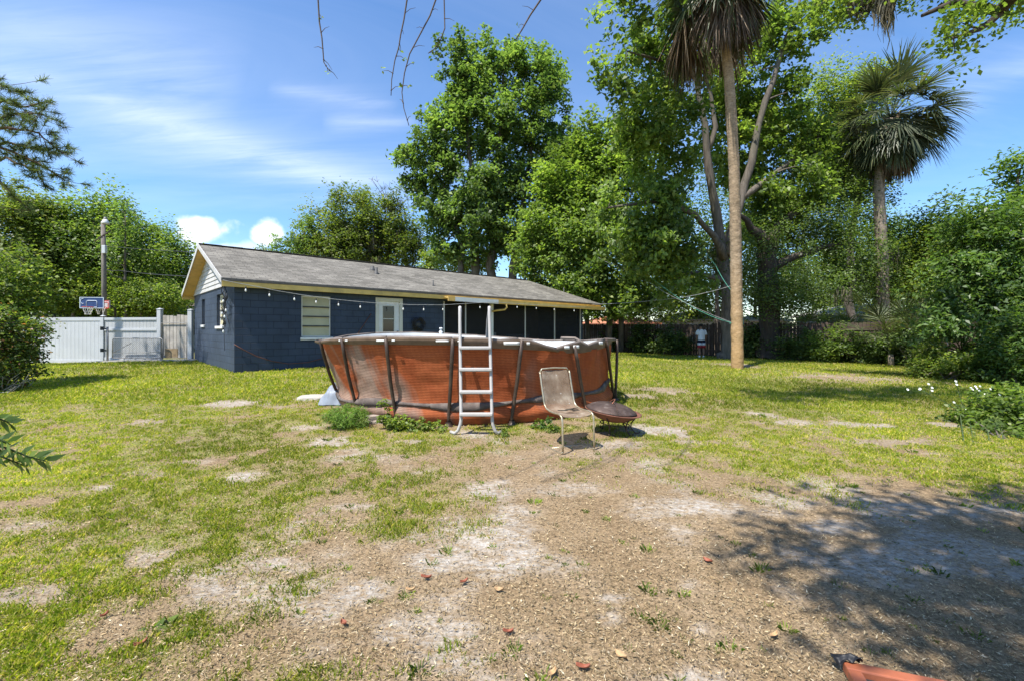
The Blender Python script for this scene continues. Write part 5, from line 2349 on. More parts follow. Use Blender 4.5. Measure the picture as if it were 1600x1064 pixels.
# pine reaching in from the left
def pine_tree():
    b = np.array([-19.5, 13.5, GZ(-19.5, 13.5)])
    T = thing('pine_tree', 'pine tree reaching feathery dark boughs in from the left edge against the sky', 'tree', b)
    mb = MB()
    g_ = np.random.default_rng(9)
    trunk = [b + np.array([0, 0, -.1]), b + np.array([.1, 0, 4]), b + np.array([.0, .2, 9]), b + np.array([.3, .1, 14])]
    mb.tube(trunk, [.28, .24, .19, .08], 10)
    tips = []
    Yp = 13.5
    bough = [[(-120, 250), (-40, 205), (20, 200), (60, 208), (95, 238)], [(-120, 280), (-30, 225), (30, 240), (70, 262), (100, 282)],
             [(-120, 250), (-50, 180), (5, 160), (40, 168), (72, 160)],
             [(-120, 200), (-60, 150), (-10, 140), (10, 135)], [(-110, 300), (-30, 235), (10, 222), (50, 232), (88, 240)], [(-120, 270), (-20, 262), (20, 305), (48, 330)],
             [(-120, 230), (-60, 190), (0, 185), (30, 178), (62, 178)], [(-120, 300), (-50, 270), (10, 248), (60, 270), (70, 292)]]
    for bo in bough:
        Y0 = Yp + g_.normal() * .6
        pts = [W(px, py, Yp if i == 0 else Y0 + .2 * g_.normal()) for i, (px, py) in enumerate(bo)]
        pts[0] = np.array([b[0] + .15, b[1], pts[0][2]])
        dense = []
        for i in range(len(pts) - 1):
            for f in np.linspace(0, 1, 5)[:-1]:
                dense.append(pts[i] * (1 - f) + pts[i + 1] * f + g_.normal(size=3) * .02)
        dense.append(pts[-1])
        mb.tube(dense, np.linspace(.065, .012, len(dense)), 6)
        for j in range(5, len(dense)):
            for _ in range(2):
                d = g_.normal(size=3) * np.array([.5, .5, .3])
                d[0] += .2
                e = dense[j] + d * (.35 + .55 * g_.random())
                mb.tube([dense[j], (dense[j] + e) / 2 + np.array([0, 0, -.02]), e], [.01, .007, .004], 4, cap=False)
                tips.append((e, (e - dense[j]) / np.linalg.norm(e - dense[j])))
        tips.append((dense[-1], (dense[-1] - dense[-2]) / np.linalg.norm(dense[-1] - dense[-2])))
    obj('trunk', mb, m_bark_pine, T)
    V, F, tint = [], [], []
    k = 0
    for e, d in tips:
        tn = g_.random()
        for _ in range(70):
            n_ = d * .5 + g_.normal(size=3) * .6
            n_ /= np.linalg.norm(n_)
            Ln = .13 + .10 * g_.random()
            s_ = np.cross(n_, g_.normal(size=3))
            s_ /= np.linalg.norm(s_)
            o_ = e - d * .22 * g_.random()
            w_ = .007
            V += [o_ - s_ * w_, o_ + s_ * w_, o_ + n_ * Ln + s_ * w_ * .3, o_ + n_ * Ln - s_ * w_ * .3]
            F.append((k, k + 1, k + 2, k + 3))
            tint.append(tn)
            k += 4
    fastmesh('needles', np.array(V), np.array(F), m_needle, T, tint=tint)


pine_tree()

# oak hung with moss behind the house
b = base_at(585, 42)
grow_tree('moss_oak', 'olive oak draped in grey moss just behind the left half of the roof', 'tree',
          [st_from(b, .45, (585, 420, 42, .4), (560, 350, 42, .2)), st_from(b, .4, (605, 400, 42, .3), (625, 360, 42, .12)), st_from(b, .35, (560, 410, 42, .3), (500, 380, 42, .1))],
          [L(565, 340, 42, 62, 42), L(505, 368, 42, 48, 36), L(612, 358, 42, 44, 48), L(530, 395, 42, 70, 34), L(628, 395, 42, 36, 34), L(455, 402, 42, 28, 18), L(590, 390, 42, 60, 30)],
          300, 42000, .24, .9, m_leaf_olive, m_bark, seed=41, base=b, moss=42, moss_len=1.9)
b = base_at(436, 40)
simple_tree('thin_tree', 'thin ragged tree tops showing over the roof left of the mossy oak', 'tree', 440, 40, [L(440, 388, 40, 18, 22), L(418, 398, 40, 22, 12), L(470, 385, 40, 16, 20), L(478, 355, 40, 9, 16)], 40, 2600, .2, .5, m_leaf_blue, seed=42, r=.12)
# bare twiggy tree tops right of the oak
b = base_at(640, 44)
T = thing('bare_tree', 'bare twiggy tree top sticking up at the right of the mossy oak', 'tree', b)
mb = MB()
g_ = np.random.default_rng(12)
mb.tube([b, W(636, 430, 44), W(632, 370, 44), W(628, 340, 44)], [.25, .2, .12, .06], 8)
for px, py in ((582, 280), (590, 285), (606, 298), (612, 296), (622, 294), (633, 300), (642, 304), (650, 318), (598, 300), (626, 312)):
    s0 = W(628 + g_.normal() * 6, 360 + g_.normal() * 10, 44)
    e = W(px, py, 44)
    pts = [s0 + (e - s0) * f + g_.normal(size=3) * .12 for f in np.linspace(0, 1, 8)]
    mb.tube(pts, np.linspace(.055, .015, 8), 5)
    for j in range(2, 8):
        for _ in range(4):
            q = pts[j] + g_.normal(size=3) * np.array([.35, .35, .4]) + np.array([0, 0, .2])
            mb.tube([pts[j], (pts[j] + q) / 2 + g_.normal(size=3) * .04, q], [.02, .014, .008], 4, cap=False)
obj('trunk', mb, m_bark, T)

# tall many-stemmed sweetgum behind the roof
b = base_at(765, 34)
stems = [st_from(b, .42, (768, 400, 34, .34), (778, 260, 34, .2), (785, 140, 34, .1), (790, 70, 34, .03)),
         st_from(b + np.array([-1.3, .4, 0]), .34, (742, 400, 34, .3), (735, 260, 34, .18), (728, 150, 34, .09), (725, 80, 34, .03)),
         st_from(b + np.array([1.5, .6, 0]), .34, (805, 400, 34, .28), (822, 280, 34, .17), (840, 170, 34, .08), (850, 95, 34, .03)),
         st_from(b + np.array([-2.3, -.3, 0]), .28, (722, 380, 34, .24), (690, 285, 34, .13), (655, 240, 34, .05)),
         st_from(b + np.array([2.6, .2, 0]), .28, (835, 390, 34, .22), (868, 290, 34, .12), (905, 215, 34, .04))]
grow_tree('tall_sweetgum', 'tall upright many-stemmed tree towering behind the middle of the roof', 'tree', stems,
          [L(725, 120, 34, 42, 58), L(785, 95, 34, 44, 46), L(845, 125, 34, 38, 55), L(700, 195, 34, 52, 52), L(770, 190, 34, 60, 70), L(850, 210, 34, 44, 60), L(675, 260, 34, 48, 40), L(735, 290, 34, 60, 60),
           L(800, 290, 34, 62, 62), L(640, 245, 34, 26, 16), L(655, 290, 34, 26, 20), L(900, 250, 34, 26, 34), L(905, 330, 34, 40, 50), L(870, 300, 34, 50, 60), L(690, 330, 34, 42, 42), L(760, 370, 34, 70, 46), L(840, 380, 34, 70, 50), L(700, 392, 34, 26, 30), L(682, 360, 34, 20, 24)],
          720, 68000, .30, .62, m_leaf_blue, m_bark, seed=43, base=b, branch_r=.06, up=.6, shell=.12)
simple_tree('low_tree', 'low yellow-green tree top peeping over the roof ridge right of the mossy oak', 'tree', 705, 38, [L(700, 412, 38, 40, 16), L(735, 418, 38, 30, 14), L(668, 412, 38, 22, 14)], 50, 6500, .2, .6, m_leaf_light, seed=44, r=.15)

# laurel right of the roof end
b = base_at(952, 27.5)
stems = [st_from(b, .2, (950, 470, 27.5, .18), (935, 380, 27.5, .12), (920, 280, 27, .05)), st_from(b + np.array([.8, .5, 0]), .16, (975, 450, 28, .14), (985, 350, 28, .06)), st_from(b + np.array([-1.2, .6, 0]), .16, (915, 450, 28, .14), (880, 360, 28, .06))]
grow_tree('spreading_laurel', 'dense light green tree overhanging the right end of the roof', 'tree', stems,
          [L(945, 225, 28, 52, 45), L(900, 280, 28, 55, 55), L(965, 300, 27.5, 60, 60), L(870, 345, 28, 55, 55), L(935, 370, 26.5, 75, 55), L(850, 405, 28.5, 45, 40), L(905, 430, 26.5, 50, 42), L(985, 410, 27, 55, 50), L(960, 465, 27, 65, 26), L(990, 235, 28, 30, 40)],
          380, 42000, .25, .66, m_leaf_std, m_bark, seed=45, base=b)

# the big maple with forked trunk behind the near palm
b = base_at(1133, 22.7)
stems = [st_from(b, .33, (1134, 470, 22.7, .30), (1131, 400, 22.7, .27), (1120, 330, 22.7, .24), (1108, 260, 22.6, .19), (1100, 200, 22.5, .15), (1090, 140, 22.3, .12), (1080, 60, 22, .07), (1070, 0, 22, .03)),
         [(*W(1131, 405, 22.7), .2), (*W(1115, 370, 22.2), .16), (*W(1085, 335, 21.4), .14), (*W(1050, 318, 20.8), .12), (*W(1000, 318, 20.4), .09), (*W(950, 325, 20.2), .05)],
         [(*W(1135, 400, 22.7), .24), (*W(1150, 335, 22.9), .21), (*W(1166, 290, 23), .2), (*W(1180, 220, 23), .17), (*W(1205, 130, 23), .14), (*W(1222, 75, 23), .11), (*W(1245, 20, 23), .07), (*W(1260, -40, 23), .03)],
         [(*W(1160, 310, 22.9), .17), (*W(1195, 285, 23.2), .14), (*W(1225, 262, 23.6), .12), (*W(1250, 240, 24), .09), (*W(1280, 215, 24), .04)],
         [(*W(1104, 240, 22.6), .13), (*W(1118, 200, 22.6), .12), (*W(1112, 150, 22.6), .1), (*W(1095, 90, 22.6), .07), (*W(1090, 30, 22.6), .03)],
         [(*W(1133, 440, 22.7), .14), (*W(1090, 428, 22), .1), (*W(1040, 428, 21.5), .05)],
         [(*W(1082, 120, 22), .08), (*W(1030, 95, 19), .06), (*W(980, 80, 17), .03)]]
grow_tree('forked_maple', 'big forked maple with grey trunk behind the near palm', 'tree', stems,
          [L(1035, 255, 21.8, 58, 58), L(1000, 330, 20.8, 70, 50), L(1035, 375, 21, 62, 46), L(985, 390, 20.5, 50, 45), L(1030, 170, 20, 60, 42), L(1085, 110, 24, 60, 70), L(965, 120, 17, 42, 28), L(985, 25, 17, 48, 26), L(1000, 190, 19, 60, 34), L(1040, 60, 19, 55, 50),
           L(1165, 110, 25, 44, 70), L(1225, 215, 25, 45, 55), L(1150, 230, 25.3, 60, 70), L(1228, 160, 23.5, 26, 40), L(1270, 230, 24, 40, 40), L(1235, 290, 23.5, 50, 40), L(1215, 50, 23, 36, 40), L(1058, 440, 21.5, 46, 42), L(1195, 345, 25, 45, 40), L(1290, 25, 22, 26, 22)],
          560, 50000, .235, .52, m_leaf_std, m_bark, seed=46, base=b, up=.4)

# dark oak with thick trunk
b = base_at(1205, 23.2)
stems = [st_from(b, .52, (1204, 480, 23.2, .48), (1203, 430, 23.2, .46), (1200, 390, 23.2, .42)),
         [(*W(1200, 395, 23.2), .32), (*W(1185, 370, 23), .25), (*W(1165, 345, 22.6), .15), (*W(1150, 330, 22.4), .05)],
         [(*W(1203, 390, 23.2), .34), (*W(1215, 350, 23.6), .26), (*W(1255, 320, 24), .18), (*W(1310, 290, 24.5), .1), (*W(1340, 250, 24.5), .04)],
         [(*W(1206, 420, 23.2), .25), (*W(1240, 400, 23.2), .18), (*W(1290, 385, 23.2), .12), (*W(1340, 380, 23), .05)]]
grow_tree('dark_oak', 'dark fine-leaved oak with a thick black trunk by the back fence', 'tree', stems,
          [L(1280, 330, 24.5, 70, 55), L(1330, 290, 24.8, 48, 50), L(1240, 370, 23.8, 60, 40), L(1330, 390, 23.6, 60, 45), L(1205, 462, 22.6, 55, 30), L(1275, 445, 23, 60, 36), L(1160, 400, 23, 40, 34), L(1215, 330, 24.4, 46, 36), L(1350, 440, 23.4, 45, 40), L(1380, 395, 25, 40, 46)],
          330, 52000, .12, .66, m_leaf_dark, m_bark_dark, seed=47, base=b, moss=10, moss_len=1.2)

# pale tree behind the far palm
simple_tree('pale_tree', 'pale yellow-green tree behind the crown of the right-hand palm', 'tree', 1330, 33,
            [L(1330, 170, 33, 46, 46), L(1368, 128, 33, 32, 24), L(1300, 145, 33, 34, 34), L(1310, 230, 33, 46, 60), L(1345, 260, 33, 36, 60)], 170, 24000, .2, .95, m_leaf_light, seed=48, r=.3)
simple_tree('yellow_green_tree', 'yellow-green tree in the sun between the right-hand palm and the glossy evergreen', 'tree', 1462, 23,
            [L(1455, 400, 23, 46, 58), L(1490, 370, 23, 40, 34), L(1440, 450, 23, 44, 40), L(1505, 430, 23, 50, 60)], 150, 26000, .15, .7, m_leaf_light, seed=49, r=.2)
simple_tree('backdrop_tree', 'dark tree far behind the back fence between the oak and the right-hand palm', 'tree', 1395, 36,
            [L(1390, 410, 36, 46, 60), L(1360, 460, 36, 60, 40), L(1420, 430, 36, 40, 60)], 120, 20000, .2, 1.0, m_leaf_std, seed=50, r=.25)
GB = 'trees far behind the back fence'
for i, (px, Y, cy, rx, ry, lm_, lab) in enumerate(((1010, 46, 440, 60, 60, m_leaf_light, 'sunlit tree far behind the fence right of the roof end'), (1090, 50, 450, 60, 60, m_leaf_light, 'sunlit tree far behind the fence near the person in white'),
                                                   (1180, 48, 420, 70, 75, m_leaf_std, 'mid green tree far behind the fence at the near palm'), (1270, 52, 430, 60, 60, m_leaf_light, 'sunlit tree far behind the dark oak'), (1340, 50, 400, 60, 80, m_leaf_std, 'mid green tree far behind the right-hand palm trunk'),
                                                   (900, 50, 430, 60, 60, m_leaf_std, 'mid green tree far behind the right end of the roof'), (1120, 45, 330, 80, 90, m_leaf_dark, 'tall dark tree behind the forked maple'), (1480, 45, 440, 80, 60, m_leaf_std, 'mid green tree far behind the glossy evergreen'), (1570, 40, 430, 80, 90, m_leaf_std, 'mid green tree far back at the right edge'))):
    simple_tree('distant_tree', lab, 'tree', px, Y, [L(px, cy, Y, rx, ry), L(px - rx * .5, cy + ry * .4, Y, rx * .7, ry * .6), L(px + rx * .5, cy + ry * .45, Y, rx * .7, ry * .6)], 70, 9000, .3, 1.5, lm_, seed=60 + i, r=.25, group=GB)

# glossy evergreen at the right
b = base_at(1575, 14.2)
stems = [st_from(b, .2, (1570, 480, 14.2, .18), (1560, 400, 14.2, .1), (1550, 330, 14.2, .04)), st_from(b + np.array([.5, .3, 0]), .16, (1600, 420, 14.4, .12), (1590, 280, 14.4, .03)), st_from(b + np.array([-.5, .1, 0]), .14, (1530, 460, 14, .1), (1485, 400, 14, .04))]
grow_tree('glossy_evergreen', 'glossy dark evergreen tree filling the right edge of the yard', 'tree', stems,
          [L(1560, 365, 14.3, 70, 50), L(1528, 380, 14, 44, 55), L(1610, 350, 14.4, 50, 70), L(1545, 440, 13.8, 70, 50), L(1508, 455, 14, 42, 46), L(1590, 470, 13.4, 60, 50), L(1510, 505, 13.6, 60, 36), L(1590, 262, 14.4, 16, 26), L(1484, 312, 14, 18, 8), L(1528, 318, 14, 14, 12), L(1620, 500, 13, 50, 60)],
          260, 27000, .155, .42, m_leaf_gloss, m_bark_dark, seed=51, base=b, aspect=.4, up=.5)
shrub('glossy_shrub', 'glossy leafy shrub low at the right edge in front of the evergreen', [L(1580, 550, 12.3, 46, 44), L(1612, 540, 12, 50, 60), L(1555, 575, 12.4, 30, 26)], 110, 8500, .11, .26, m_leaf_gloss, seed=52, aspect=.45)
shrub('low_shrub', 'pale green undergrowth shrub beside the fan palm clump', [L(1480, 572, 13.3, 40, 18), L(1530, 575, 12.9, 30, 16), L(1450, 560, 13.8, 20, 24)], 90, 6500, .085, .22, m_leaf_light, seed=53)

# shrubs and vines along the back fence
FG = 'shrubs along the dark back fence'
for i, (px, Y, cy, rx, ry, lm_, lab) in enumerate(((1012, 27, 530, 26, 20, m_leaf_dark, 'dark vine mass on the fence just right of the pool'), (965, 28.6, 530, 26, 22, m_leaf_dark, 'dark shrub against the fence behind the pool rim'), (1055, 25.6, 534, 22, 20, m_leaf_dark, 'dark vine mass left of the person in the white shirt'), (1175, 23.8, 535, 16, 22, m_leaf_dark, 'dark ivy between the near palm and the oak trunk'),
                                                   (1250, 21.9, 538, 30, 26, m_leaf_dark, 'dark green shrub right of the thick oak trunk'), (1300, 21.2, 540, 34, 28, m_leaf_std, 'leafy shrub against the middle of the brown picket fence'), (1350, 20.6, 542, 30, 28, m_leaf_dark, 'dark shrub left of the thin grey stake'),
                                                   (1405, 19.6, 545, 34, 30, m_leaf_dark, 'dark shrub below the right-hand palm'), (1430, 18.6, 520, 34, 40, m_leaf_dark, 'tall dark shrub in the shade right of the right-hand palm'))):
    shrub('fence_shrub', lab, [L(px, cy, Y, rx, ry, .5), L(px - rx * .5, cy + ry * .35, Y, rx * .6, ry * .55, .5), L(px + rx * .5, cy + ry * .4, Y, rx * .6, ry * .5, .5)], 46, 3600, .13, .34, lm_, seed=70 + i, group=FG)

# great oak overhead, its trunk out of view to the right of the camera
b = np.array([6.4, -2.4, 0])
stems = [[(*b, .6), (6.3, -2.3, 1.5, .5), (5.6, -1.8, 4.2, .42), (4.2, -.9, 6.2, .28), (2.8, -.4, 7.2, .16), (1.5, -.3, 7.4, .06), (.5, -.4, 7.3, .03)],
         [(5.9, -1.4, 4.0, .4), (7.6, 2.0, 6.8, .3), (9.5, 6.0, 8.3, .2), (*W(1560, 15, 9.5), .12), (*W(1490, 5, 9.7), .07), (*W(1440, 25, 9.8), .03)],
         [(*W(1570, 12, 9.5), .1), (*W(1530, 45, 9.4), .05), (*W(1490, 60, 9.3), .02)],
         [(9.0, 5.2, 8.0, .2), (*W(1500, -70, 10.5), .14), (*W(1420, -60, 11), .1), (*W(1330, -20, 11.5), .06), (*W(1280, 10, 11.8), .03)],
         [(4.4, -.9, 6.1, .2), (3.2, -1.6, 7.0, .12), (1.6, -1.4, 7.5, .05)], [(8.4, 4.0, 7.6, .18), (7.2, 6.4, 9.3, .12), (5.2, 6.8, 9.6, .07), (3.2, 6.3, 9.2, .03)]]
OAK = grow_tree('overhead_oak', 'mossy oak overhead whose leafy boughs dip in at the top right corner', 'tree', stems,
                [(np.array([.1, -.55, 7.3]), np.array([1.2, .9, .6])), (np.array([1.55, .15, 7.4]), np.array([1.6, 1.1, .7])), (np.array([1.35, -1.05, 7.4]), np.array([1.7, .9, .6])), (np.array([3.25, -.05, 7.4]), np.array([1.6, 1.3, .8])), (np.array([3.85, -1.45, 7.2]), np.array([1.5, 1.2, .8])),
                 (np.array([3.2, 6.3, 9.2]), np.array([1.5, .9, .5])), (np.array([5.2, 6.8, 9.5]), np.array([1.6, .9, .5])), (np.array([7.2, 7.0, 9.7]), np.array([1.5, .9, .5])),
                 L(1530, 18, 9.5, 34, 16, .6), L(1585, 10, 9.6, 40, 16, .7), L(1500, 60, 9.3, 24, 16, .3), L(1480, 84, 9.2, 14, 10, .2), L(1350, -22, 11.5, 50, 24, .6), L(1280, 12, 11.8, 26, 22, .5), L(1330, 20, 11.6, 16, 14, .4), L(1440, -30, 10.8, 50, 24, .6)],
                400, 34000, .105, .38, m_leaf_std, m_bark_dark, seed=54, base=b, branch_r=.02)
g_ = np.random.default_rng(15)
for (px, py, Y, ln) in ((1382, 2, 11, .85), (1390, -4, 11, .95), (1376, -2, 11, .6), (1358, 4, 11.2, .45), (1342, 8, 11.3, .38), (1330, 6, 11.4, .3)):
    hang_moss(OAK, [W(px, py, Y)], ln, g_, n=70, spread=.07)

# bare hanging vine tips at the top of the view
m_vine = mat_basic('brown_vine', (.07, .05, .035), .8)
vines = [([(496, -40), (497, 0), (499, 35), (503, 60), (505, 85), (506, 98), (511, 106), (516, 112)], 3.0, 'hanging vine tip with a few small leaves, leftmost at the top of the sky'),
         ([(640, -40), (636, 0), (631, 32), (626, 55), (623, 75), (617, 95), (612, 125), (611, 150)], 3.0, 'straight knobbly vine tip hanging second from the left in the sky'),
         ([(692, -40), (681, 0), (672, 25), (656, 55), (640, 85), (632, 115), (628, 145), (631, 170), (639, 197)], 3.1, 'long curved vine tip hanging deepest into the sky'),
         ([(694, -40), (694, 0), (695, 45), (688, 64), (678, 78), (669, 84)], 3.2, 'short hooked vine tip hanging right of the long curved one'),
         ([(860, -40), (845, 0), (828, 25), (815, 48), (806, 62)], 3.2, 'thick twig slanting down over the top of the tall tree')]
for i, (pp, Yv, lab) in enumerate(vines):
    g_ = np.random.default_rng(200 + i)
    pts = [W(px, py, Yv) for px, py in pp]
    # carries on up to the bough above
    pts = [pts[0] + np.array([.1, .4, 1.5]), pts[0] + np.array([.05, .1, .5])] + pts
    T = thing('hanging_vine', lab, 'vine', pts[0], 0, 'vines hanging from overhead')
    mb = MB()
    dense = []
    for a_, b_ in zip(pts[:-1], pts[1:]):
        for f in np.linspace(0, 1, 4)[:-1]:
            dense.append(a_ + (b_ - a_) * f)
    dense.append(pts[-1])
    mb.tube(dense, np.linspace(.0065, .0026, len(dense)) * (1 if i != 4 else 1.5), 6)
    V = []
    for j in range(8, len(dense), 3):
        side = g_.normal(size=3) * np.array([1, .3, .4])
        side /= np.linalg.norm(side)
        e = dense[j] + side * (.03 + .06 * g_.random())
        mb.tube([dense[j], (dense[j] + e) / 2 + np.array([0, 0, .01]), e], [.003, .002, .001], 4, cap=False)
        mb.lathe([(.001, -.007), (.006, 0), (.001, .007)], dense[j], 6)
        if g_.random() < .5:
            V.append(e)
    obj('stem', mb, m_vine, T)
    if V:
        P = np.concatenate([np.array(V) + g_.normal(size=(len(V), 3)) * .008 for _ in range(3)])
        v, f = leaf_quads(P, .03, .3, .6, g=g_)
        fastmesh('leaves', v, f, m_leaf_light, T, tint=g_.random(len(f)))

# leafy sprig poking in at the left edge close to the camera
T = thing('leafy_sprig', 'dark green compound-leaved sprig reaching in low at the left edge close to the camera', 'plant', np.array([-2.3, 1.15, 0.0]))
mb = MB()
g_ = np.random.default_rng(31)
VV, FF = [], []
k = 0
r0 = np.array([-2.3, 1.15, 0.0])
for pp in ([(-80, 700), (-30, 690), (12, 700), (44, 713), (72, 720)], [(-80, 640), (-40, 640), (-10, 650), (14, 660)], [(-80, 700), (-40, 720), (0, 712), (40, 728)], [(-80, 650), (-30, 675), (10, 690)]):
    pts = [W(px, py, 1.2 + .08 * g_.random()) for px, py in pp]
    mb.tube([r0 + np.array([0, 0, 0]), (r0 + pts[0]) / 2 + np.array([-.05, 0, .1])] + pts, [.008, .006, .0045, .0035, .0025, .002][:len(pts) + 1] + [.0015], 6)
    for a_, b_ in zip(pts[:-1], pts[1:]):
        d = b_ - a_
        for f in np.linspace(0, 1, 6)[1:]:
            for sgn in (-1, 1):
                p = a_ + d * f
                dirv = d / np.linalg.norm(d) * .6 + np.array([.1 * g_.normal(), .5 * g_.normal(), sgn * .75 - .25])
                dirv /= np.linalg.norm(dirv)
                s_ = np.cross(dirv, [0.2, 1, .15 * g_.normal()])
                s_ /= np.linalg.norm(s_)
                Ln = .03 + .016 * g_.random()
                w_ = Ln * .18
                VV += [p, p + dirv * Ln * .4 + s_ * w_, p + dirv * Ln, p + dirv * Ln * .4 - s_ * w_]
                FF.append((k, k + 1, k + 2, k + 3))
                k += 4
obj('stem', mb, m_leaf_gloss, T)
fastmesh('leaves', np.array(VV), np.array(FF), m_leaf_gloss, T, tint=g_.random(len(FF)))

# ------------------------------------------------------------------ sabal palms
def mat_palmtrunk(name, col, low=None):
    t = NT(name)
    co_ = t.coord('Object')
    wv = t.n('TexWave', wave_type='BANDS', bands_direction='Z', wave_profile='SAW')
    wv.inputs['Scale'].default_value = 3.0
    wv.inputs['Distortion'].default_value = 9
    wv.inputs['Detail'].default_value = 3
    wv.inputs['Detail Scale'].default_value = 1.6
    t.l(co_, wv.inputs['Vector'])
    n1 = t.noise(7, 6, co_, .65)
    c = np.array(col)
    cc = t.ramp(n1, [(.3, c * .6), (.55, c), (.75, np.minimum(c * 1.35, 1))])
    cc = t.mix(1, cc, t.ramp(wv.outputs['Fac'], [(0, .74), (.35, 1), (1, 1.06)]), 'MULTIPLY')
    sz_ = t.n('SeparateXYZ')
    t.l(co_, sz_.inputs[0])
    if low is not None:
        fz = t.ramp(t.math('ADD', t.math('MULTIPLY', sz_.outputs[2], .16), t.math('MULTIPLY', n1, .3)), [(.25, 1), (.85, 0)])
        cc = t.mix(t.math('MULTIPLY', fz, .65), cc, low)
    hh = t.math('ADD', t.math('MULTIPLY', wv.outputs['Fac'], .6), t.math('MULTIPLY', n1, 1.0))
    return t.done(t.bsdf(cc, .9, 0, .2, t.bump(hh, .8, .03)))


m_ptrunk = mat_palmtrunk('tan_palm_trunk', (.36, .265, .175), (.50, .30, .12))
m_ptrunk2 = mat_palmtrunk('grey_palm_trunk', (.29, .235, .185))


def palm(name, label, stem, ng, nd, plen, blen, seed, mt, live=(-.75, 1.35), lean=(0, 0), skirt_len=1.0, width=.04, dspread=0):
    g_ = np.random.default_rng(seed)
    b = np.array(stem[0][:3])
    T = thing(name, label, 'palm tree', b)
    mb = MB()
    P = []
    R = []
    for a_, c_ in zip(stem[:-1], stem[1:]):
        a_, c_ = np.array(a_), np.array(c_)
        k = max(2, int(np.linalg.norm(a_[:3] - c_[:3]) / .16))
        for j in range(k):
            q = a_ + (c_ - a_) * j / k
            P.append(q[:3])
            R.append(q[3] * (1 + .035 * g_.normal()))
    P.append(np.array(stem[-1][:3]))
    R.append(stem[-1][3])
    mb.tube(P, R, 14)
    obj('trunk', mb, mt, T)
    top = P[-1]
    mbb = MB()
    for k in range(22):
        a = g_.random() * 2 * PI
        h = -.9 * g_.random()
        d = np.array([math.cos(a), math.sin(a), 0])
        p = top + d * stem[-1][3] * .8 + np.array([0, 0, h])
        mbb.tube([p, p + d * .08 + np.array([0, 0, .16]), p + d * .2 + np.array([0, 0, .38])], [.05, .035, .02], 5)
    obj('leaf_bases', mbb, m_ptrunk, T)
    for i in range(ng):
        f = (i + .5) / ng
        az = i * 2.39996 + g_.normal() * .15
        el = live[1] + (live[0] - live[1]) * f ** .85 + g_.normal() * .1
        frond_obj('frond', T, top + np.array([0, 0, .1]), az, el, plen * (.85 + .3 * g_.random()), blen * (.85 + .25 * g_.random()), 30, .8 + .95 * f, g_, m_frond, width)
    for i in range(nd):
        az = i * 2.39996 + g_.normal() * .2
        if dspread:
            ci = i % 11
            az = ci * 2.39996 + .16 * g_.normal()
            rr_ = (.35, 1.5, .9, 1.9, .6, 1.25, 1.75, .45, 1.05, 1.6, .8)[ci]
            frond_obj('dead_frond', T, top + np.array([0, 0, -.15 - .55 * ((ci * 7) % 5) / 4 - .25 * g_.random()]), az, .25 - .9 * ((ci * 3) % 4) / 4, rr_ * (.85 + .3 * g_.random()), 1.7 + .75 * g_.random(), 22, 1.3, g_, m_frond_dead if i % 6 else m_frond, width * .7, .34 + .25 * g_.random(), .3, hang=.84)
            continue
        el = (-.05 - 1.1 * g_.random()) if dspread else (-.75 - .6 * g_.random())
        frond_obj('dead_frond', T, top + np.array([0, 0, -.25 - .5 * g_.random()]), az, el, plen * (.55 + .5 * g_.random()) * skirt_len, blen * (.75 + .3 * g_.random()), 20, 2.6, g_, m_frond_dead, width * .9, 1.0, 1.1)
    return T


Y1 = 17.0
bpx = G(1152, 576)
palm('sabal_palm', 'near tall palm with tan trunk and a hanging skirt of brown dead fronds', [(*(bpx - np.array([0, 0, .15])), .235), (bpx[0], bpx[1], .6, .215), (*W(1150, 400, Y1), .215), (*W(1147, 260, Y1), .20), (*W(1139, 120, Y1), .185), (*W(1126, 20, Y1), .18), (*W(1122, -40, Y1), .19)], 30, 64, 1.5, 1.6, 5, m_ptrunk, dspread=1)
Y2 = 23.0
b2 = base_at(1381, Y2)
palm('sabal_palm', 'far palm at right with a full round grey-green crown', [(*(b2 - np.array([0, 0, .15])), .31), (*W(1380, 500, Y2), .29), (*W(1378, 400, Y2), .27), (*W(1373, 300, Y2), .24), (*W(1378, 240, Y2), .23), (*W(1392, 188, Y2), .22)], 78, 36, 1.6, 1.6, 6, m_ptrunk2, live=(-1.05, 1.45), skirt_len=.8, width=.038)

# fan palms (palmettos) low in the right corner and beyond the fence
def palmetto(label, base, n_, plen, blen, seed, lo=.1, hi=1.3, mat=None, az0=0, azr=2 * PI, group=None, zoff=.15):
    g_ = np.random.default_rng(seed)
    T = thing('palmetto', label, 'fan palm', base, 0, group)
    mb = MB()
    mb.tube([np.array(base) - np.array([0, 0, .1]), np.array(base) + np.array([0, 0, zoff])], [.12, .09], 8)
    obj('trunk', mb, m_ptrunk2, T)
    for i in range(n_):
        az = az0 + azr * ((i * .618) % 1)
        frond_obj('frond', T, np.array(base) + np.array([0, 0, zoff]), az, lo + (hi - lo) * g_.random(), plen * (.8 + .4 * g_.random()), blen * (.85 + .3 * g_.random()), 22, .7, g_, mat or m_frond, .02, 1.2, pr=.009)


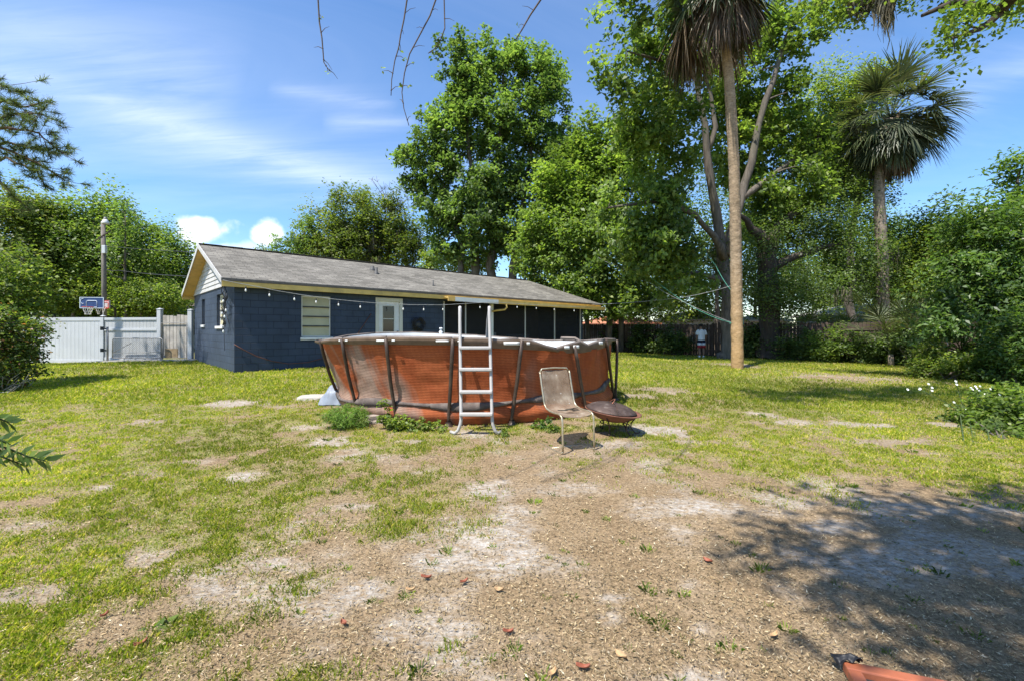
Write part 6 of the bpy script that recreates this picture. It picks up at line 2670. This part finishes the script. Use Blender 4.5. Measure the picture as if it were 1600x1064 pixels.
m_frond_l = mat_leaf('light_frond', [(0, (.05, .09, .025)), (.5, (.09, .14, .04)), (.9, (.14, .17, .06)), (1, (.2, .19, .09))], .25, .4, .5)
palmetto('spiky green fan palm clump at the right before the evergreen', G(1490, 586), 20, .75, .62, 81, .2, 1.3, m_frond_l)
palmetto('yellowing fan palm low at the right with tips in the sun', G(1540, 585), 9, .6, .55, 82, .1, .9, m_frond_l)
palmetto('drooping fan palm at the foot of the right-hand palm trunk', base_at(1392, 18.9), 14, 1.75, 1.15, 83, .55, 1.35, m_frond, zoff=.5)
palmetto('bluish fan palm in the shade right of the right-hand palm', base_at(1442, 17.6), 12, 1.7, .95, 84, .6, 1.4, m_frond, zoff=.4)
for i, (px, Y, lab) in enumerate(((1258, 30, 'sunlit fan palm beyond the fence right of the oak trunk'), (1300, 29, 'sunlit fan palm beyond the fence in the middle of the right half'), (1335, 28, 'sunlit fan palm beyond the fence before the grey house'))):
    palmetto(lab, base_at(px, Y), 14, 1.5, 1.15, 90 + i, .4, 1.3, m_frond_l, group='fan palms beyond the back fence', zoff=.7)
# ------------------------------------------------------------------ back fence of dark pickets
m_picket = mat_basic('dark_brown_picket', (.075, .052, .04), .9, var=.35, scale=3, bump=.4, dirt=((.04, .035, .03), .6))


def picket_run(label, A_, B_, h, seed):
    T = thing('picket_fence', label, 'fence', (A_ + B_) / 2, 0, 'lengths of the dark back fence')
    g_ = np.random.default_rng(seed)
    d = (B_ - A_)
    d[2] = 0
    Ln = np.linalg.norm(d)
    d /= Ln
    R = Matrix.Rotation(math.atan2(d[1], d[0]), 3, 'Z')
    mb = MB()
    k = int(Ln / .148)
    for i in range(k):
        p = A_ + d * (i + .5) * Ln / k
        zt = GZ(p[0], p[1]) + h + .02 * g_.normal()
        z0 = GZ(p[0], p[1]) + .03
        w_ = Ln / k - .012
        tl = g_.normal() * .006
        c = np.array([p[0], p[1], (z0 + zt) / 2])
        mb.box(c, (w_, .02, zt - z0), R @ Matrix.Rotation(tl, 3, 'Y'))
        # dog-eared top
        n0 = np.array([-d[1], d[0], 0]) * .01
        e0, e1 = p - d * w_ / 2, p + d * w_ / 2
        q = [np.array([*(e0 - n0)[:2], zt]), np.array([*(e1 - n0)[:2], zt]), np.array([*(e1 - n0 - d * .03)[:2], zt + .035]), np.array([*(e0 - n0 + d * .03)[:2], zt + .035])]
        mb.add(q + [v + 2 * n0 for v in q], [(0, 1, 2, 3), (7, 6, 5, 4), (1, 5, 6, 2), (2, 6, 7, 3), (3, 7, 4, 0)])
    obj('picket_panel', mb, m_picket, T)
    nrm = np.array([d[1], -d[0], 0])
    for hh_ in (.35, h - .3):
        mb = MB()
        a = A_ + np.array([0, 0, hh_]) + nrm * .03
        b_ = B_ + np.array([0, 0, hh_]) + nrm * .03
        mb.beam(a, b_, .04, .09)
        obj('rail', mb, m_picket, T)
    for q in range(int(Ln / 2.4) + 1):
        p = A_ + d * min(Ln - .06, q * 2.4 + .05) + nrm * .075
        mb = MB()
        z_ = GZ(p[0], p[1])
        mb.box((p[0], p[1], z_ + h / 2 - .08), (.09, .09, h + .1), R)
        obj('post', mb, m_picket, T)


fa_ = base_at(905, 30.0)
fb_ = base_at(1112, 25.2)
fc_ = base_at(1300, 22.0)
fd_ = base_at(1450, 19.2)
fe_ = base_at(1640, 16.6)
picket_run('dark shaded length of picket fence behind the pool and the person', fa_, fb_, 1.78, 1)
picket_run('brown picket fence length behind the two trunks, sun between its pickets', fb_, fc_, 1.86, 2)
picket_run('brown picket fence length half hidden by shrubs under the right-hand palm', fc_, fd_, 1.86, 3)
picket_run('picket fence length behind the evergreen at the right edge', fd_, fe_, 1.86, 4)
p = base_at(1368, 19.9)
mb = MB()
mb.tube([p - np.array([0, 0, .1]), W(1367, 528, 19.9)], .022, 8)
tag(obj('metal_stake', mb, m_galv), 'thin grey metal stake in front of the fence shrubs below the right-hand palm', 'stake')

# ------------------------------------------------------------------ houses seen past the fence
m_tile = mat_basic('orange_roof', (.50, .20, .12), .7, var=.15, scale=2)
m_groof = mat_basic('pale_grey_roof', (.40, .38, .36), .8, var=.12, scale=2)
m_broof = mat_basic('brown_roof', (.19, .145, .13), .85, var=.2, scale=2)
m_wall_b = mat_basic('blue_grey_wall', (.16, .22, .30), .7, var=.1, scale=1)
m_wall_w = mat_basic('white_wall', (.66, .65, .62), .7, var=.06, scale=1)


def small_house(label, px, Y, w_, d_, wall, rise, rot, mw, mr, doors=1):
    b_ = base_at(px, Y)
    T = thing('neighbour_house', label, 'house', b_, rot)
    mb = MB()
    cut_wall(mb, (-w_ / 2, -d_ / 2, 0), (1, 0, 0), (0, -1, 0), w_, wall, [(w_ * .2, w_ * .2 + 1, 1.0, 2.0), (w_ * .62, w_ * .62 + 1.2, 1.0, 2.0)], .15, -.3)
    mb.box((0, .076, wall / 2 - .15), (w_, d_ - .152, wall + .3))
    obj('wall', mb, mw, T, world=False)
    e = .45
    A1, B1 = (-w_ / 2 - e, -d_ / 2 - e, wall - .05), (w_ / 2 + e, -d_ / 2 - e, wall - .05)
    C1, D1 = (w_ / 2 + e, d_ / 2 + e, wall - .05), (-w_ / 2 - e, d_ / 2 + e, wall - .05)
    r0, r1 = (-w_ / 2 + d_ / 2, 0, wall + rise), (w_ / 2 - d_ / 2, 0, wall + rise)
    mb = MB()
    V = [A1, B1, C1, D1, r0, r1] + [(a, b, c - .12) for a, b, c in (A1, B1, C1, D1)]
    mb.add(V, [(0, 1, 5, 4), (1, 2, 5), (2, 3, 4, 5), (3, 0, 4), (6, 9, 8, 7), (0, 6, 7, 1), (1, 7, 8, 2), (2, 8, 9, 3), (3, 9, 6, 0)])
    obj('roof', mb, mr, T, world=False)
    for x0, wd_ in ((w_ * .2, 1.0), (w_ * .62, 1.2)):
        mb = MB()
        cx_ = -w_ / 2 + x0 + wd_ / 2
        mb.box((cx_, -d_ / 2 + .06, 1.5), (wd_, .03, 1.0))
        wdw = obj('window', mb, m_glass_dark, T, world=False)
        mb = MB()
        for zz in (1.0, 2.0):
            mb.box((cx_, -d_ / 2 - .01, zz), (wd_ + .1, .05, .06))
        for xx in (-.5, 0, .5):
            mb.box((cx_ + xx * (wd_ + .04), -d_ / 2 - .012, 1.5), (.05, .04, .938))
        obj('window_frame', mb, m_white, wdw, world=False)


small_house('brown-roofed house showing above the white gates left of the navy house', 268, 36, 13, 8, 2.35, 1.35, .5, m_wall_w, m_broof)
small_house('orange-roofed house beyond the fence right of the roof end', 962, 48, 7, 5, 2.2, .8, .1, m_wall_w, m_tile)
small_house('white house glimpsed beyond the fence behind the person', 1092, 52, 9, 6, 2.6, 1.0, -.1, m_wall_w, m_groof)
small_house('small white house glimpsed beyond the fence between the palm and the oak trunk', 1178, 50, 5, 5, 2.5, .6, -.1, m_wall_w, m_groof)
small_house('blue-grey house with pale roof beyond the fence behind the right-hand palm', 1352, 40, 9, 6, 2.9, .9, -.25, m_wall_b, m_groof)

# ------------------------------------------------------------------ lamp pole and its wires
Yp = 25.0
pb_ = base_at(163, Yp)
UP = thing('utility_pole', 'weathered wooden utility pole with a lamp on top behind the white fence', 'pole', pb_)
m_pole = mat_bark('grey_pole_wood', (.20, .175, .155), 2.5, .6, .4)
mb = MB()
mb.tube([pb_ - np.array([0, 0, .3]), W(162.5, 420, Yp), W(161, 347, Yp)], [.125, .115, .10], 12)
obj('shaft', mb, m_pole, UP)
mb = MB()
a_ = W(162, 352, Yp)
mb.tube([a_, a_ + np.array([.02, -.1, .16]), a_ + np.array([.18, -.2, .24]), a_ + np.array([.3, -.22, .22])], .025, 7)
arm = obj('lamp_arm', mb, m_galv, UP)
lc = W(171, 349, Yp) + np.array([0, -.25, 0])
mb = MB()
mb.lathe([(.03, .16), (.10, .14), (.13, .06), (.17, -.02), (.175, -.10), (.15, -.12)], lc, 16)
lamp = obj('lamp_head', mb, mat_basic('lamp_glass', (.66, .66, .63), .25, var=.05), UP)
mb = MB()
mb.lathe([(.01, .26), (.075, .25), (.085, .16), (.03, .155)], lc, 12)
obj('photocell', mb, m_galv, lamp)
mb = MB()
c = W(167, 391, Yp) + np.array([0, -.15, 0])
mb.box(c, (.2, .16, .46))
obj('meter_box', mb, m_alu, UP, bevel=.02)
mb = MB()
mb.beam(W(150, 378, Yp) + np.array([0, -.1, 0]), W(176, 361, Yp) + np.array([0, -.1, 0]), .05, .05)
obj('bracket', mb, m_bark_dark, UP)
mb = MB()
mb.tube([W(161, 378, Yp), W(149, 403, Yp + .6), W(116, 440, Yp + 1.5)], .012, 5)
obj('guy_wire', mb, m_wire_b, UP)


def wire(name, label, pts, r, mat, sag=.0, group=None, cat='cable'):
    mb = MB()
    dense = []
    for a_, b_ in zip(pts[:-1], pts[1:]):
        for f in np.linspace(0, 1, 13)[:-1]:
            dense.append(a_ + (b_ - a_) * f - np.array([0, 0, sag * 4 * f * (1 - f)]))
    dense.append(pts[-1])
    mb.tube(dense, r, 5)
    return tag(obj(name, mb, mat), label, cat, group)


wire('overhead_wire', 'upper cable running from the lamp pole towards the house gable', [W(164, 383, Yp), W(178, 386, Yp), W(330, 395, 19)], .017, m_wire_b, .05, 'cables from the lamp pole')
wire('overhead_wire', 'lower cable running from the lamp pole towards the house gable', [W(164, 421, Yp), W(185, 423, Yp), W(310, 433, 17.6)], .02, m_wire_b, .05, 'cables from the lamp pole')
# clothes line and cords at the near palm
m_green = mat_basic('green_rope', (.08, .30, .22), .7)
PT = W(1150, 505, 17.0)
EH = wallpt(925, 476, -.5)
wire('clothes_line', 'thin pale wire from the roof corner up to the near palm', [EH, W(1060, 466, 20), W(1146, 446, 17.0)], .009, m_wire, .05, 'lines tied to the near palm')
wire('clothes_line', 'upper pale cord slanting down from the leaves to the near palm', [W(930, 400, 24), W(1020, 445, 20.5), W(1060, 468, 18.5), W(1146, 505, 16.85)], .006, m_wire, .04, 'lines tied to the near palm')
wire('clothes_line', 'green rope dropping from the forked maple to the near palm', [W(1090, 372, 21), W(1118, 415, 19.4), W(1144, 456, 17)], .009, m_green, .08, 'lines tied to the near palm')
wire('clothes_line', 'green rope from the palm knot towards the leaves behind the pool', [W(1145, 505, 16.8), W(1100, 489, 18), W(1063, 468, 19), W(1000, 420, 21.5)], .008, m_green, .04, 'lines tied to the near palm')
mb = MB()
for k in range(3):
    c = W(1151, 506 - 1.4 * k, 17.0)
    mb.tube([c + np.array([.232 * math.cos(a), .232 * math.sin(a), .03 * math.sin(a + k)]) for a in np.linspace(0, 2 * PI, 30)], .016, 5)
tag(obj('rope_knot', mb, m_green), 'green rope wound round the near palm trunk', 'rope')

# ------------------------------------------------------------------ basketball hoops beyond the fence
m_bb = mat_basic('blue_backboard', (.025, .055, .16), .35, var=.15)
m_bbl = mat_basic('pale_line', (.55, .62, .7), .5, var=.05)
m_red = mat_basic('red_rim', (.55, .06, .05), .5)
m_net = mat_basic('white_net', (.75, .72, .70), .8)


def hoop(label, px, py, Y, w_, h_, rot, mboard, mline, seed):
    c = W(px, py, Y)
    b_ = base_at(px, Y)
    T = thing('basketball_hoop', label, 'basketball hoop', np.array([c[0], c[1] + .35, b_[2]]), 0)
    R = Matrix.Rotation(rot, 3, 'Z')

    def q(x_, y_, z_):
        return c + np.array(R @ Vector((x_, y_, z_)))
    mb = MB()
    mb.box(c, (w_, .05, h_), R)
    bo = obj('backboard', mb, mboard, T, bevel=.01)
    mb = MB()
    for (x0, x1, z0, z1) in ((-w_ / 2, w_ / 2, h_ / 2 - .03, h_ / 2), (-w_ / 2, w_ / 2, -h_ / 2, -h_ / 2 + .03), (-w_ / 2, -w_ / 2 + .03, -h_ / 2 + .03, h_ / 2 - .03), (w_ / 2 - .03, w_ / 2, -h_ / 2 + .03, h_ / 2 - .03)):
        mb.box(q((x0 + x1) / 2, -.03, (z0 + z1) / 2), (x1 - x0, .012, z1 - z0), R)
    obj('border', mb, mline, bo)
    mb = MB()
    pts = [q(.25 * x_, -.032, -.06 + .17 * z_) for x_, z_ in ((-1, -1), (-1, .7), (-.8, 1), (.8, 1), (1, .7), (1, -1), (-1, -1))]
    mb.tube(pts, .018, 4)
    obj('target_square', mb, mline, bo)
    mb = MB()
    pts = [q(-.42 + .1 * math.cos(a), -.032, .08 + .13 * math.sin(a)) for a in np.linspace(1.2, 5.2, 10)]
    mb.tube(pts, .014, 4)
    obj('curved_emblem', mb, mline, bo)
    rc = q(0, -.27, -h_ / 2 + .06)
    mb = MB()
    mb.tube([rc + np.array([.225 * math.cos(a), .225 * math.sin(a), 0]) for a in np.linspace(0, 2 * PI, 28)], .012, 6)
    mb.tube([rc + np.array([0, .2, 0]), q(0, -.02, -h_ / 2 + .06)], .02, 6)
    obj('rim', mb, m_red, T)
    mb = MB()
    for i in range(12):
        for sg in (1, -1):
            pts = [rc + np.array([r * math.cos(2 * PI * i / 12 + sg * t), r * math.sin(2 * PI * i / 12 + sg * t), z_]) for r, z_, t in ((.225, 0, 0), (.18, -.15, .26), (.13, -.3, .52), (.12, -.4, .7))]
            mb.tube(pts, .008, 3, cap=False)
    obj('net', mb, m_net, T)
    mb = MB()
    mb.tube([np.array([c[0], c[1] + .5, b_[2] - .1]), np.array([c[0], c[1] + .5, c[2] - .2]), q(0, .06, 0)], .05, 8)
    obj('pole', mb, m_black, T)


hoop('basketball hoop with blue backboard left of the lamp pole above the white fence', 144, 473.5, 23.2, 1.14, .58, .12, m_bb, m_bbl, 1)
hoop('basketball hoop with red-edged backboard partly hidden behind the lamp pole', 167, 476, 24.0, .72, .42, -.5, mat_basic('clear_board', (.45, .42, .42), .3), m_red, 2)

# ------------------------------------------------------------------ weeds
shrub('ferny_weed', 'bright feathery green weed mound at the left front of the pool', [L(545, 648, 6.5, 30, 14, .28), L(530, 655, 6.4, 26, 9, .22), L(562, 655, 6.5, 18, 8, .2)], 150, 5200, .05, .06, mat_leaf('bright_weed', [(0, (.07, .16, .015)), (.5, (.12, .23, .025)), (1, (.2, .29, .05))], .35, .6, .2), seed=101, cat='weed', aspect=.16, up=.9, nst=12, base=G(546, 664), sr=.09)
shrub('leafy_weed', 'straggly weed climbing the liner between two left pool legs', [L(600, 642, 6.35, 9, 30, .06), L(616, 655, 6.3, 16, 12, .12)], 26, 420, .055, .05, m_leaf_light, seed=102, cat='weed', base=G(604, 668), nst=4, sr=.09)
shrub('leafy_weed', 'low pale weed spread along the pool foot left of the ladder', [L(650, 664, 6.25, 28, 7, .12), L(680, 668, 6.2, 14, 6, .1), L(628, 662, 6.3, 18, 8, .12)], 50, 1100, .045, .05, m_leaf_light, seed=103, cat='weed', base=G(652, 672), nst=6, sr=.09)
shrub('leafy_weed', 'small upright weed beside the right foot of the ladder', [L(789, 680, 5.95, 6, 11, .06)], 12, 130, .04, .03, m_leaf_light, seed=104, cat='weed', base=G(789, 692), nst=3, sr=.09)
shrub('leafy_weed', 'dark green weed under the pool edge behind the chair', [L(858, 664, 6.4, 16, 8, .1), L(842, 668, 6.4, 12, 6, .1)], 26, 500, .05, .05, m_leaf_gloss, seed=105, cat='weed', base=G(856, 672), nst=4, sr=.09)
shrub('leafy_weed', 'bright small weed in front of the pool just left of the chair leg', [L(864, 672, 6.15, 9, 5, .07)], 12, 160, .045, .035, m_leaf_light, seed=106, cat='weed', base=G(864, 677), nst=3, sr=.09)
shrub('broad_weed', 'rosette of broad green leaves in the lower left grass', [L(266, 1000, 2.25, 36, 10, .12), L(300, 1003, 2.2, 22, 8, .1)], 44, 800, .075, .06, m_leaf_light, seed=107, cat='weed', base=G(275, 1012), nst=5, up=.8, sr=.09)
# white-flowered weeds at the right
b_ = G(1560, 690)
shrub('weed_patch', 'big green weed clump at the right edge below the flowering stalks', [L(1570, 645, 7.0, 48, 40), L(1610, 655, 6.6, 50, 50), L(1535, 662, 6.9, 36, 26), L(1590, 690, 6.2, 44, 30), L(1520, 685, 6.6, 30, 16)], 160, 9500, .08, .15, m_leaf_std, seed=108, cat='weed', base=b_, aspect=.5, sr=.35)
shrub('weed_patch', 'lighter low weed spread left of the big weed clump at the right', [L(1505, 690, 6.4, 36, 9, .3), L(1450, 700, 6.2, 40, 7, .3), L(1540, 705, 6.0, 40, 10, .3)], 90, 3600, .05, .1, m_leaf_light, seed=109, cat='weed', base=G(1500, 700), sr=.35)
m_petal = mat_basic('white_petal', (.75, .75, .70), .7, var=.05)
m_stalk = mat_basic('green_stalk', (.06, .09, .03), .7)
g_ = np.random.default_rng(55)
FLW = [((1500, 645), (1436, 608), 'leaning flower stalk furthest left with a cluster of small white blooms'), ((1515, 655), (1494, 600), 'dark flower stalk second from the left with one bloom at the tip'), ((1540, 650), (1525, 606), 'tall flower stalk topped by several white blooms in the middle of the clump'),
       ((1562, 650), (1550, 604), 'flower stalk with two white blooms just right of the tall middle one'), ((1585, 660), (1578, 612), 'dark seedy stalk nearest the right edge'), ((1520, 660), (1490, 628), 'short leaning stalk with a bloom low on the left')]
for i, (a_, e_, lab) in enumerate(FLW):
    Yf = 7.0
    b0 = G(a_[0] + 6, 690)
    p1 = W(a_[0], a_[1], Yf)
    p2 = W(e_[0], e_[1], Yf + .1)
    T = thing('flower_stalk', lab, 'flower', b0, 0, 'white flower stalks at the right')
    mb = MB()
    mid = (p1 + p2) / 2 + g_.normal(size=3) * .03
    mb.tube([b0, (b0 + p1) / 2, p1, mid, p2], [.008, .007, .006, .005, .003], 6)
    heads = [p2]
    for k in range(5):
        q = p2 + g_.normal(size=3) * np.array([.09, .06, .06]) + np.array([0, 0, -.01])
        mb.tube([mid * .4 + p2 * .6, q], [.003, .002], 4, cap=False)
        heads.append(q)
    obj('stem', mb, m_stalk, T)
    if i != 4:
        for h in heads[:(6, 2, 6, 4, 0, 2)[i]]:
            mb = MB()
            for k in range(6):
                a = 2 * PI * k / 6
                d = np.array([math.cos(a), .5 * math.sin(a) - .4, math.sin(a) * .8])
                s_ = np.cross(d, [0, -1, .3])
                mb.add([h, h + d * .012 + s_ * .008, h + d * .025, h + d * .012 - s_ * .008], [(0, 1, 2, 3)])
            mb.lathe([(.001, -.006), (.008, 0), (.001, .006)], h, 6)
            obj('bloom', mb, m_petal, T)
    lv = [b0 + (p1 - b0) * f + g_.normal(size=3) * .03 for f in g_.random(16)] + [p1 + (p2 - p1) * f + g_.normal(size=3) * .015 for f in g_.random(14)]
    v, f = leaf_quads(np.array(lv), .05, .2, .35, g=g_)
    fastmesh('leaves', v, f, m_leaf_gloss, T, tint=g_.random(len(f)))

# green tufts sprouting out of the bare dirt (part of the lawn that nobody would count)
n = 900
x, y = scatter(n, 1.8, 9, 1.0, g)
m, s, b_m = masks(x, y)
keep = (m < .75) & (g.random(n) < .55) & (np.hypot(x + .72, y - 9.25) > 3.0)
x, y = x[keep], y[keep]
VV, FF, TT = [], [], []
k = 0
for X0, Y0 in zip(x, y):
    nb = int(10 + 30 * g.random())
    sc_ = .35 + .75 * g.random() ** 2
    tn = g.random()
    for _ in range(nb):
        a = g.random() * 2 * PI
        h = (.016 + .022 * g.random()) * sc_ * (1 + .05 * Y0)
        r = .045 * sc_ * g.random()
        b0 = np.array([X0 + r * math.cos(a), Y0 + r * math.sin(a), 0])
        b0[2] = GZ(b0[0], b0[1]) - .003
        d = np.array([math.cos(a), math.sin(a), 0])
        s_ = np.array([-d[1], d[0], 0]) * .0015 * sc_ * (1 + .12 * Y0)
        m_ = b0 + d * h * .35 + np.array([0, 0, h * .7])
        e = b0 + d * h * (.35 + .6 * g.random()) + np.array([0, 0, h * (.5 + .5 * g.random())])
        VV += [b0 - s_, b0 + s_, m_ + s_, e, m_ - s_]
        FF.append((k, k + 1, k + 2, k + 3, k + 4))
        TT.append(tn)
        k += 5
m_tuft = mat_leaf('tuft_blade', [(0, (.08, .16, .018)), (.5, (.14, .23, .026)), (.9, (.22, .28, .04)), (1, (.36, .31, .12))], .4, .6, .2)
tag(fastmesh('grass_tufts', np.array(VV), np.array(FF), m_tuft, tint=TT), 'small green tufts of grass and weed sprouting from the bare dirt', 'grass', kind='stuff')

# ------------------------------------------------------------------ the person by the back fence
m_skin = mat_basic('brown_skin', (.24, .135, .09), .55, var=.1)
m_shirt = mat_basic('white_cotton', (.70, .72, .76), .85, var=.04, scale=5, bump=.3, bscale=12)
m_navy = mat_basic('navy_cloth', (.012, .016, .045), .8)
m_redc = mat_basic('red_cloth', (.30, .02, .025), .8)
m_hair = mat_basic('black_hair', (.012, .010, .009), .7, bump=.6, bscale=90)
pb0 = base_at(1096, 24.0)
PZ = 1.70 / 1.75
PER = thing('person', 'person seen from behind in white t-shirt and navy, white and red shorts by the fence', 'person', pb0)


def skinned(name, nodes, edges, mat, parent, sub=2):
    me = bpy.data.meshes.new(name)
    me.from_pydata([tuple(n_[:3]) for n_ in nodes], edges, [])
    o = bpy.data.objects.new(name, me)
    COL.objects.link(o)
    o.parent = parent
    sk = o.modifiers.new('skin', 'SKIN')
    sk.branch_smoothing = .3
    sk.use_smooth_shade = True
    for v, n_ in zip(me.skin_vertices[0].data, nodes):
        r = n_[3] if isinstance(n_[3], tuple) else (n_[3], n_[3])
        v.radius = r
        v.use_root = False
    me.skin_vertices[0].data[0].use_root = True
    sb = o.modifiers.new('sub', 'SUBSURF')
    sb.levels = sub
    sb.render_levels = sub
    me.materials.append(mat)
    return o


# facing the fence (+y), weight even, right hand low at the side, left arm bent forward
N = [(0, 0, .98, (.15, .11)), (0, .0, 1.12, (.14, .10)), (0, .01, 1.30, (.16, .115)), (0, .02, 1.42, (.13, .10)), (0, .045, 1.50, .058), (0, .075, 1.56, .062),
     (0, .10, 1.63, (.078, .095)), (0, .115, 1.70, (.070, .085)), (0, .105, 1.75, .035),
     (-.10, 0, .90, .095), (-.105, .015, .50, .062), (-.11, -.02, .28, .055), (-.11, -.02, .09, .038), (-.115, .06, .035, .036), (-.12, .14, .03, .028),
     (.10, 0, .90, .095), (.105, .02, .50, .062), (.11, -.01, .28, .055), (.11, -.01, .09, .038), (.12, .07, .035, .036), (.13, .15, .03, .028),
     (-.19, .02, 1.40, .062), (-.245, .0, 1.14, .045), (-.235, .09, .92, .034), (-.235, .11, .86, .034),
     (.19, .02, 1.40, .062), (.25, -.01, 1.14, .045), (.245, .06, .90, .034), (.245, .08, .84, .034)]
E_ = [(0, 1), (1, 2), (2, 3), (3, 4), (4, 5), (5, 6), (6, 7), (7, 8), (0, 9), (9, 10), (10, 11), (11, 12), (12, 13), (13, 14), (0, 15), (15, 16), (16, 17), (17, 18), (18, 19), (19, 20),
      (3, 21), (21, 22), (22, 23), (23, 24), (3, 25), (25, 26), (26, 27), (27, 28)]
# five fingers on each hand, slightly curled, unequal
for hi, sx_ in ((24, -1), (28, 1)):
    hx, hy, hz = N[hi][:3]
    for dx, ln, dy in ((-.018, .062, .020), (-.006, .072, .008), (.007, .068, -.005), (.018, .052, -.018)):
        i0 = len(N)
        N.append((hx + sx_ * .004, hy + dy * 1.0, hz - .035, .0105))
        N.append((hx + sx_ * .002, hy + dy * 1.1 + .006, hz - .035 - ln * .55, .0095))
        N.append((hx - sx_ * .012, hy + dy * 1.1 + .016, hz - .035 - ln, .008))
        E_ += [(hi, i0), (i0, i0 + 1), (i0 + 1, i0 + 2)]
    i0 = len(N)
    N.append((hx - sx_ * .012, hy + .034, hz - .012, .012))
    N.append((hx - sx_ * .020, hy + .050, hz - .045, .0095))
    E_ += [(hi, i0), (i0, i0 + 1)]
# nose and ears grow out of the head
i0 = len(N)
N += [(0, .185, 1.66, .016), (0, .205, 1.645, .012), (-.078, .09, 1.655, .016), (-.088, .08, 1.665, .014), (.078, .09, 1.655, .016), (.088, .08, 1.665, .014)]
E_ += [(6, i0), (i0, i0 + 1), (6, i0 + 2), (i0 + 2, i0 + 3), (6, i0 + 4), (i0 + 4, i0 + 5)]
skinned('body', N, E_, m_skin, PER)


def cloth(name, rings, mat, seg=24, solid=.006):
    """rings: (cx, cy, z, rx, ry)"""
    Pg = [[(cx + rx * math.cos(2 * PI * k / seg), cy + ry * math.sin(2 * PI * k / seg), z) for k in range(seg)] for cx, cy, z, rx, ry in rings]
    mb = MB()
    mb.grid(np.array(Pg), closed=True)
    return obj(name, mb, mat, PER, world=False, solid=solid, sub=1)


# t-shirt with sleeves
Pt = [(0, .0, .93, .185, .145), (0, .0, 1.0, .18, .145), (0, .0, 1.12, .178, .135), (0, .01, 1.26, .195, .145), (0, .015, 1.38, .205, .135), (0, .025, 1.445, .165, .105), (0, .04, 1.49, .085, .075), (0, .045, 1.51, .075, .07)]
sh = cloth('t_shirt', Pt, m_shirt)
for sx_ in (-1, 1):
    mb = MB()
    mb.tube([(sx_ * .13, .02, 1.425), (sx_ * .19, .02, 1.40), (sx_ * .225, .012, 1.30), (sx_ * .245, .005, 1.20)], [.078, .082, .076, .078], 16, cap=False)
    obj('sleeve', mb, m_shirt, sh, world=False, solid=.005)
for nm, z0, z1, mt in (('shorts_top', .975, .78, m_navy), ('shorts_band', .78, .655, m_shirt), ('shorts_hem', .655, .52, m_redc)):
    mb = MB()
    if z0 > .9:
        cl_ = [(0, 0, z0, .178, .137), (0, 0, .88, .185, .14)]
        Pg = [[(cx + rx * math.cos(2 * PI * k / 24), cy + ry * math.sin(2 * PI * k / 24), z) for k in range(24)] for cx, cy, z, rx, ry in cl_]
        mb.grid(np.array(Pg), closed=True)
        z0 = .90
    for sx_ in (-1, 1):
        r0_, r1_ = .105 + (.9 - z0) * .02, .105 + (.9 - z1) * .02
        mb.tube([(sx_ * .098, .003, z0), (sx_ * .103, .008, (z0 + z1) / 2), (sx_ * .107, .01, z1)], [r0_, (r0_ + r1_) / 2, r1_], 18, cap=False)
    obj(nm, mb, mt, PER, world=False, solid=.005)
mb = MB()
Rh = Matrix.Rotation(-.25, 3, 'X')
mb.lathe([(.084, -.06), (.094, -.02), (.098, .03), (.09, .075), (.062, .108), (.02, .122), (.001, .124)], (0, .088, 1.685), 20, Rh)
obj('hair', mb, m_hair, PER, world=False)
for sx_ in (-1, 1):
    mb = MB()
    mb.lathe([(.052, 0), (.058, .03), (.05, .07), (.044, .10)], (sx_ * .11, -.012, .0), 14)
    mb.lathe([(.045, 0), (.05, .03), (.04, .055), (.02, .06)], (sx_ * .122, .09, .0), 14)
    mb.box((sx_ * .116, .04, .022), (.088, .12, .044))
    obj('shoe', mb, m_white, PER, world=False)
